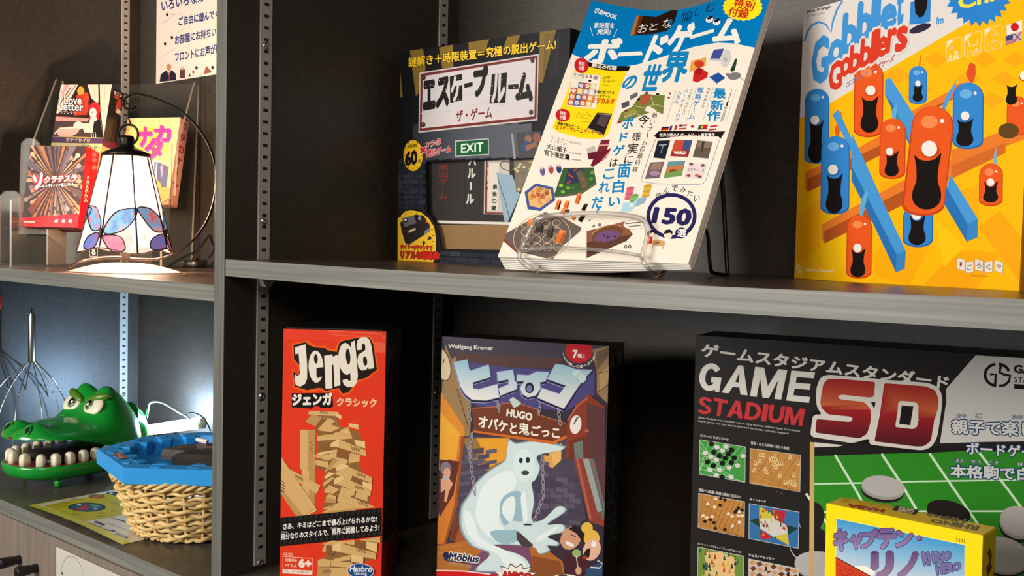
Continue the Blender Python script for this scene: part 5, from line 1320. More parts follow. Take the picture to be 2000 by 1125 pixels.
ar.poly([(1140, 250), (1335, 555), (1338, 690), (1262, 722), (1090, 440)], BT); ar.poly([(1110, 330), (1268, 600), (1262, 722), (1090, 440)], BS); ar.poly([(1268, 600), (1338, 558), (1338, 690), (1262, 722)], (58, 132, 196))
ar.poly([(440, -40), (830, 790), (822, 915), (764, 940), (600, 600), (440, 260)], BT); ar.poly([(440, 190), (765, 810), (764, 940), (600, 600), (440, 290)], BS); ar.poly([(765, 812), (830, 790), (824, 912), (764, 940)], (58, 132, 196))
def peg_(cx, top, bot, w, blue, mo, spot, tw=None, tilt=0):
    """rounded peg: a capsule with a dark hollow mo=(x,y,rx,ry) and a pale spot"""
    c = (52, 132, 206) if blue else (228, 88, 32); c2 = (34, 104, 176) if blue else (196, 66, 24); hl = (104, 172, 226) if blue else (240, 136, 78)
    hw = w / 2; p = [(cx - hw + tilt, bot - hw * .5)]
    for k in range(13):
        a = PI + PI * k / 12; p.append((cx + (tw or hw) * math.cos(a), top + hw + hw * math.sin(a)))
    p.append((cx + hw + tilt, bot - hw * .5))
    for k in range(1, 12):
        a = PI * k / 12; p.append((cx + tilt + hw * math.cos(a), bot - hw * .5 + hw * .5 * math.sin(a)))
    ar.poly(p, c2); ar.poly([(cx + (x - cx) * .93, y if y < bot - hw * .4 else y - hw * .10) for x, y in p], c)
    ar.ell(cx - hw * .15, top + hw * .75, hw * .4, hw * .3, hl); ar.ell(cx + hw * .45, top + hw * .7, hw * .1, hw * .1, (250, 230, 220))
    x, y, rx, ry = mo
    pt_ = [(-.86, -1.0), (-.55, -.86), (0, -.80), (.55, -.88), (.95, -1.08), (.80, -.6), (.74, -.05), (.96, .35), (.92, .72), (.5, .96), (0, 1.02), (-.5, .96), (-.92, .72), (-.96, .35), (-.72, -.05), (-.74, -.6)]
    ar.poly([(p.x, p.y) for p in spline([(x + u * rx, y + v * ry, 0) for u, v in pt_], 4, True)], (26, 22, 20))
    sx_, sy_, sr = spot
    ar.ell(sx_, sy_ + sr * .25, sr * 1.25, sr * 1.0, c2); ar.ell(sx_ - sr * .1, sy_, sr, sr * 1.02, (238, 230, 222), -20)
def plume(p, c): ar.poly(p, c)
ar.view(1540, 0, .26667)
plume([(935, 470), (945, 400), (955, 375), (945, 480)], (222, 96, 36)); peg_(932, 470, 750, 132, True, (932, 672, 38, 60), (934, 598, 20))
plume([(1325, 620), (1282, 530), (1310, 440), (1350, 460), (1355, 530)], (220, 80, 40)); plume([(1100, 800), (1140, 690), (1215, 570), (1200, 640), (1130, 800)], (88, 152, 214)); plume([(1180, 680), (1210, 610), (1262, 590), (1190, 700)], (224, 110, 60))
peg_(1302, 590, 1080, 226, True, (1280, 960, 64, 98), (1285, 836, 32))
plume([(180, 655), (190, 638), (200, 655)], (220, 80, 40)); peg_(195, 638, 1190, 178, True, (190, 1030, 56, 150), (184, 868, 32))
peg_(572, 440, 995, 214, False, (580, 830, 66, 128), (590, 650, 36))
plume([(750, 885), (740, 800), (786, 738), (770, 880)], (96, 168, 214)); peg_(752, 855, 1300, 190, False, (748, 1190, 52, 90), (735, 1098, 28))
plume([(340, 1005), (325, 940), (370, 800), (378, 850), (355, 1000)], (222, 92, 36)); plume([(310, 830), (350, 790), (500, 1110), (480, 1160)], (72, 150, 214))
peg_(335, 985, 1560, 210, True, (330, 1410, 62, 140), (322, 1232, 36))
peg_(1660, 690, 980, 150, False, (1618, 680, 42, 72), (1715, 540, 34)); ar.ell(1600, 945, 76, 56, (96, 66, 30))
ar.view(1540, 270, .27561)
peg_(915, 450, 762, 214, True, (910, 640, 62, 105), (908, 536, 32))
peg_(1010, -240, 540, 300, False, (975, 300, 105, 190), (995, 62, 55), tilt=-60)
plume([(1440, 175), (1450, 90), (1462, 50), (1468, 175)], (120, 176, 200)); peg_(1428, 165, 470, 168, False, (1428, 370, 54, 72), (1428, 300, 27))
plume([(500, 555), (505, 440), (545, 352), (560, 380), (520, 550)], (96, 168, 214)); peg_(500, 535, 985, 178, False, (494, 875, 54, 98), (492, 768, 30))
ar.view(1540, 0, .26667)
# lettering
LB1 = (64, 146, 212); LR = (214, 60, 40)
ar.line([(95, 292), (115, 220), (150, 170), (200, 148), (250, 165), (290, 225), (300, 150), (330, 60), (370, -10)], 14, LB1)
GL = [('G', 150, 275, 272, 606), ('o', 272, 385, 290, 475), ('b', 372, 480, 100, 378), ('b', 482, 592, 15, 300), ('l', 592, 640, -60, 232), ('e', 652, 765, 30, 212), ('t', 768, 822, -80, 185)]
for c, x0, x1, yt, yb in GL: ar.txt(c, [(x0, yb), (x1 - 10, yb - 42), (x1, yt - 10), (x0 + 14, yt)], LB1, .045)
ar.poly([(870, 0), (1020, -40), (1016, 140), (965, 160), (862, 166)], (52, 132, 206)); ar.poly([(895, -60), (1000, -60), (988, 50), (965, 105), (935, 116), (905, 80)], (26, 22, 20)); ar.ell(942, 194, 84, 28, (46, 44, 66), -20)
ar.t('fm', 1060, 164, 1112, 152, 52, LB1, .03)
RL = [('G', 278, 376, 448, 655), ('o', 362, 440, 420, 556), ('b', 428, 512, 330, 525), ('b', 506, 592, 280, 480), ('l', 594, 640, 220, 440), ('e', 628, 706, 268, 410), ('r', 702, 770, 210, 368), ('s', 768, 850, 195, 365)]
for cc_, off_ in (((222, 215, 210), .10), (LR, .04)):
    for c, x0, x1, yt, yb in RL: ar.txt(c, [(x0, yb), (x1 - 8, yb - 30), (x1, yt - 14), (x0 + 12, yt)], cc_, off_)
ar.t('ゴブレット・', 404, 632, 590, 520, 44, (110, 130, 176), .02, sk=8); ar.t('ゴブラーズ', 596, 516, 752, 430, 44, (180, 60, 80), .02, sk=8)
ar.ell(190, -20, 60, 60, (50, 60, 150)); ar.t('blue orange', 112, 90, 282, 52, 30, (40, 40, 54), .03); ar.t('Our Games Got Pose', 112, 112, 240, 86, 14, (60, 60, 70))
ar.star(1365, -70, 250, 252, 26, .84, (42, 128, 204), 4); ar.t('Ch.', 1225, 55, 1480, -10, 110, (236, 220, 60), .03)
IC = (240, 214, 150)
for x0, y0, x1, y1 in ((1136, 262, 1250, 440), (1268, 220, 1394, 404), (1412, 175, 1546, 362)):
    s0 = (y1 - y0) * .12; ar.line([(x0 + 12, y0 + 22), (x1 - 10, y0 - s0 + 14), (x1, y0 + 4), (x1 - 6, y1 - 42), (x1 - 16, y1 - 28), (x0 + 8, y1), (x0, y1 - 14), (x0, y0 + 40)], 5, IC, True); ar.poly([(x0 + 4, y0 + 74), (x0 + 8, y0 + 26), (x0 + 56, y0 + 14)], (240, 226, 190))
ar.t('5才~', 1160, 358, 1205, 344, 34, IC, .02); ar.ell(1166, 398, 12, 12, IC); ar.ell(1208, 372, 15, 16, IC); ar.poly([(1150, 438), (1154, 412), (1180, 408), (1182, 432)], IC); ar.poly([(1188, 428), (1192, 392), (1226, 386), (1230, 418)], IC)
ar.t('2人用', 1288, 388, 1372, 368, 32, IC, .02); ar.line([(1296, 280), (1308, 330), (1330, 318), (1362, 310), (1366, 268)], 9, IC); ar.ring(1478, 268, 46, 62, 3, IC); ar.t('5分~', 1464, 306, 1506, 296, 30, IC, .02); ar.t('所要', 1462, 258, 1502, 246, 22, IC, .0)
ar.poly([(1576, 172), (1688, 130), (1690, 208), (1578, 244)], (236, 228, 222)); ar.ell(1636, 182, 30, 32, (196, 30, 36)); ar.poly([(1572, 250), (1690, 212), (1686, 282), (1570, 318)], (196, 180, 186)); ar.poly([(1572, 250), (1626, 232), (1622, 272), (1571, 288)], (60, 66, 120))
for i in range(4): ar.line([(1572, 292 + i * 8), (1640, 268 + i * 8)], 4, (176, 50, 60))
ar.line([(1632, 232), (1686, 282)], 7, (50, 60, 130)); ar.line([(1684, 218), (1630, 296)], 7, (176, 50, 60))
ar.view(1540, 270, .27561)
ar.ring(70, 908, 13, 18, 8, (240, 226, 190)); ar.ring(84, 940, 11, 15, 8, (240, 226, 190)); ar.t('Thierry Denoual', 116, 942, 318, 948, 32, (246, 226, 170), .02); ar.t('ゲームデザイン', 136, 898, 300, 904, 16, (238, 170, 60))
for i, (c, x, y, a) in enumerate((('す', 1222, 882, -5), ('ご', 1284, 902, 4), ('ろ', 1350, 888, -4), ('く', 1418, 900, 6), ('や', 1492, 898, -8))):
    ar.poly([(x - 30, y - 40 + a), (x + 28, y - 36 - a), (x + 28, y + 42 - a), (x - 28, y + 38 + a)], (228, 220, 208)); ar.line([(x - 30, y - 40 + a), (x + 28, y - 36 - a), (x + 28, y + 42 - a), (x - 28, y + 38 + a)], 2.5, (110, 90, 60), True); ar.t(c, x - 18, y + 20, x + 16, y + 20, 40, (50, 44, 50), .0)
ar.ell(1222, 882, 8, 12, (150, 40, 50)); ar.line([(1290, 962), (1412, 966)], 9, (190, 130, 20))
ar.build('front_print', M['print'], gob)

# --- tower-building game, red
JW, JH, JD = .1071, .284, .1261
jen = game_box((.0944, .0083, ZC + .0004, .6879, .0149), JW, JH, JD, (30, 24, 22), 'tall red game box printed with a leaning tower of wooden blocks', side=(30, 26, 24), lid=.985, bev=.0008)
MB().add(box(.003, JW - .003, .002, JD - .01, JH - .0004, JH + .0016, .0006)).build('top_flap', mat('black_card', (22, 20, 20), .3), jen)
ar = Art([(545.2, 1170.6), (743.8, 1176.8), (754.3, 648.1), (554.0, 643.1)], JW, JH)
JR = (226, 60, 34)
ar.view(540, 610, .2222); ar.poly([(-60, -60), (1200, -60), (1200, 2700), (-60, 2700)], JR)
ar.poly([(60, 110), (990, 150), (985, 270), (60, 240)], (230, 66, 42)); ar.line([(462, 172), (480, 166), (640, 178), (900, 190), (960, 230)], 5, (224, 128, 104)); ar.line([(468, 180), (474, 196), (580, 206), (780, 215)], 5, (236, 110, 84)); ar.poly([(860, 264), (960, 272), (955, 358), (880, 352)], (232, 96, 70)); ar.line([(60, 240), (430, 255)], 4, (206, 50, 36))
OL = (240, 96, 26)
ar.poly([(135, 280), (255, 250), (290, 255), (345, 298), (430, 300), (440, 315), (515, 330), (545, 262), (585, 240), (690, 222), (770, 205), (830, 212), (865, 275), (898, 512), (800, 590), (720, 612), (640, 725), (580, 735), (552, 708), (545, 682), (420, 710), (410, 690), (362, 684), (350, 700), (240, 705), (150, 665), (135, 500), (188, 545), (195, 478), (142, 425)], OL)
ar.poly([(150, 292), (255, 264), (285, 290), (340, 312), (430, 318), (445, 335), (530, 352), (555, 268), (590, 252), (690, 232), (770, 218), (820, 226), (852, 285), (884, 508), (790, 578), (712, 600), (632, 708), (582, 718), (562, 690), (548, 668), (430, 694), (400, 670), (360, 668), (270, 688), (160, 655), (148, 520), (195, 560), (205, 472), (155, 418)], (36, 30, 28))
LW = (234, 224, 208)
KB = (36, 30, 28)
ar.poly([(162, 312), (255, 284), (262, 360), (270, 470), (270, 585), (252, 632), (212, 656), (172, 645), (158, 600), (165, 550), (192, 566), (206, 540), (203, 460), (196, 366), (166, 372)], LW)
ar.ell(348, 481, 65, 141, LW, -2, 34); ar.ell(347, 412, 17, 42, KB, -2); ar.poly([(352, 492), (420, 484), (420, 566), (378, 572), (366, 584), (352, 560)], KB)
ar.poly([(420, 386), (490, 372), (496, 394), (536, 376), (553, 398), (562, 645), (510, 656), (502, 470), (488, 456), (492, 670), (432, 676)], LW)
ar.poly([(655, 268), (688, 250), (704, 400), (716, 560), (708, 620), (680, 655), (630, 662), (592, 640), (580, 600), (620, 588), (640, 610), (652, 600), (650, 530)], LW); ar.ell(612, 412, 66, 140, LW, -4, 34); ar.ell(630, 392, 20, 70, KB, -4)
ar.poly([(705, 300), (712, 250), (745, 222), (790, 220), (820, 245), (838, 310), (860, 494), (812, 502), (806, 482), (790, 508), (750, 516), (722, 490), (710, 430), (722, 374), (770, 345), (783, 330), (780, 290), (765, 275), (752, 290), (750, 332), (710, 336)], LW); ar.ell(780, 432, 18, 42, KB, -6)
ar.poly([(135, 715), (490, 712), (500, 830), (480, 842), (390, 845), (370, 828), (330, 830), (310, 850), (135, 838)], (30, 24, 24)); ar.t('ジェンガ', 142, 818, 486, 812, 96, (238, 230, 218), .06)
ar.t('クラシック', 532, 828, 878, 838, 72, (240, 206, 160), .04)
WT, WF, WS, WD = (232, 196, 134), (216, 174, 112), (190, 146, 90), (140, 92, 52)
def blk(a, b, c, d, e=None, mark=None):
    """block: long face a-b-c-d, optional end face e (4 points)"""
    ar.poly([a, b, c, d], WF)
    ar.line([((a[0] * .7 + d[0] * .3), (a[1] * .7 + d[1] * .3)), ((b[0] * .7 + c[0] * .3), (b[1] * .7 + c[1] * .3))], 3, (204, 160, 98)); ar.line([((a[0] * .35 + d[0] * .65), (a[1] * .35 + d[1] * .65)), ((b[0] * .35 + c[0] * .65), (b[1] * .35 + c[1] * .65))], 3, (224, 186, 124))
    if e: ar.poly(e, WT)
    if mark:
        x, y, w_, h_, dy = mark
        for k in range(4): ar.line([(x + k * w_ / 4, y + k * dy / 4), (x + k * w_ / 4 + w_ * .1, y + h_ + k * dy / 4), (x + k * w_ / 4 + w_ * .2, y + h_ * .3 + k * dy / 4)], 5, (112, 76, 42))
# upper part of the tower
ar.poly([(300, 900), (535, 890), (540, 940), (560, 1010), (650, 1020), (650, 1125), (360, 1125), (352, 1030), (300, 960)], (150, 104, 62))
ar.view(540, 850, .24436); ar.poly([(330, -40), (640, -40), (700, 60), (700, 120), (650, 220), (755, 400), (740, 560), (640, 600), (366, 600), (392, 520), (376, 400), (390, 300), (330, 260)], (146, 100, 58)); ar.poly([(372, 880), (560, 850), (800, 850), (796, 985), (690, 1020), (690, 1290), (330, 1290), (334, 1010), (400, 960)], (146, 100, 58)); ar.view(540, 610, .2222)
blk((288, 868), (545, 880), (525, 915), (280, 900), [(525, 882), (572, 912), (568, 948), (520, 915)], (385, 872, 70, 26, 6))
ar.poly([(262, 955), (320, 895), (400, 930), (345, 1005), (262, 970)], WS); ar.poly([(345, 1005), (400, 935), (410, 950), (350, 1030)], WD); blk((350, 1025), (430, 920), (520, 960), (390, 1045)); ar.poly([(390, 1045), (440, 975), (560, 1020), (480, 1055)], WF); ar.poly([(345, 1010), (440, 920), (450, 935), (345, 1050)], WD)
blk((638, 980), (720, 990), (722, 1035), (635, 1010)); ar.poly([(640, 978), (722, 992), (715, 1010), (640, 1010)], WT); blk((560, 1040), (630, 1010), (660, 1080), (560, 1120))
blk((365, 1092), (620, 1040), (640, 1090), (360, 1135), [(600, 1035), (650, 1060), (648, 1110), (600, 1090)], (440, 1062, 70, 26, -10))
blk((222, 1040), (340, 1045), (330, 1700), (222, 1690)); ar.poly([(290, 1045), (345, 1050), (335, 1700), (285, 1710)], WS)
ar.view(540, 850, .24436)
blk((330, 10), (590, -20), (610, 30), (325, 48)); blk((190, -40), (308, -40), (300, 262), (190, 275)); ar.poly([(255, -40), (310, -40), (295, 284), (250, 286)], WS)
for k in range(4): ar.line([(268, 60 + k * 22), (292, 66 + k * 22)], 5, (112, 76, 42))
ar.poly([(340, 80), (430, 60), (440, 120), (350, 120)], WD)
blk((490, 30), (715, 125), (718, 172), (480, 98), [(435, 70), (500, 28), (500, 92), (430, 96)], (600, 88, 70, 36, 26)); ar.poly([(620, 40), (708, 52), (712, 108), (640, 88)], WT)
blk((305, 175), (490, 115), (480, 180), (410, 205), None, (368, 142, 60, 24, -12)); ar.poly([(300, 170), (345, 140), (480, 118), (440, 140)], WT); ar.poly([(312, 200), (420, 215), (410, 265), (315, 240)], WF); ar.poly([(315, 240), (400, 265), (400, 280), (318, 268)], WD); blk((575, 142), (668, 160), (665, 215), (572, 228)); ar.poly([(490, 100), (590, 130), (575, 230), (480, 160)], WD)
blk((385, 290), (470, 175), (575, 200), (560, 232), None); ar.poly([(385, 295), (468, 180), (490, 205), (400, 300)], WS)
blk((520, 228), (766, 340), (765, 388), (475, 278), [(475, 262), (525, 226), (590, 250), (478, 292)], (645, 296, 70, 34, 26))
ar.poly([(378, 340), (420, 298), (470, 310), (400, 350)], WT); ar.poly([(374, 385), (420, 350), (466, 330), (460, 350), (380, 412)], WF); ar.poly([(600, 320), (690, 365), (690, 400), (600, 350)], WD); blk((465, 310), (520, 275), (608, 318), (598, 365), None)
ar.poly([(690, 370), (764, 392), (762, 440), (690, 420)], WT); blk((520, 330), (758, 440), (752, 492), (460, 385), [(465, 350), (520, 325), (545, 350), (460, 400)], (628, 396, 70, 32, 26))
ar.poly([(385, 440), (425, 400), (505, 435), (460, 470), (385, 460)], WF); ar.poly([(640, 455), (730, 480), (728, 530), (630, 500)], WF); blk((485, 530), (520, 415), (632, 445), (625, 480), None)
blk((395, 500), (420, 470), (480, 490), (470, 535)); ar.poly([(390, 540), (398, 495), (480, 520), (478, 545)], WS); blk((560, 480), (800, 578), (640, 590), (490, 530), None, (655, 520, 80, 36, 26))
blk((365, 590), (500, 540), (560, 510), (520, 590), None, (430, 560, 60, 22, -10)); blk((365, 620), (540, 520), (630, 590), (500, 612)); ar.poly([(360, 632), (420, 610), (640, 585), (640, 606)], WS)
# falling blocks at left
blk((100, 270), (352, 405), (325, 472), (90, 320), None, (148, 315, 70, 40, 30)); blk((42, 180), (318, 585), (200, 660), (30, 420)); ar.poly([(36, 420), (215, 645), (180, 680), (30, 470)], WS); ar.poly([(205, 660), (318, 588), (322, 605), (180, 680)], WT)
for k in range(4): ar.line([(36, 360 + k * 28), (66, 390 + k * 22)], 7, (96, 62, 36))
ar.poly([(10, 660), (838, 582), (838, 806), (10, 888)], (28, 24, 24))
for i in range(20):
    x = 20 + i * 42; ar.poly([(x, 668 - i * 4), (x + 20, 666 - i * 4), (x + 12, 692 - i * 4), (x - 8, 694 - i * 4)], (48, 44, 42)); ar.poly([(x, 850 - i * 4), (x + 20, 848 - i * 4), (x + 12, 876 - i * 4), (x - 8, 878 - i * 4)], (48, 44, 42))
ar.t('さあ、キミはどこまで積み上げられるかな?', 55, 756, 802, 694, 48, (240, 234, 226), .03, sk=2); ar.t('自分なりのスタイルで、限界に挑戦してみよう!', 40, 838, 822, 764, 50, (240, 234, 226), .03, sk=2)
for tx, x, y in (('つ', 428, 676), ('あ', 512, 668), ('じぶん', 66, 778), ('げんかい', 462, 746), ('ちょうせん', 578, 736)): ar.t(tx, x - 8 * len(tx), y + 6, x + 8 * len(tx), y + 4, 15, (230, 224, 216), .0)
blk((362, 872), (450, 842), (560, 850), (540, 880)); blk((540, 845), (625, 838), (630, 880), (560, 870)); ar.poly([(390, 870), (450, 880), (460, 945), (365, 930)], WF); ar.poly([(400, 875), (470, 890), (450, 960), (395, 950)], WD)
blk((510, 862), (800, 945), (796, 994), (455, 925), [(450, 880), (515, 856), (520, 925), (450, 928)], (640, 896, 80, 36, 22)); ar.poly([(720, 850), (808, 862), (804, 938), (720, 906)], WT); ar.poly([(630, 840), (720, 850), (718, 905), (640, 890)], WD); blk((660, 838), (830, 812), (830, 860), (720, 846))
blk((460, 990), (600, 955), (590, 1000), (450, 1015)); ar.poly([(600, 955), (697, 972), (694, 1026), (600, 1010)], WT); ar.poly([(332, 1000), (370, 990), (435, 1002), (430, 1055), (330, 1052)], WF); ar.poly([(330, 1055), (430, 1060), (430, 1290), (322, 1290)], WS); blk((440, 1000), (610, 1020), (600, 1060), (438, 1048)); blk((430, 1060), (590, 1068), (580, 1290), (420, 1290))
for k in range(4): ar.line([(372 + k * 18, 1082), (378 + k * 18, 1112), (386 + k * 18, 1080)], 5, (96, 62, 36))
ar.t('A2120', 54, 964, 128, 966, 22, (240, 190, 160), .02); ar.line([(52, 972), (290, 988), (286, 1118), (50, 1104)], 4, (244, 220, 196), True); ar.poly([(50, 1072), (286, 1086), (286, 1118), (50, 1104)], (240, 226, 206)); ar.t('対象年齢', 72, 1012, 164, 1018, 26, (244, 214, 190), .02); ar.t('6才以上', 72, 1052, 162, 1058, 26, (244, 214, 190), .02); ar.t('6+', 182, 1056, 276, 1062, 62, (246, 232, 214), .06); ar.t('プレイヤー人数 1人~', 62, 1098, 272, 1110, 22, (206, 110, 80), .02)
ar.ell(674, 1086, 108, 62, (226, 220, 216), 4, 34); ar.ell(674, 1086, 102, 56, (28, 76, 140), 4, 34); ar.t('Hasbro', 588, 1088, 762, 1094, 46, (240, 236, 230), .03, sk=6); ar.t('Gaming', 622, 1122, 724, 1128, 34, (240, 236, 230), .01)
ar.build('front_print', M['print'], jen)
ar = Art([(743.8, 1176.8), (775.9, 1105.5), (785.4, 632.8), (754.3, 648.1)], JD, JH, fn=side_fn(JW))
ar.poly([(740, 1080), (780, 1020), (780, 1240), (740, 1240)], (150, 26, 22)); ar.txt('Jenga', [(756, 726), (782, 692), (783, 650), (757, 678)], (120, 104, 92), .08); ar.poly([(757, 738), (778, 722), (778, 732), (757, 750)], (92, 30, 20))
for y in (800, 850, 900, 960, 1010): ar.poly([(754, y), (776, y - 22), (776, y - 8), (754, y + 12)], (96, 62, 38)); ar.ell(764, y + 16, 5, 18, (64, 48, 40), 20)
ar.build('side_print', M['print'], jen)

# --- ghost game
HW, HH, HD = .1836, .2775, .0645
hug = game_box((.1983, .137, ZC + .0002, .3658, .0093), HW, HH, HD, (60, 44, 40), 'game box printed with a pale ghost in a brick cellar, under the shelf', side=(40, 32, 30))
ar = Art([(852.1, 1158.4), (1174.6, 1207.2), (1190.4, 676.2), (864.0, 657.4)], HW, HH)
ar.view(850, 640, .21336); ar.poly([(-50, 0), (1750, 0), (1750, 2700), (-50, 2700)], (58, 48, 62))
ar.poly([(50, 60), (1700, 160), (1700, 300), (1100, 290), (300, 240), (190, 230)], (66, 62, 74)); ar.poly([(180, 232), (1170, 280), (1150, 380), (560, 360), (200, 300)], (86, 60, 56)); ar.poly([(170, 300), (700, 370), (1460, 400), (1460, 620), (1200, 760), (400, 720), (240, 640)], (76, 70, 126))
ar.poly([(100, 90), (190, 230), (260, 560), (330, 700), (310, 1300), (230, 1000), (60, 620)], (150, 118, 76)); ar.poly([(50, 80), (105, 90), (200, 250), (150, 290)], (60, 58, 70)); ar.poly([(45, 590), (270, 920), (270, 1300), (30, 1300)], (214, 134, 42)); ar.poly([(40, 770), (225, 970), (225, 1300), (30, 1300)], (226, 164, 50))
ar.ell(70, 340, 70, 150, (214, 196, 160), -12); ar.ring(70, 340, 70, 150, 10, (90, 70, 50), -12); ar.line([(70, 330), (85, 290)], 8, (40, 30, 24)); ar.line([(95, 490), (110, 640), (85, 660), (75, 600)], 8, (150, 130, 100))
ar.poly([(1440, 200), (1590, 170), (1590, 700), (1480, 600), (1480, 420)], (150, 122, 84)); ar.poly([(1470, 230), (1590, 180), (1590, 260), (1480, 400)], (112, 88, 66)); ar.poly([(1500, 430), (1590, 350), (1590, 500), (1510, 590)], (176, 146, 100))
for p in ([(1480, 300), (1585, 230)], [(1490, 420), (1585, 400)], [(1485, 600), (1590, 520)], [(110, 120), (190, 250), (260, 520)], [(200, 560), (300, 900)]): ar.line(p, 6, (60, 44, 40))
ar.ell(1318, 215, 122, 112, (196, 34, 44)); ar.poly([(1190, 90), (1440, 90), (1440, 160), (1198, 150)], (66, 62, 74)) ; ar.poly([(1210, 150), (1425, 160), (1438, 220), (1200, 210)], (196, 34, 44))
ar.t('7', 1262, 275, 1302, 276, 66, (244, 236, 228), .05); ar.t('歳', 1304, 274, 1344, 278, 36, (244, 236, 228), .03); ar.t('以上', 1350, 282, 1370, 284, 44, (244, 236, 228), 0)
for i, c in enumerate('家族で楽しく遊べるゲーム'):
    a = math.radians(168 - i * 14.2); x = 1318 + 148 * math.cos(a); y = 215 + 142 * math.sin(a); ca, sa = math.cos(a - PI / 2), math.sin(a - PI / 2)
    ar.txt(c, [(x - 15 * ca + 14 * -sa * -1 * 0 - 14 * math.cos(a) * -1 * 0, y - 15 * sa + 14), (x + 15 * ca, y + 15 * sa + 14), (x + 15 * ca, y + 15 * sa - 14), (x - 15 * ca, y - 15 * sa - 14)], (230, 220, 204), .02)
ar.t('Wolfgang Kramer', 122, 198, 528, 218, 46, (236, 230, 224), .02)
# bricks of the cellar
random.seed(9)
ar.view(850, 870, .22673)
ar.poly([(130, -80), (1180, -60), (1300, 640), (1100, 720), (60, 720)], (76, 68, 84)); ar.poly([(300, 120), (240, -60), (640, -60), (620, 130), (450, 230)], (150, 112, 56)); ar.poly([(360, -60), (640, -60), (630, 110), (470, 190)], (226, 156, 44)); ar.poly([(940, 60), (1090, -20), (1085, 130), (1010, 200), (930, 150)], (214, 160, 80)); ar.poly([(1000, 70), (1085, 30), (1085, 130), (1020, 180)], (232, 176, 96))
for r in range(15):
    for c in range(9):
        x = 210 + c * 112 + (r % 2) * 48; y = 40 + r * 46
        if 440 < x < 860 and y < 240 or x > 1230 or (x > 900 and y < 200): continue
        g = random.randint(70, 98); s0 = random.uniform(-8, 8); sl = -14 if x > 800 else 16
        ar.poly([(x, y + s0), (x + 98, y + s0 - sl), (x + 98, y + 38 - sl), (x, y + 38)], (g, g - 9, g + 12))
ar.poly([(1150, -60), (1240, -80), (1470, 600), (1470, 700), (1330, 660)], (140, 64, 54)); ar.poly([(1250, -60), (1330, -60), (1468, 500), (1468, 620), (1440, 640)], (96, 104, 104)); ar.poly([(1330, -60), (1470, -60), (1468, 480)], (96, 58, 62)); ar.line([(1190, -40), (1340, 640)], 22, (176, 92, 72)); ar.line([(1300, -40), (1470, 540)], 14, (170, 88, 70)); ar.poly([(1240, 0), (1290, -20), (1440, 560), (1400, 580)], (150, 160, 152))
ar.poly([(200, -80), (255, -80), (195, 520), (95, 850), (20, 850), (22, 640)], (206, 120, 48)); ar.poly([(225, -80), (255, -80), (195, 520), (95, 850), (75, 850), (170, 500)], (150, 80, 34)); ar.poly([(40, 120), (210, 140), (160, 420), (40, 620)], (96, 46, 38)); ar.poly([(30, -80), (210, -80), (180, 130), (40, 110)], (226, 160, 50))
ar.poly([(185, 604), (300, 620), (300, 820), (240, 858), (120, 808)], (160, 84, 46)); ar.poly([(190, 604), (240, 616), (170, 826), (122, 808)], (112, 56, 36))
ar.ell(92, 200, 46, 58, (128, 118, 128)); ar.ell(104, 235, 30, 40, (214, 156, 124)); ar.poly([(50, 290), (110, 270), (155, 330), (120, 400), (100, 490), (80, 480), (90, 380), (50, 410)], (214, 156, 124)); ar.poly([(64, 260), (130, 262), (120, 296), (70, 300)], (180, 170, 168))
ar.poly([(20, 860), (420, 800), (830, 800), (1100, 1000), (1160, 1400), (10, 1400)], (176, 106, 46)); ar.poly([(300, 1000), (480, 850), (800, 830), (835, 980), (830, 1400), (280, 1400)], (120, 76, 104)); ar.poly([(840, 950), (1080, 1000), (1160, 1400), (830, 1400)], (136, 78, 40))
for y in (890, 930): ar.line([(20, y), (230, y - 30)], 5, (206, 130, 56))
def chain(x0, y0, x1, y1, k):
    for i in range(k):
        f = (i + .5) / k; ar.ring(x0 + (x1 - x0) * f, y0 + (y1 - y0) * f, 13 if i % 2 else 7, 24, 8, (150, 144, 150), math.degrees(math.atan2(y1 - y0, x1 - x0)) - 90, 14)
# the plain pale ghost
GH = (204, 222, 224); GL_ = (226, 238, 238); GD = (150, 184, 196)
halo = [(640, -40), (700, -10), (860, -30), (1080, 10), (1090, 40), (880, 90), (900, 200), (860, 300), (830, 330), (850, 480), (830, 640), (930, 640), (1050, 530), (1110, 540), (1100, 580), (960, 680), (1090, 680), (1100, 740), (960, 780), (1050, 830), (1040, 860), (960, 860), (980, 900), (900, 930), (860, 880), (760, 860), (560, 850), (480, 870), (700, 930), (800, 1000), (790, 1080), (480, 1080), (360, 1060), (480, 930), (330, 860), (240, 720), (240, 540), (310, 420), (370, 320), (480, 220), (600, 140), (620, 60)]
def soft(pts, c): ar.poly([(p.x, p.y) for p in spline([(x, y, 0) for x, y in pts], 4, True)], c)
soft([(700 + (x - 700) * 1.05, 560 + (y - 560) * 1.025) for x, y in halo], (128, 142, 150)); soft([(700 + (x - 700) * 1.025, 560 + (y - 560) * 1.012) for x, y in halo], (160, 180, 186)); soft(halo, GH)
soft([(400, 380), (520, 260), (660, 220), (700, 330), (640, 420), (560, 560), (560, 680), (650, 760), (560, 820), (430, 760), (350, 600)], GL_); soft([(560, 600), (570, 470), (660, 400), (750, 420), (760, 640), (660, 650), (600, 690)], GD); soft([(580, 580), (600, 480), (680, 440), (690, 560), (650, 660)], GL_); soft([(260, 560), (330, 620), (400, 800), (600, 900), (760, 990), (780, 1080), (640, 1080), (540, 940), (360, 850), (270, 720)], GL_); soft([(480, 740), (700, 730), (740, 790), (640, 850), (540, 830)], GD); soft([(780, 400), (800, 640), (760, 640), (740, 440)], GL_)
ar.ell(765, 170, 92, 140, (214, 230, 230)); ar.ell(740, 130, 16, 24, (36, 44, 54)); ar.ell(800, 126, 18, 26, (36, 44, 54)); ar.ell(778, 236, 34, 20, (60, 66, 78))
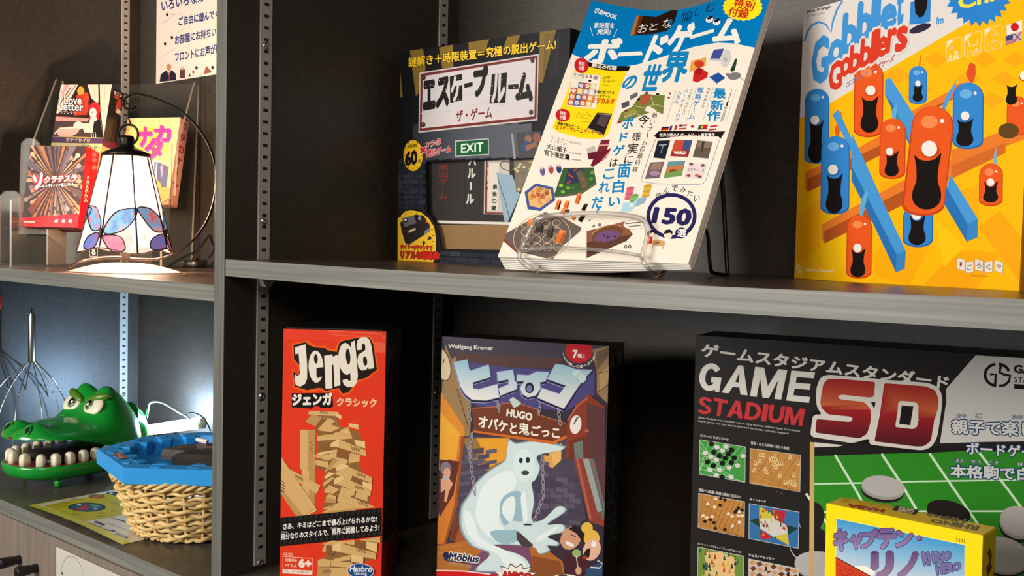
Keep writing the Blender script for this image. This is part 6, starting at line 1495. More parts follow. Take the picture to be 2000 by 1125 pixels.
ar.poly([(700, 740), (740, 760), (850, 860), (820, 880), (750, 870), (705, 810)], (76, 62, 66)); ar.ell(800, 682, 40, 9, (60, 54, 60)); soft([(880, 800), (1040, 700), (1040, 730), (900, 830)], GL_)
chain(290, -20, 345, 430, 11); chain(925, 90, 935, 420, 8); chain(940, 430, 850, 660, 6)
# frightened pair at lower right
ar.poly([(1110, 940), (1180, 920), (1280, 960), (1340, 1020), (1260, 1140), (1140, 1120)], (74, 38, 46)); ar.ell(1170, 800, 84, 104, (206, 150, 120), 30); ar.poly([(1150, 720), (1200, 690), (1280, 740), (1270, 830), (1220, 760)], (40, 30, 34)); ar.ell(1160, 850, 42, 16, (240, 230, 224), 25); ar.ell(1095, 830, 22, 20, (206, 150, 120)); ar.line([(1170, 770), (1214, 786)], 7, (40, 30, 30))
ar.ell(1310, 712, 50, 50, (226, 182, 74)); ar.ell(1350, 800, 68, 72, (226, 182, 74)); ar.ell(1350, 900, 74, 96, (226, 178, 150), 25); ar.poly([(1268, 960), (1300, 900), (1340, 880), (1330, 960), (1290, 990)], (40, 26, 28)); ar.ell(1292, 964, 20, 16, (190, 50, 46)); ar.ell(1368, 850, 22, 28, (240, 234, 228), 15); ar.ell(1220, 930, 38, 34, (150, 176, 110)); ar.line([(1216, 950), (1232, 1060)], 8, (206, 200, 180)); ar.poly([(1300, 1060), (1450, 1000), (1470, 1200), (1290, 1200)], (50, 76, 110)); ar.line([(1340, 1050), (1420, 1056), (1456, 1020), (1400, 990)], 12, (220, 214, 206)); ar.ell(1236, 1080, 26, 34, (214, 160, 130))
ar.ell(1120, 1140, 110, 30, (230, 224, 214)); ar.ell(1100, 1160, 60, 50, (70, 60, 64))
# makers' marks at the foot
ar.txt('Möbius', [(118, 985), (370, 1008), (384, 948), (132, 924)], (38, 44, 72), .04, [((236, 230, 220), .12)]); ar.line([(92, 990), (378, 1026)], 9, (38, 44, 80)); ar.t('メビウスゲームズ', 122, 1026, 316, 1056, 22, (60, 50, 50), .01, [((226, 206, 170), .06)]); ar.poly([(66, 960), (80, 920), (110, 916), (124, 950), (112, 985), (76, 985), (92, 955), (72, 970)], (30, 36, 76))
ar.poly([(10, 1076), (250, 1082), (480, 1110), (900, 1150), (1500, 1180), (1500, 1500), (10, 1500)], (200, 30, 30)); ar.line([(10, 1076), (250, 1082), (480, 1110)], 10, (236, 216, 210))
ar.star(690, 1130, 206, 120, 13, .68, (40, 30, 30), 10); ar.star(690, 1130, 194, 108, 13, .68, (238, 230, 220), 10); ar.t('AMIGO', 580, 1150, 830, 1168, 64, (196, 34, 36), .06, [((50, 20, 20), .1)])
# title and sign
ar.view(850, 640, .21336)
ar.poly([(335, 735), (590, 720), (615, 690), (780, 700), (930, 745), (960, 800), (1150, 860), (1215, 890), (1205, 1010), (1080, 1070), (345, 950), (360, 900)], (112, 56, 36)); ar.poly([(350, 940), (1080, 1040), (1200, 985), (1210, 1010), (1080, 1070), (345, 958)], (206, 104, 40)); ar.line([(335, 738), (590, 722), (615, 690), (780, 700), (930, 746), (960, 800), (1200, 878)], 8, (180, 104, 66))
ar.txt('HUGO', [(655, 808), (885, 852), (892, 786), (662, 746)], (232, 222, 206), .05, [((60, 30, 24), .1)])
ar.txt('オバケと', [(398, 905), (745, 975), (752, 880), (408, 800)], (240, 232, 218), .035); ar.txt('鬼', [(765, 970), (862, 985), (862, 880), (768, 866)], (240, 232, 218), .02); ar.txt('ごっこ', [(878, 985), (1136, 1012), (1140, 915), (890, 895)], (240, 232, 218), .035)
ar.poly([(1210, 870), (1290, 700), (1400, 620), (1420, 600), (1440, 640), (1560, 730), (1560, 1200), (1200, 1200)], (140, 58, 42)); ar.poly([(1390, 690), (1560, 740), (1560, 1200), (1390, 1200)], (92, 56, 56)); ar.line([(1215, 850), (1300, 720), (1400, 640)], 14, (190, 100, 70)); ar.ell(1288, 888, 52, 86, (232, 226, 218), 8); ar.line([(1270, 885), (1312, 822)], 8, (40, 30, 30)); ar.line([(1270, 885), (1300, 815)], 5, (40, 30, 30)); ar.poly([(1230, 1030), (1390, 990), (1390, 1200), (1220, 1200)], (112, 52, 40)); ar.poly([(1270, 1060), (1350, 1030), (1360, 1200), (1280, 1200)], (110, 120, 112)); ar.ell(1390, 945, 18, 14, (190, 100, 70))
ar.poly([(680, 660), (715, 635), (790, 690), (760, 720), (720, 735)], (190, 206, 200))
KI = (26, 26, 40)
def tl_(x, y): t = min(max((y - 300 - (x - 200) * .05) / 330, 0), 1); return (150 + 76 * t, 192 + 30 * t, 208 + 12 * t)
def letter(pts, holes=()):
    gl = [(x + (8 if x > 700 else -4), y + 26) for x, y in pts]
    ar.poly([(x - 6, y + 30) for x, y in pts], (160, 156, 206)); ar.poly([(x - 2, y + 24) for x, y in pts], KI); ar.line(pts, 12, (150, 150, 196), True); ar.poly(pts, tl_, holes)
letter([(172, 318), (296, 296), (312, 385), (330, 398), (492, 340), (510, 450), (345, 500), (350, 560), (400, 568), (570, 520), (590, 636), (470, 664), (340, 658), (280, 610), (236, 540)])
letter([(566, 410), (715, 388), (730, 496), (752, 500), (748, 560), (600, 620), (584, 560), (680, 520), (672, 470), (584, 490)])
letter([(752, 432), (860, 440), (930, 405), (1046, 410), (1010, 490), (960, 500), (965, 560), (920, 620), (850, 636), (800, 606), (780, 550), (820, 490), (750, 490)])
ar.ell(866, 552, 40, 50, KI); ar.ell(864, 560, 24, 34, (120, 116, 170))
letter([(1106, 336), (1180, 345), (1290, 384), (1444, 390), (1380, 450), (1310, 540), (1180, 740), (940, 640), (980, 555), (1140, 610), (1200, 530), (1030, 470)])
ar.ell(1300, 420, 40, 34, (196, 214, 214)); ar.ell(1345, 460, 40, 46, (196, 214, 214)); ar.ring(1345, 460, 40, 46, 4, (130, 160, 170)); ar.line([(1290, 384), (1400, 400), (1440, 395)], 4, (130, 160, 170))
chain(310, 690, 320, 860, 4); chain(575, 680, 590, 770, 3); chain(968, 690, 950, 800, 3); chain(1128, 740, 1150, 890, 4); chain(340, 960, 325, 1130, 4)
ar.build('front_print', M['print'], hug)
ar = Art([(1174.6, 1207.2), (1204.5, 1168.5), (1219.7, 667.0), (1190.4, 676.2)], HD, HH, fn=side_fn(HW))
ar.poly([(1188, 676), (1222, 666), (1216, 830), (1184, 840)], (70, 54, 38)); ar.poly([(1193, 690), (1216, 684), (1215, 712), (1192, 720)], (150, 138, 116)); ar.line([(1197, 695), (1210, 712)], 4, (60, 50, 40)); ar.line([(1204, 690), (1200, 716)], 3, (60, 50, 40))
ar.txt('HUGO', [(1205, 1050), (1198, 880), (1184, 886), (1188, 1060)], (70, 76, 76), .05); ar.line([(1203, 760), (1200, 810)], 4, (96, 84, 64))
ar.build('side_print', M['print'], hug)

# --- big black box of classic board games
GW, GH_, GD_ = .360, .295, .060
gs = game_box((.4601, .221, ZC + .0002, .2047, -.0141), GW, GH_, GD_, (24, 22, 22), 'large black game box showing green board and small photos, behind the yellow card box', side=(20, 19, 19), lid=.9)
ar = Art([(1343.9, 1244.3), (2184.4, 1427.0), (2221.2, 712.5), (1359.6, 655.0)], GW, GH_)
ar.view(1340, 640, .2133); ar.poly([(-20, 0), (4300, 0), (4300, 4000), (-20, 4000)], (36, 33, 32))
GWT = (222, 218, 210); GRD = (200, 52, 58)
# photo of the big board at right
ar.view(1580, 640, .28436)
ar.poly([(20, 790), (2300, 860), (2300, 2700), (-20, 2700)], (30, 28, 28)); ar.poly([(38, 884), (500, 868), (860, 860), (1100, 846), (2300, 880), (2300, 2700), (0, 2700)], (48, 138, 38))
for p, w0 in (([(180, 876), (330, 1130), (640, 1700)], 16), ([(500, 868), (640, 1080), (1000, 1700)], 17), ([(828, 864), (1010, 1130), (1400, 1700)], 17), ([(1170, 860), (1380, 1130), (1800, 1700)], 17), ([(30, 1075), (370, 1068), (760, 1058), (1480, 1046)], 11), ([(30, 1270), (400, 1262), (1000, 1262), (1480, 1262)], 12), ([(-20, 1140), (140, 1370), (300, 1700)], 17)): ar.line(p, w0, (206, 232, 200))
def disc(cx, cy, rx, ry, ang, top, low, th_):
    for k in (1, .5): ar.ell(cx - th_ * .15 * k, cy + th_ * k, rx, ry, low if k == 1 else tuple(int(v * .86) for v in top), ang)
    ar.ell(cx, cy, rx, ry, top, ang)
WD_, BD_ = (182, 178, 176), (36, 32, 32)
disc(512, 1090, 148, 72, 8, WD_, BD_, 40); disc(960, 1260, 152, 70, 14, BD_, WD_, 36); disc(1440, 1330, 130, 100, 20, WD_, BD_, 44); disc(20, 1300, 86, 104, 10, BD_, WD_, 20); disc(10, 1480, 140, 120, 10, BD_, WD_, 20); disc(100, 1640, 200, 100, 10, WD_, BD_, 20); disc(1330, 1560, 190, 120, 14, WD_, BD_, 30)
ar.poly([(8, 785), (38, 790), (20, 2700), (-14, 2700)], (206, 172, 110)); ar.poly([(38, 788), (240, 808), (200, 818), (38, 822)], (220, 214, 206))
# pale corner with the maker's mark
ar.poly([(940, 425), (1145, 192), (2300, 240), (2300, 840), (1480, 782), (1200, 786), (900, 796), (945, 500)], (204, 202, 198))
ar.ring(1292, 326, 82, 74, 20, (28, 26, 26), a0=105, a1=262); ar.ring(1300, 326, 78, 74, 20, (28, 26, 26), a0=-88, a1=-20); ar.line([(1244, 322), (1284, 322), (1278, 408)], 18, (28, 26, 26)); ar.line([(1318, 262), (1310, 310), (1350, 326), (1382, 330), (1374, 370), (1345, 396), (1306, 402)], 18, (28, 26, 26))
ar.t('GAME', 1410, 310, 1640, 326, 52, (28, 26, 26), .05); ar.t('STADIUM', 1412, 376, 1640, 392, 38, (28, 26, 26), .01); ar.poly([(1410, 388), (1640, 404), (1640, 436), (1410, 420)], (28, 26, 26))
bo = ((26, 56, 100), .10); BLW = (214, 214, 212)
ar.t('親子で楽しむ', 985, 728, 1660, 752, 96, BLW, .03, [bo]); ar.t('ボードゲーム', 1082, 868, 1640, 900, 78, BLW, .03, [bo]); ar.t('本格駒で白熱', 975, 1028, 1640, 1056, 86, BLW, .03, [bo])
for tx, x, y in (('おや', 1048, 608), ('こ', 1165, 608), ('たの', 1434, 614), ('ほん', 1036, 916), ('かく', 1150, 922), ('こま', 1270, 930), ('はく', 1470, 940)): ar.t(tx, x - 17 * len(tx), y + 10, x + 17 * len(tx), y + 12, 24, BLW, .01, [bo])
# SD
ar.poly(rnd([(75, 560), (45, 430), (62, 350), (120, 318), (470, 348), (500, 352), (820, 378), (890, 410), (925, 470), (922, 560), (880, 720), (838, 830), (780, 862), (420, 815), (400, 800), (320, 798), (0, 758), (10, 590)], 30), (22, 20, 20))
SO = (220, 214, 206)
ar.poly(rnd([(48, 500), (52, 410), (80, 340), (130, 324), (470, 352), (505, 358), (820, 380), (880, 405), (912, 450), (918, 520), (900, 640), (880, 760), (840, 825), (780, 845), (412, 804), (420, 760), (300, 795), (8, 750), (28, 596), (95, 600), (60, 560)], 34), SO)
def sdc(x, y):
    t = (y - x * .06)
    if t < 540: k = min(max((t - 340) / 200, 0), 1); return (158 + 40 * k, 34 + 66 * k, 36 + 22 * k)
    k = min(max((t - 548) / 200, 0), 1); return (164 - 76 * k, 30 - 6 * k, 34 + 2 * k)
def band(pts, holes=()): ar.poly(rnd(pts, 16, 4), sdc, holes)
band([(84, 470), (98, 390), (128, 354), (200, 352), (456, 374), (448, 474), (420, 482), (230, 462), (206, 466), (202, 484), (218, 494), (380, 512), (424, 560), (428, 590), (90, 562), (78, 520)])
band([(90, 555), (428, 583), (424, 650), (400, 730), (350, 762), (44, 722), (52, 628), (270, 648), (296, 644), (300, 620), (280, 612), (130, 596)])
band([(518, 382), (800, 404), (866, 430), (892, 490), (886, 560), (860, 644), (752, 636), (752, 530), (730, 512), (630, 504), (614, 514), (606, 612), (486, 606)])
band([(487, 598), (606, 604), (592, 684), (720, 698), (745, 680), (752, 628), (862, 636), (838, 780), (790, 816), (740, 818), (450, 782)])
ar.poly([(638, 536), (718, 542), (696, 672), (620, 662)], (24, 22, 22)); ar.poly([(425, 512), (458, 514), (450, 560)], (30, 24, 24))
ar.view(1340, 640, .2133)
ar.t('ゲームスタジアムスタンダード', 140, 262, 2394, 566, 118, GWT, .035, sk=14)
ar.caps('GAME', [[(108, 572), (305, 592), (345, 340), (138, 316)], [(326, 596), (564, 622), (580, 354), (424, 342)][:2] + [(582, 356), (424, 340)], [(586, 628), (872, 660), (928, 390), (634, 360)], [(918, 668), (1126, 690), (1182, 412), (966, 394)]], GWT, .27)
x0 = 100; SQ = []
for wd_ in (122, 124, 150, 140, 48, 138, 170):
    f0, f1 = (x0 - 100) / 974, (x0 + wd_ - 100) / 974
    SQ.append([(x0, 786 + 119 * f0), (x0 + wd_, 786 + 119 * f1), (x0 + wd_ + 28, 640 + 108 * f1), (x0 + 28, 624 + 122 * f0)]); x0 += wd_ + 12
SQ[4] = [SQ[4][0], SQ[4][1], SQ[4][2], SQ[4][3]]
ar.caps('STADIUM', SQ, GRD, .27)
ar.t('Game-Stadium is an excellent way to enjoy fourteen different types of traditional', 112, 836, 1040, 962, 22, (190, 186, 180), .015, sk=2); ar.t("board games. It is very easy to learn and fun to play. Let's play together!", 112, 868, 938, 984, 22, (190, 186, 180), .015, sk=2)
ar.view(1340, 840, .25335)
CAP = (206, 202, 196)
ar.t('リバーシ / ミニリバーシ', 112, 54, 330, 84, 20, CAP, .04); ar.t('将棋 / はさみ将棋 / まわり将棋', 500, 112, 795, 156, 24, CAP, .02); ar.t('囲碁十三路盤 / 囲碁九路盤 / 五目並べ', 100, 474, 425, 532, 24, CAP, .02); ar.t('ダイヤモンド', 490, 544, 615, 562, 18, CAP, .04); ar.t('ルーレット / ソリティア / フォックス&ヘンズ', 90, 884, 425, 952, 18, CAP, .03); ar.t('チェス / チェッカー', 484, 974, 680, 1006, 20, CAP, .04)
def photo(a, b, c, d, col):
    ar.poly([(a[0] - 4, a[1] - 5), (b[0] + 4, b[1] - 4), (c[0] + 4, c[1] + 5), (d[0] - 4, d[1] + 4)], (200, 196, 190)); ar.poly([a, b, c, d], col)
    def uvp(u, v): return tuple((a[i] * (1 - u) + b[i] * u) * (1 - v) + (d[i] * (1 - u) + c[i] * u) * v for i in (0, 1))
    return uvp
random.seed(4)
f_ = photo((108, 78), (456, 134), (452, 402), (106, 338), (66, 154, 66))
for k in range(5):
    ar.line([f_(.02 + .2 * k, 0), f_(min(1, .45 + .2 * k), .43 + min(0, .55 - .2 * k) * -0 if k < 3 else .95 - .2 * (k - 2))], 4, (190, 226, 186)) if False else None
for k in range(6): ar.line([f_(0, .16 * k + .05), f_(max(.15, min(1, .16 * k + .25)), 1 if k > 3 else .16 * k + .42)], 3.5, (180, 220, 176)); ar.line([f_(min(1, .2 + .17 * k), 0), f_(max(0, .17 * k - .2), .9 - .02 * k)], 3.5, (180, 220, 176))
for u, v, w_ in ((.25, .05, 0), (.38, .13, 1), (.58, .07, 1), (.5, .2, 1), (.7, .13, 0), (.12, .36, 1), (.31, .28, 0), (.25, .44, 1), (.43, .36, 0), (.37, .5, 1), (.63, .26, 0), (.56, .4, 0), (.17, .6, 0), (.3, .68, 0), (.76, .35, 0), (.5, .56, 0), (.7, .5, 0), (.23, .83, 1), (.44, .77, 1), (.65, .66, 1), (.84, .56, 1), (.37, .95, 1), (.7, .92, 1), (.5, .97, 0), (.96, .26, 1)):
    x, y = f_(u, v); ar.ell(x, y + 5, 21, 17, (120, 120, 116) if w_ else (10, 10, 10), 8, 16); ar.ell(x, y, 21, 17, (214, 212, 206) if w_ else (22, 20, 20), 8, 16)
f_ = photo((498, 146), (882, 198), (876, 476), (494, 408), (194, 138, 70))
for k in range(7): ar.line([f_(0, .17 * k), f_(min(1, .3 + .17 * k), min(1, .17 * k + .5))], 2, (140, 92, 44)); ar.line([f_(min(1, .17 * k + .1), 0), f_(max(0, .17 * k - .3), .95)], 2, (140, 92, 44))
for i in range(30):
    u, v = random.random() * .92 + .04, random.random() * .9 + .04
    if abs(u + v - 1.05) < .1: continue
    x, y = f_(u, v); ar.poly([(x - 16, y + 16), (x - 9, y - 12), (x + 2, y - 18), (x + 14, y - 8), (x + 17, y + 18)], (232, 196, 134)); ar.line([(x - 4, y - 8), (x + 6, y + 8)], 5, (70, 46, 26))
f_ = photo((100, 492), (450, 556), (446, 826), (96, 752), (190, 132, 66))
for k in range(12): ar.line([f_(0, .09 * k), f_(min(1, .2 + .09 * k), min(1, .09 * k + .3))], 1.8, (130, 86, 40)); ar.line([f_(min(1, .1 * k), 0), f_(max(0, .1 * k - .25), .9)], 1.8, (130, 86, 40))
for u, v, w_ in ((.37, .06, 1), (.48, .02, 0), (.57, .04, 0), (.2, .25, 1), (.35, .3, 1), (.47, .22, 0), (.1, .62, 1), (.18, .66, 1), (.3, .6, 1), (.14, .78, 0), (.26, .7, 0), (.34, .76, 0), (.37, .92, 0), (.58, .9, 0), (.66, .42, 1), (.74, .47, 1), (.8, .34, 0), (.87, .2, 0), (.83, .28, 0), (.9, .3, 1), (.95, .24, 0), (.88, .42, 1), (.9, .6, 1), (.75, .75, 1), (.96, .4, 1)):
    x, y = f_(u, v); ar.ell(x, y, 14, 12, (234, 216, 190) if w_ else (40, 28, 24), 0, 14)
f_ = photo((490, 570), (870, 636), (864, 910), (488, 834), (52, 112, 168))
ar.poly([f_(.2, .02), f_(.42, .12), f_(.5, .3), f_(.2, .38)], (206, 190, 60)); ar.poly([f_(.42, .06), f_(.74, .02), f_(.7, .4), f_(.52, .3)], (190, 40, 52)); ar.poly([f_(0, .48), f_(.2, .36), f_(.24, .64)], (30, 62, 44)); ar.poly([f_(.76, .42), f_(1, .44), f_(.8, .68)], (30, 60, 46)); ar.poly([f_(.24, .98), f_(.2, .68), f_(.48, .86)], (190, 42, 52)); ar.poly([f_(.5, .82), f_(.78, .62), f_(.82, .98)], (206, 190, 60)); ar.poly([f_(.2, .38), f_(.48, .3), f_(.76, .42), f_(.78, .64), f_(.5, .82), f_(.22, .66)], (208, 206, 198))
for i in range(46):
    u, v = random.uniform(.22, .76), random.uniform(.08, .85); x, y = f_(u, v); ar.poly([(x - 8, y + 12), (x, y - 16), (x + 8, y + 12)], random.choice([(40, 84, 60), (190, 44, 50), (206, 186, 60), (226, 220, 210), (50, 90, 70)]))
f_ = photo((94, 905), (444, 976), (440, 1250), (90, 1180), (112, 142, 60))
ar.poly([f_(.12, .1), f_(.5, .0), f_(.85, .1), f_(.8, .5), f_(.95, .95), f_(.1, .95), f_(.2, .5)], (226, 190, 130))
for i in range(46):
    u, v = random.uniform(.05, .92), random.uniform(.03, .9); x, y = f_(u, v); ar.poly([(x - 10, y + 16), (x - 2, y - 22), (x + 3, y - 22), (x + 11, y + 16)], random.choice([(190, 60, 40), (206, 180, 60), (50, 90, 60), (34, 46, 66), (206, 120, 60), (60, 110, 70)]))
f_ = photo((486, 996), (866, 1072), (862, 1340), (484, 1260), (196, 190, 182))
for r in range(6):
    for c in range(7):
        u, v = c / 7 + (r % 2) * .02, r / 6; ar.poly([f_(u, v + .08), f_(u + .08, v), f_(u + .143, v + .07), f_(u + .06, v + .16)], (110, 60, 30) if (r + c) % 2 else (206, 150, 96))
for i in range(16):
    u, v = random.uniform(.3, .95), random.uniform(.1, .9); x, y = f_(u, v); c = random.choice([(36, 26, 24), (46, 32, 28), (214, 190, 160)]); ar.poly([(x - 11, y + 18), (x - 4, y - 8), (x + 4, y - 8), (x + 11, y + 18)], c); ar.ell(x, y - 14, 9, 9, c)
for x, y in ((700, 478), (738, 490)): ar.ell(x, y, 9, 3, (110, 104, 100), 10)
ar.build('front_print', M['print'], gs)

# --- small yellow card game
RW, RH, RD = .1164, .183, .0322
rh = game_box((.6377, .1251, ZC + .0002, -.0504, -.027), RW, RH, RD, (240, 206, 14), 'small yellow card game box in front of the large black game box', side=(236, 200, 16), lid=.8)
ar = Art([(1603.3, 1430.0), (1902.8, 1542.0), (1920.0, 1046.5), (1614.3, 983.3)], RW, RH)
ar.view(1580, 900, .21); ar.poly([(0, 300), (1700, 300), (1700, 3200), (0, 3200)], (248, 220, 16))
def sky_(x, y): t = min(max((y - 540 - (x - 260) * .2) / 480, 0), 1); return (60 + 150 * t, 150 + 66 * t, 206 + 18 * t)
LX = [250, 500, 750, 1000, 1250, 1450]
for i in range(5):
    x0, x1 = LX[i], LX[i + 1]; e = lambda x: 540 + (x - 258) * .205
    for a, b in ((0, 250), (250, 500)): ar.poly([(x0, e(x0) + a), (x1, e(x1) + a), (x1, e(x1) + b), (x0, e(x0) + b)], sky_)
    ar.poly([(x0, e(x0) + 500), (x1, e(x1) + 500), (x1, 2800), (x0, 2800)], (212, 214, 220))
ar.line([(258, 538), (1452, 784)], 7, (240, 230, 130)); ar.line([(256, 538), (236, 2800)], 6, (240, 230, 130)); ar.line([(1452, 784), (1440, 2800)], 6, (240, 230, 130))
ar.ell(480, 1040, 130, 60, (240, 236, 220))
ar.poly([(250, 900), (560, 1070), (760, 1180), (1000, 1320), (1000, 2800), (240, 2800)], (206, 64, 36)); ar.line([(250, 898), (560, 1068), (1000, 1320)], 8, (40, 24, 22))
for r in range(5):
    for c in range(5): ar.ring(290 + c * 70 + r * 20, 960 + r * 46 + c * 34, 34, 18, 5, (120, 30, 22), 25, 10, 10, 170)
PU = lambda x, y: (112 + 40 * min(max((y - 640) / 200, 0), 1), 84 + 50 * min(max((y - 640) / 200, 0), 1), 140 + 40 * min(max((y - 640) / 200, 0), 1))
pk = [((44, 32, 54), .085)]
ar.txt('キ', [(232, 832), (356, 830), (360, 645), (240, 640)], PU, .06, pk); ar.txt('ャ', [(382, 818), (490, 822), (490, 700), (386, 692)], PU, .06, pk); ar.txt('プ', [(470, 812), (632, 812), (640, 645), (470, 660)], PU, .06, pk); ar.txt('テ', [(645, 812), (805, 812), (805, 640), (645, 645)], PU, .06, pk); ar.txt('ン', [(815, 800), (960, 790), (960, 650), (815, 655)], PU, .06, pk); ar.ell(1028, 722, 27, 27, (50, 36, 62)); ar.ell(1024, 716, 25, 25, (130, 100, 150))
PV = lambda x, y: (104 + 40 * min(max((y - 860) / 210, 0), 1), 72 + 50 * min(max((y - 860) / 210, 0), 1), 124 + 30 * min(max((y - 860) / 210, 0), 1))
ar.txt('リ', [(596, 1085), (775, 1070), (765, 855), (600, 860)], PV, .08, pk); ar.txt('ノ', [(835, 1085), (1005, 1040), (1005, 860), (850, 865)], PV, .09, pk)
ar.txt('RHINO', [(1072, 970), (1318, 918), (1322, 848), (1052, 862)], (116, 110, 160), .07, [((54, 44, 90), .12)]); ar.txt('HERO', [(1196, 1062), (1408, 1012), (1412, 952), (1180, 962)], (116, 110, 160), .07, [((54, 44, 90), .12)])
ar.t('7441', 1365, 758, 1448, 768, 40, (120, 104, 24), .0)
ar.build('front_print', M['print'], rh)
ar = Art([(1614.3, 983.3), (1920.0, 1046.5), (1951.0, 1027.3), (1651.0, 967.8)], RW, RD, fn=top_fn(RH)); ar.view(1580, 900, .21)
ar.txt('HABA', [(700, 458), (368, 402), (360, 430), (686, 482)], (176, 60, 20), .08); ar.poly([(812, 420), (1028, 460), (988, 506), (772, 462)], (40, 34, 26)); ar.txt('GAMES', [(985, 456), (848, 430), (826, 470), (960, 496)], (226, 216, 180), .05)
ar.txt('HERO', [(1100, 490), (1460, 545), (1440, 582), (1092, 515)][::-1] and [(1462, 548), (1100, 488), (1096, 516), (1440, 584)], (112, 96, 60), .05); ar.txt('RHINO', [(1584, 612), (1140, 545), (1140, 575), (1556, 652)], (112, 96, 60), .05)
for i in range(5): ar.line([(330 + i * 18, 345 + i * 2), (290 + i * 18, 380 + i * 2)], 4, (200, 160, 20))
for i in range(4): ar.line([(450 + i * 6, 378 + i * 12), (770, 402 + i * 12)], 5, (206, 164, 24))
ar.build('top_print', M['print'], rh)
ar = Art([(1902.8, 1542.0), (1933.9, 1507.6), (1951.0, 1027.3), (1920.0, 1046.5)], RD, RH, fn=side_fn(RW)); ar.view(1580, 900, .21)
ar.poly([(1680, 810), (1700, 880), (1690, 950), (1705, 990), (1660, 1080), (1650, 1000), (1680, 930), (1660, 860)], (120, 60, 20)); ar.line([(1720, 1040), (1724, 1300)], 14, (150, 110, 20))
ar.build('side_print', M['print'], rh)

# --- three small card games in the brochure holder
def card_box(a, b, zf, w, h, d, turn, lean, cols, label):
    x, y = at(a, b)
    o = MB().add(box(0, w, 0, d, 0, h, .0008)).build('card_game_box', mat('card_box', cols, .35))
    o.location = (x, y, zf); setrot(o, turn, lean); return tag(o, label, 'card game')
def card_box(p, w, h, d, col, label):
    o = MB().add(box(0, w, 0, d, 0, h, .0008)).build('card_game_box', mat('card_box', col, .35))
    o.location = p[:3]; setrot(o, p[3], p[4])
    # lid seam round the sides
    MB().add(box(-.0003, w + .0003, d * .55, d * .57, -.0002, h + .0003)).build('lid_seam', mat('seam', tuple(int(c * .6) for c in col), .6), o)
    return tag(o, label, 'card game')
so = card_box((-.6880, .0813, .0341, .599, .1874), .0953, .1327, .0400, (206, 22, 34), 'red card game box with bursting rays of arms, lowest in the clear brochure holder')
ar = Art([(41.5, 442.4), (152.2, 444.9), (169.1, 285.9), (59.5, 284.5)], .0953, .1327); ar.view(0, 250, .26667)
ar.poly([(100, 60), (800, 60), (800, 900), (100, 900)], (60, 44, 42))
random.seed(8)
for i in range(44):
    a = i / 44 * 2 * PI + random.uniform(-.04, .04); r0, r1 = random.uniform(25, 60), random.uniform(230, 420); x, y = 405, 395; w0 = random.uniform(.03, .07)
    c = random.choice([(196, 144, 108), (176, 128, 96), (150, 104, 82), (120, 88, 78), (206, 168, 140), (96, 80, 92), (166, 110, 70), (130, 118, 116)])
    ar.poly([(x + r0 * .8 * math.cos(a), y + r0 * math.sin(a)), (x + r1 * .72 * math.cos(a - w0), y + r1 * math.sin(a - w0)), (x + (r1 + 12) * .72 * math.cos(a), y + (r1 + 12) * math.sin(a)), (x + r1 * .72 * math.cos(a + w0), y + r1 * math.sin(a + w0))], c)
    ar.ell(x + r1 * .7 * math.cos(a), y + r1 * .97 * math.sin(a), 17, 17, tuple(min(255, v + 20) for v in c)); ar.ell(x + r1 * .55 * math.cos(a + .03), y + r1 * .75 * math.sin(a + .03), 10, 12, (74, 50, 44))
for a, c in ((3.6, (92, 84, 96)), (5.3, (112, 96, 110)), (.3, (90, 70, 70)), (2.4, (120, 70, 60))): ar.poly([(405 + 60 * math.cos(a), 395 + 70 * math.sin(a)), (405 + 250 * math.cos(a - .1), 395 + 330 * math.sin(a - .1)), (405 + 250 * math.cos(a + .1), 395 + 330 * math.sin(a + .1))], c)
ar.poly([(150, 660), (580, 632), (700, 630), (700, 900), (150, 900)], (206, 24, 36)); ar.line([(176, 688), (258, 690)], 9, (236, 190, 186))
for x in (412, 464, 514): ar.poly([(x - 14, 690), (x, 668), (x + 16, 674), (x + 12, 694)], (240, 206, 200))
oo = [((60, 26, 26), .15)]
ar.txt('ソ', [(246, 452), (320, 436), (310, 336), (246, 352)], (240, 226, 222), .06, [((196, 36, 40), .14)]); ar.t('クラテスラ', 326, 404, 560, 388, 46, (240, 226, 222), .05, [((196, 36, 40), .13)], sk=6); ar.t('~キメラティック偉人バトル~', 300, 440, 556, 424, 24, (236, 226, 222), .04, oo)
ar.build('front_print', M['print'], so)
ar = Art([(152.2, 444.9), (177.6, 454.7), (193.8, 299.4), (169.1, 285.9)], .04, .1327, fn=side_fn(.0953)); ar.view(0, 250, .26667)
ar.poly([(500, 60), (900, 60), (900, 900), (500, 900)], (214, 20, 34)); ar.txt('ソクラテスラ', [(640, 545), (655, 355), (640, 350), (612, 538)][::1], (240, 226, 220), .04)
for y in (195, 235, 290): ar.ell(690, y, 18, 16, (236, 110, 104))
ar.build('side_print', M['print'], so)

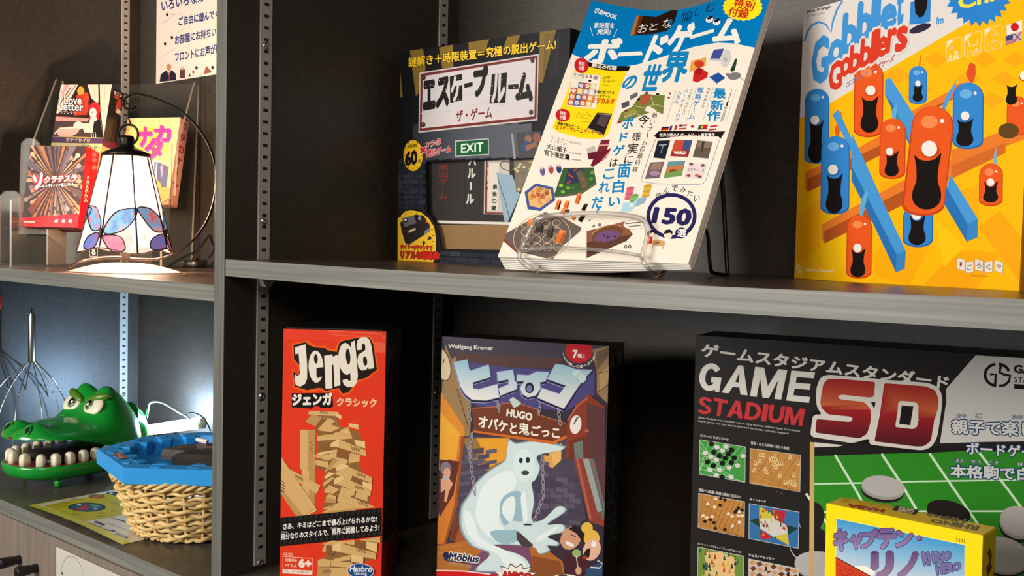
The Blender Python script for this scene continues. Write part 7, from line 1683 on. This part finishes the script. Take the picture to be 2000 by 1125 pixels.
lo_ = card_box((-.7132, .1249, .0758, .5358, .2543), .0930, .2044, .0391, (30, 22, 22), 'tall card game box with red-haired lady and pink curtains, behind the red card box')
ar = Art([(81.3, 393.0), (182.6, 394.8), (218.6, 165.3), (119.5, 165.7)], .0930, .2044); ar.view(0, 0, .26667)
ar.poly([(250, 500), (950, 500), (950, 1700), (250, 1700)], (42, 30, 30))
CU, CU2 = (236, 200, 176), (206, 160, 140)
ar.poly([(440, 600), (575, 600), (520, 720), (430, 830), (405, 830)], CU); ar.poly([(480, 600), (512, 600), (440, 740), (430, 720)], (214, 150, 160)); ar.line([(520, 640), (440, 760)], 7, (60, 40, 40)); ar.line([(560, 610), (480, 730)], 6, (80, 50, 50))
ar.poly([(645, 600), (720, 600), (735, 700), (715, 760), (670, 720)], CU); ar.poly([(718, 600), (850, 600), (800, 900), (770, 1010), (735, 940), (735, 780)], CU); ar.line([(725, 620), (730, 800), (765, 1000)], 12, (46, 26, 28)); ar.line([(820, 640), (775, 960)], 5, CU2); ar.line([(770, 630), (760, 860)], 4, CU2); ar.line([(680, 610), (700, 740)], 4, CU2)
ar.ell(592, 668, 26, 34, (206, 150, 60)); ar.ell(630, 720, 22, 44, (190, 68, 40)); ar.ell(616, 780, 34, 62, (186, 60, 40)); ar.poly([(560, 700), (610, 690), (640, 840), (540, 846)], (176, 56, 38))
ar.poly([(400, 850), (690, 868), (650, 885), (400, 880)], (150, 96, 84)); ar.poly([(395, 880), (690, 880), (690, 1000), (385, 990)], (74, 54, 52)); ar.poly([(400, 855), (650, 870), (640, 890), (410, 885)], (190, 140, 126))
ar.ell(695, 800, 42, 52, (196, 36, 44)); ar.poly([(650, 800), (735, 790), (722, 890), (690, 860), (660, 900)], (186, 30, 40)); ar.ell(682, 826, 26, 36, (240, 214, 196)); ar.poly([(668, 850), (700, 845), (720, 900), (680, 930), (655, 900)], (240, 212, 194)); ar.poly([(690, 890), (735, 870), (765, 1005), (670, 1000)], (30, 26, 26)); ar.poly([(590, 905), (685, 905), (680, 970), (620, 970)], (232, 196, 176)); ar.ell(575, 920, 36, 30, (236, 206, 190)); ar.ell(500, 965, 80, 36, (206, 160, 146), -10); ar.line([(400, 980), (440, 940), (560, 935)], 10, (230, 200, 186)); ar.ell(676, 822, 4, 6, (50, 30, 30)); ar.line([(690, 850), (676, 852)], 3, (170, 40, 50))
for x in (668, 682, 698): ar.line([(x, 968), (x + 4, 1006)], 5, (226, 200, 190))
ar.t('Love', 472, 762, 596, 768, 62, (240, 232, 224), .02, [((40, 20, 20), .07)]); ar.t('Letter', 432, 806, 610, 814, 58, (240, 232, 224), .02, [((40, 20, 20), .07)]); ar.t('ラブレター', 440, 832, 560, 838, 22, (230, 210, 200), .0); ar.line([(430, 790), (452, 690)], 6, (240, 230, 220))
ar.poly([(375, 995), (760, 1010), (755, 1050), (368, 1042)], (86, 58, 92)); ar.line([(375, 997), (762, 1012)], 5, (206, 176, 90)); ar.t('カナイセイジ', 486, 1034, 660, 1044, 26, (226, 200, 150), .03); ar.poly([(368, 1044), (752, 1052), (700, 1600), (300, 1600)], (206, 190, 130)); ar.t('ラブレター', 600, 1090, 740, 1096, 30, (50, 40, 36), .02)
ar.build('front_print', M['print'], lo_)
ar = Art([(182.6, 394.8), (208.4, 408.5), (243.1, 183.5), (218.6, 165.3)], .0391, .2044, fn=side_fn(.0930)); ar.view(0, 0, .26667)
ar.poly([(740, 1020), (860, 1050), (850, 1120), (730, 1050)], (112, 30, 66)); ar.poly([(728, 1052), (850, 1110), (840, 1200), (720, 1100)], (206, 190, 130))
ar.ell(856, 710, 17, 20, (190, 76, 50)); ar.ell(868, 770, 20, 44, (186, 66, 44), 10); ar.txt('Love', [(846, 820), (880, 845), (884, 800), (850, 775)], (236, 226, 218), .05); ar.t('ラブレ', 834, 690, 892, 715, 26, (226, 216, 210), .06, dv=(0, 0)); ar.line([(770, 1000), (820, 760)], 1, (60, 50, 50))
ar.build('side_print', M['print'], lo_)

ka = card_box((-.6542, .2207, .0757, .3892, .203), .1052, .1488, .0232, (230, 150, 130), 'pale yellow card game box with pink katakana, behind the glass lamp')
ar = Art([(225.1, 398.5), (328.6, 399.8), (352.5, 229.3), (249.8, 231.4)], .1052, .1488); ar.view(120, 160, .19558)
KY = (236, 208, 122)
ar.poly([(400, 300), (1300, 300), (1300, 1400), (400, 1400)], (230, 200, 140)); ar.poly([(690, 430), (1085, 430), (1030, 780), (820, 790), (640, 780)], KY); ar.ell(860, 560, 120, 110, (240, 206, 60)); ar.ell(980, 640, 90, 90, (244, 220, 90)); ar.ell(800, 700, 90, 90, (240, 206, 80))
ar.t('レハテンデミコカレ', 690, 414, 1160, 414, 34, (206, 166, 96), .02); ar.col('ルギモセサハ', 1130, 450, 1085, 760, 36, 40, (206, 166, 96), .02); ar.col('ヌネノ', 660, 480, 650, 610, 34, 36, (206, 166, 96), .02)
for c, q in (('カ', (930, 595, 155, 150)), ('ナ', (770, 640, 130, 180)), ('タ', (840, 765, 165, 190)), ('カ', (690, 830, 110, 160))):
    ar.t(c, q[0] + 8, q[1] + 10, q[0] + q[2] + 8, q[1] + 8, q[3], (120, 110, 190), .06); ar.t(c, q[0], q[1], q[0] + q[2], q[1] - 4, q[3], (226, 60, 140), .06)
ar.ell(712, 585, 16, 26, (206, 50, 60)); ar.ell(1000, 930, 60, 90, (226, 160, 60)); ar.poly([(900, 780), (995, 785), (960, 980), (880, 960)], (206, 204, 196)); ar.poly([(930, 800), (950, 800), (940, 900), (920, 890)], (90, 120, 180)); ar.poly([(960, 800), (1075, 850), (1050, 1060), (990, 1130), (950, 1040)], (92, 92, 130)); ar.poly([(985, 850), (1010, 820), (1020, 900), (1000, 960)], (150, 150, 176)); ar.ell(960, 1060, 40, 70, (226, 170, 70)); ar.poly([(560, 1000), (1100, 1060), (1060, 1300), (560, 1300)], (214, 150, 80))
ar.build('front_print', M['print'], ka)
ar = Art([(328.6, 399.8), (345.6, 406.4), (369.0, 238.1), (352.5, 229.3)], .0232, .1488, fn=side_fn(.1052)); ar.view(120, 160, .19558)
ar.poly([(1000, 300), (1350, 300), (1350, 1400), (1000, 1400)], (232, 160, 136))
for i, c in enumerate('カタカナーシ'):
    x = 1228 - i * 17; y = 430 + i * 118
    if c == 'ー': ar.line([(x, y - 40), (x - 6, y + 30)], 9, (150, 50, 90)); continue
    ar.t(c, x - 30, y + 38, x + 26, y + 50, 76, (150, 50, 90), .04)
ar.build('side_print', M['print'], ka)
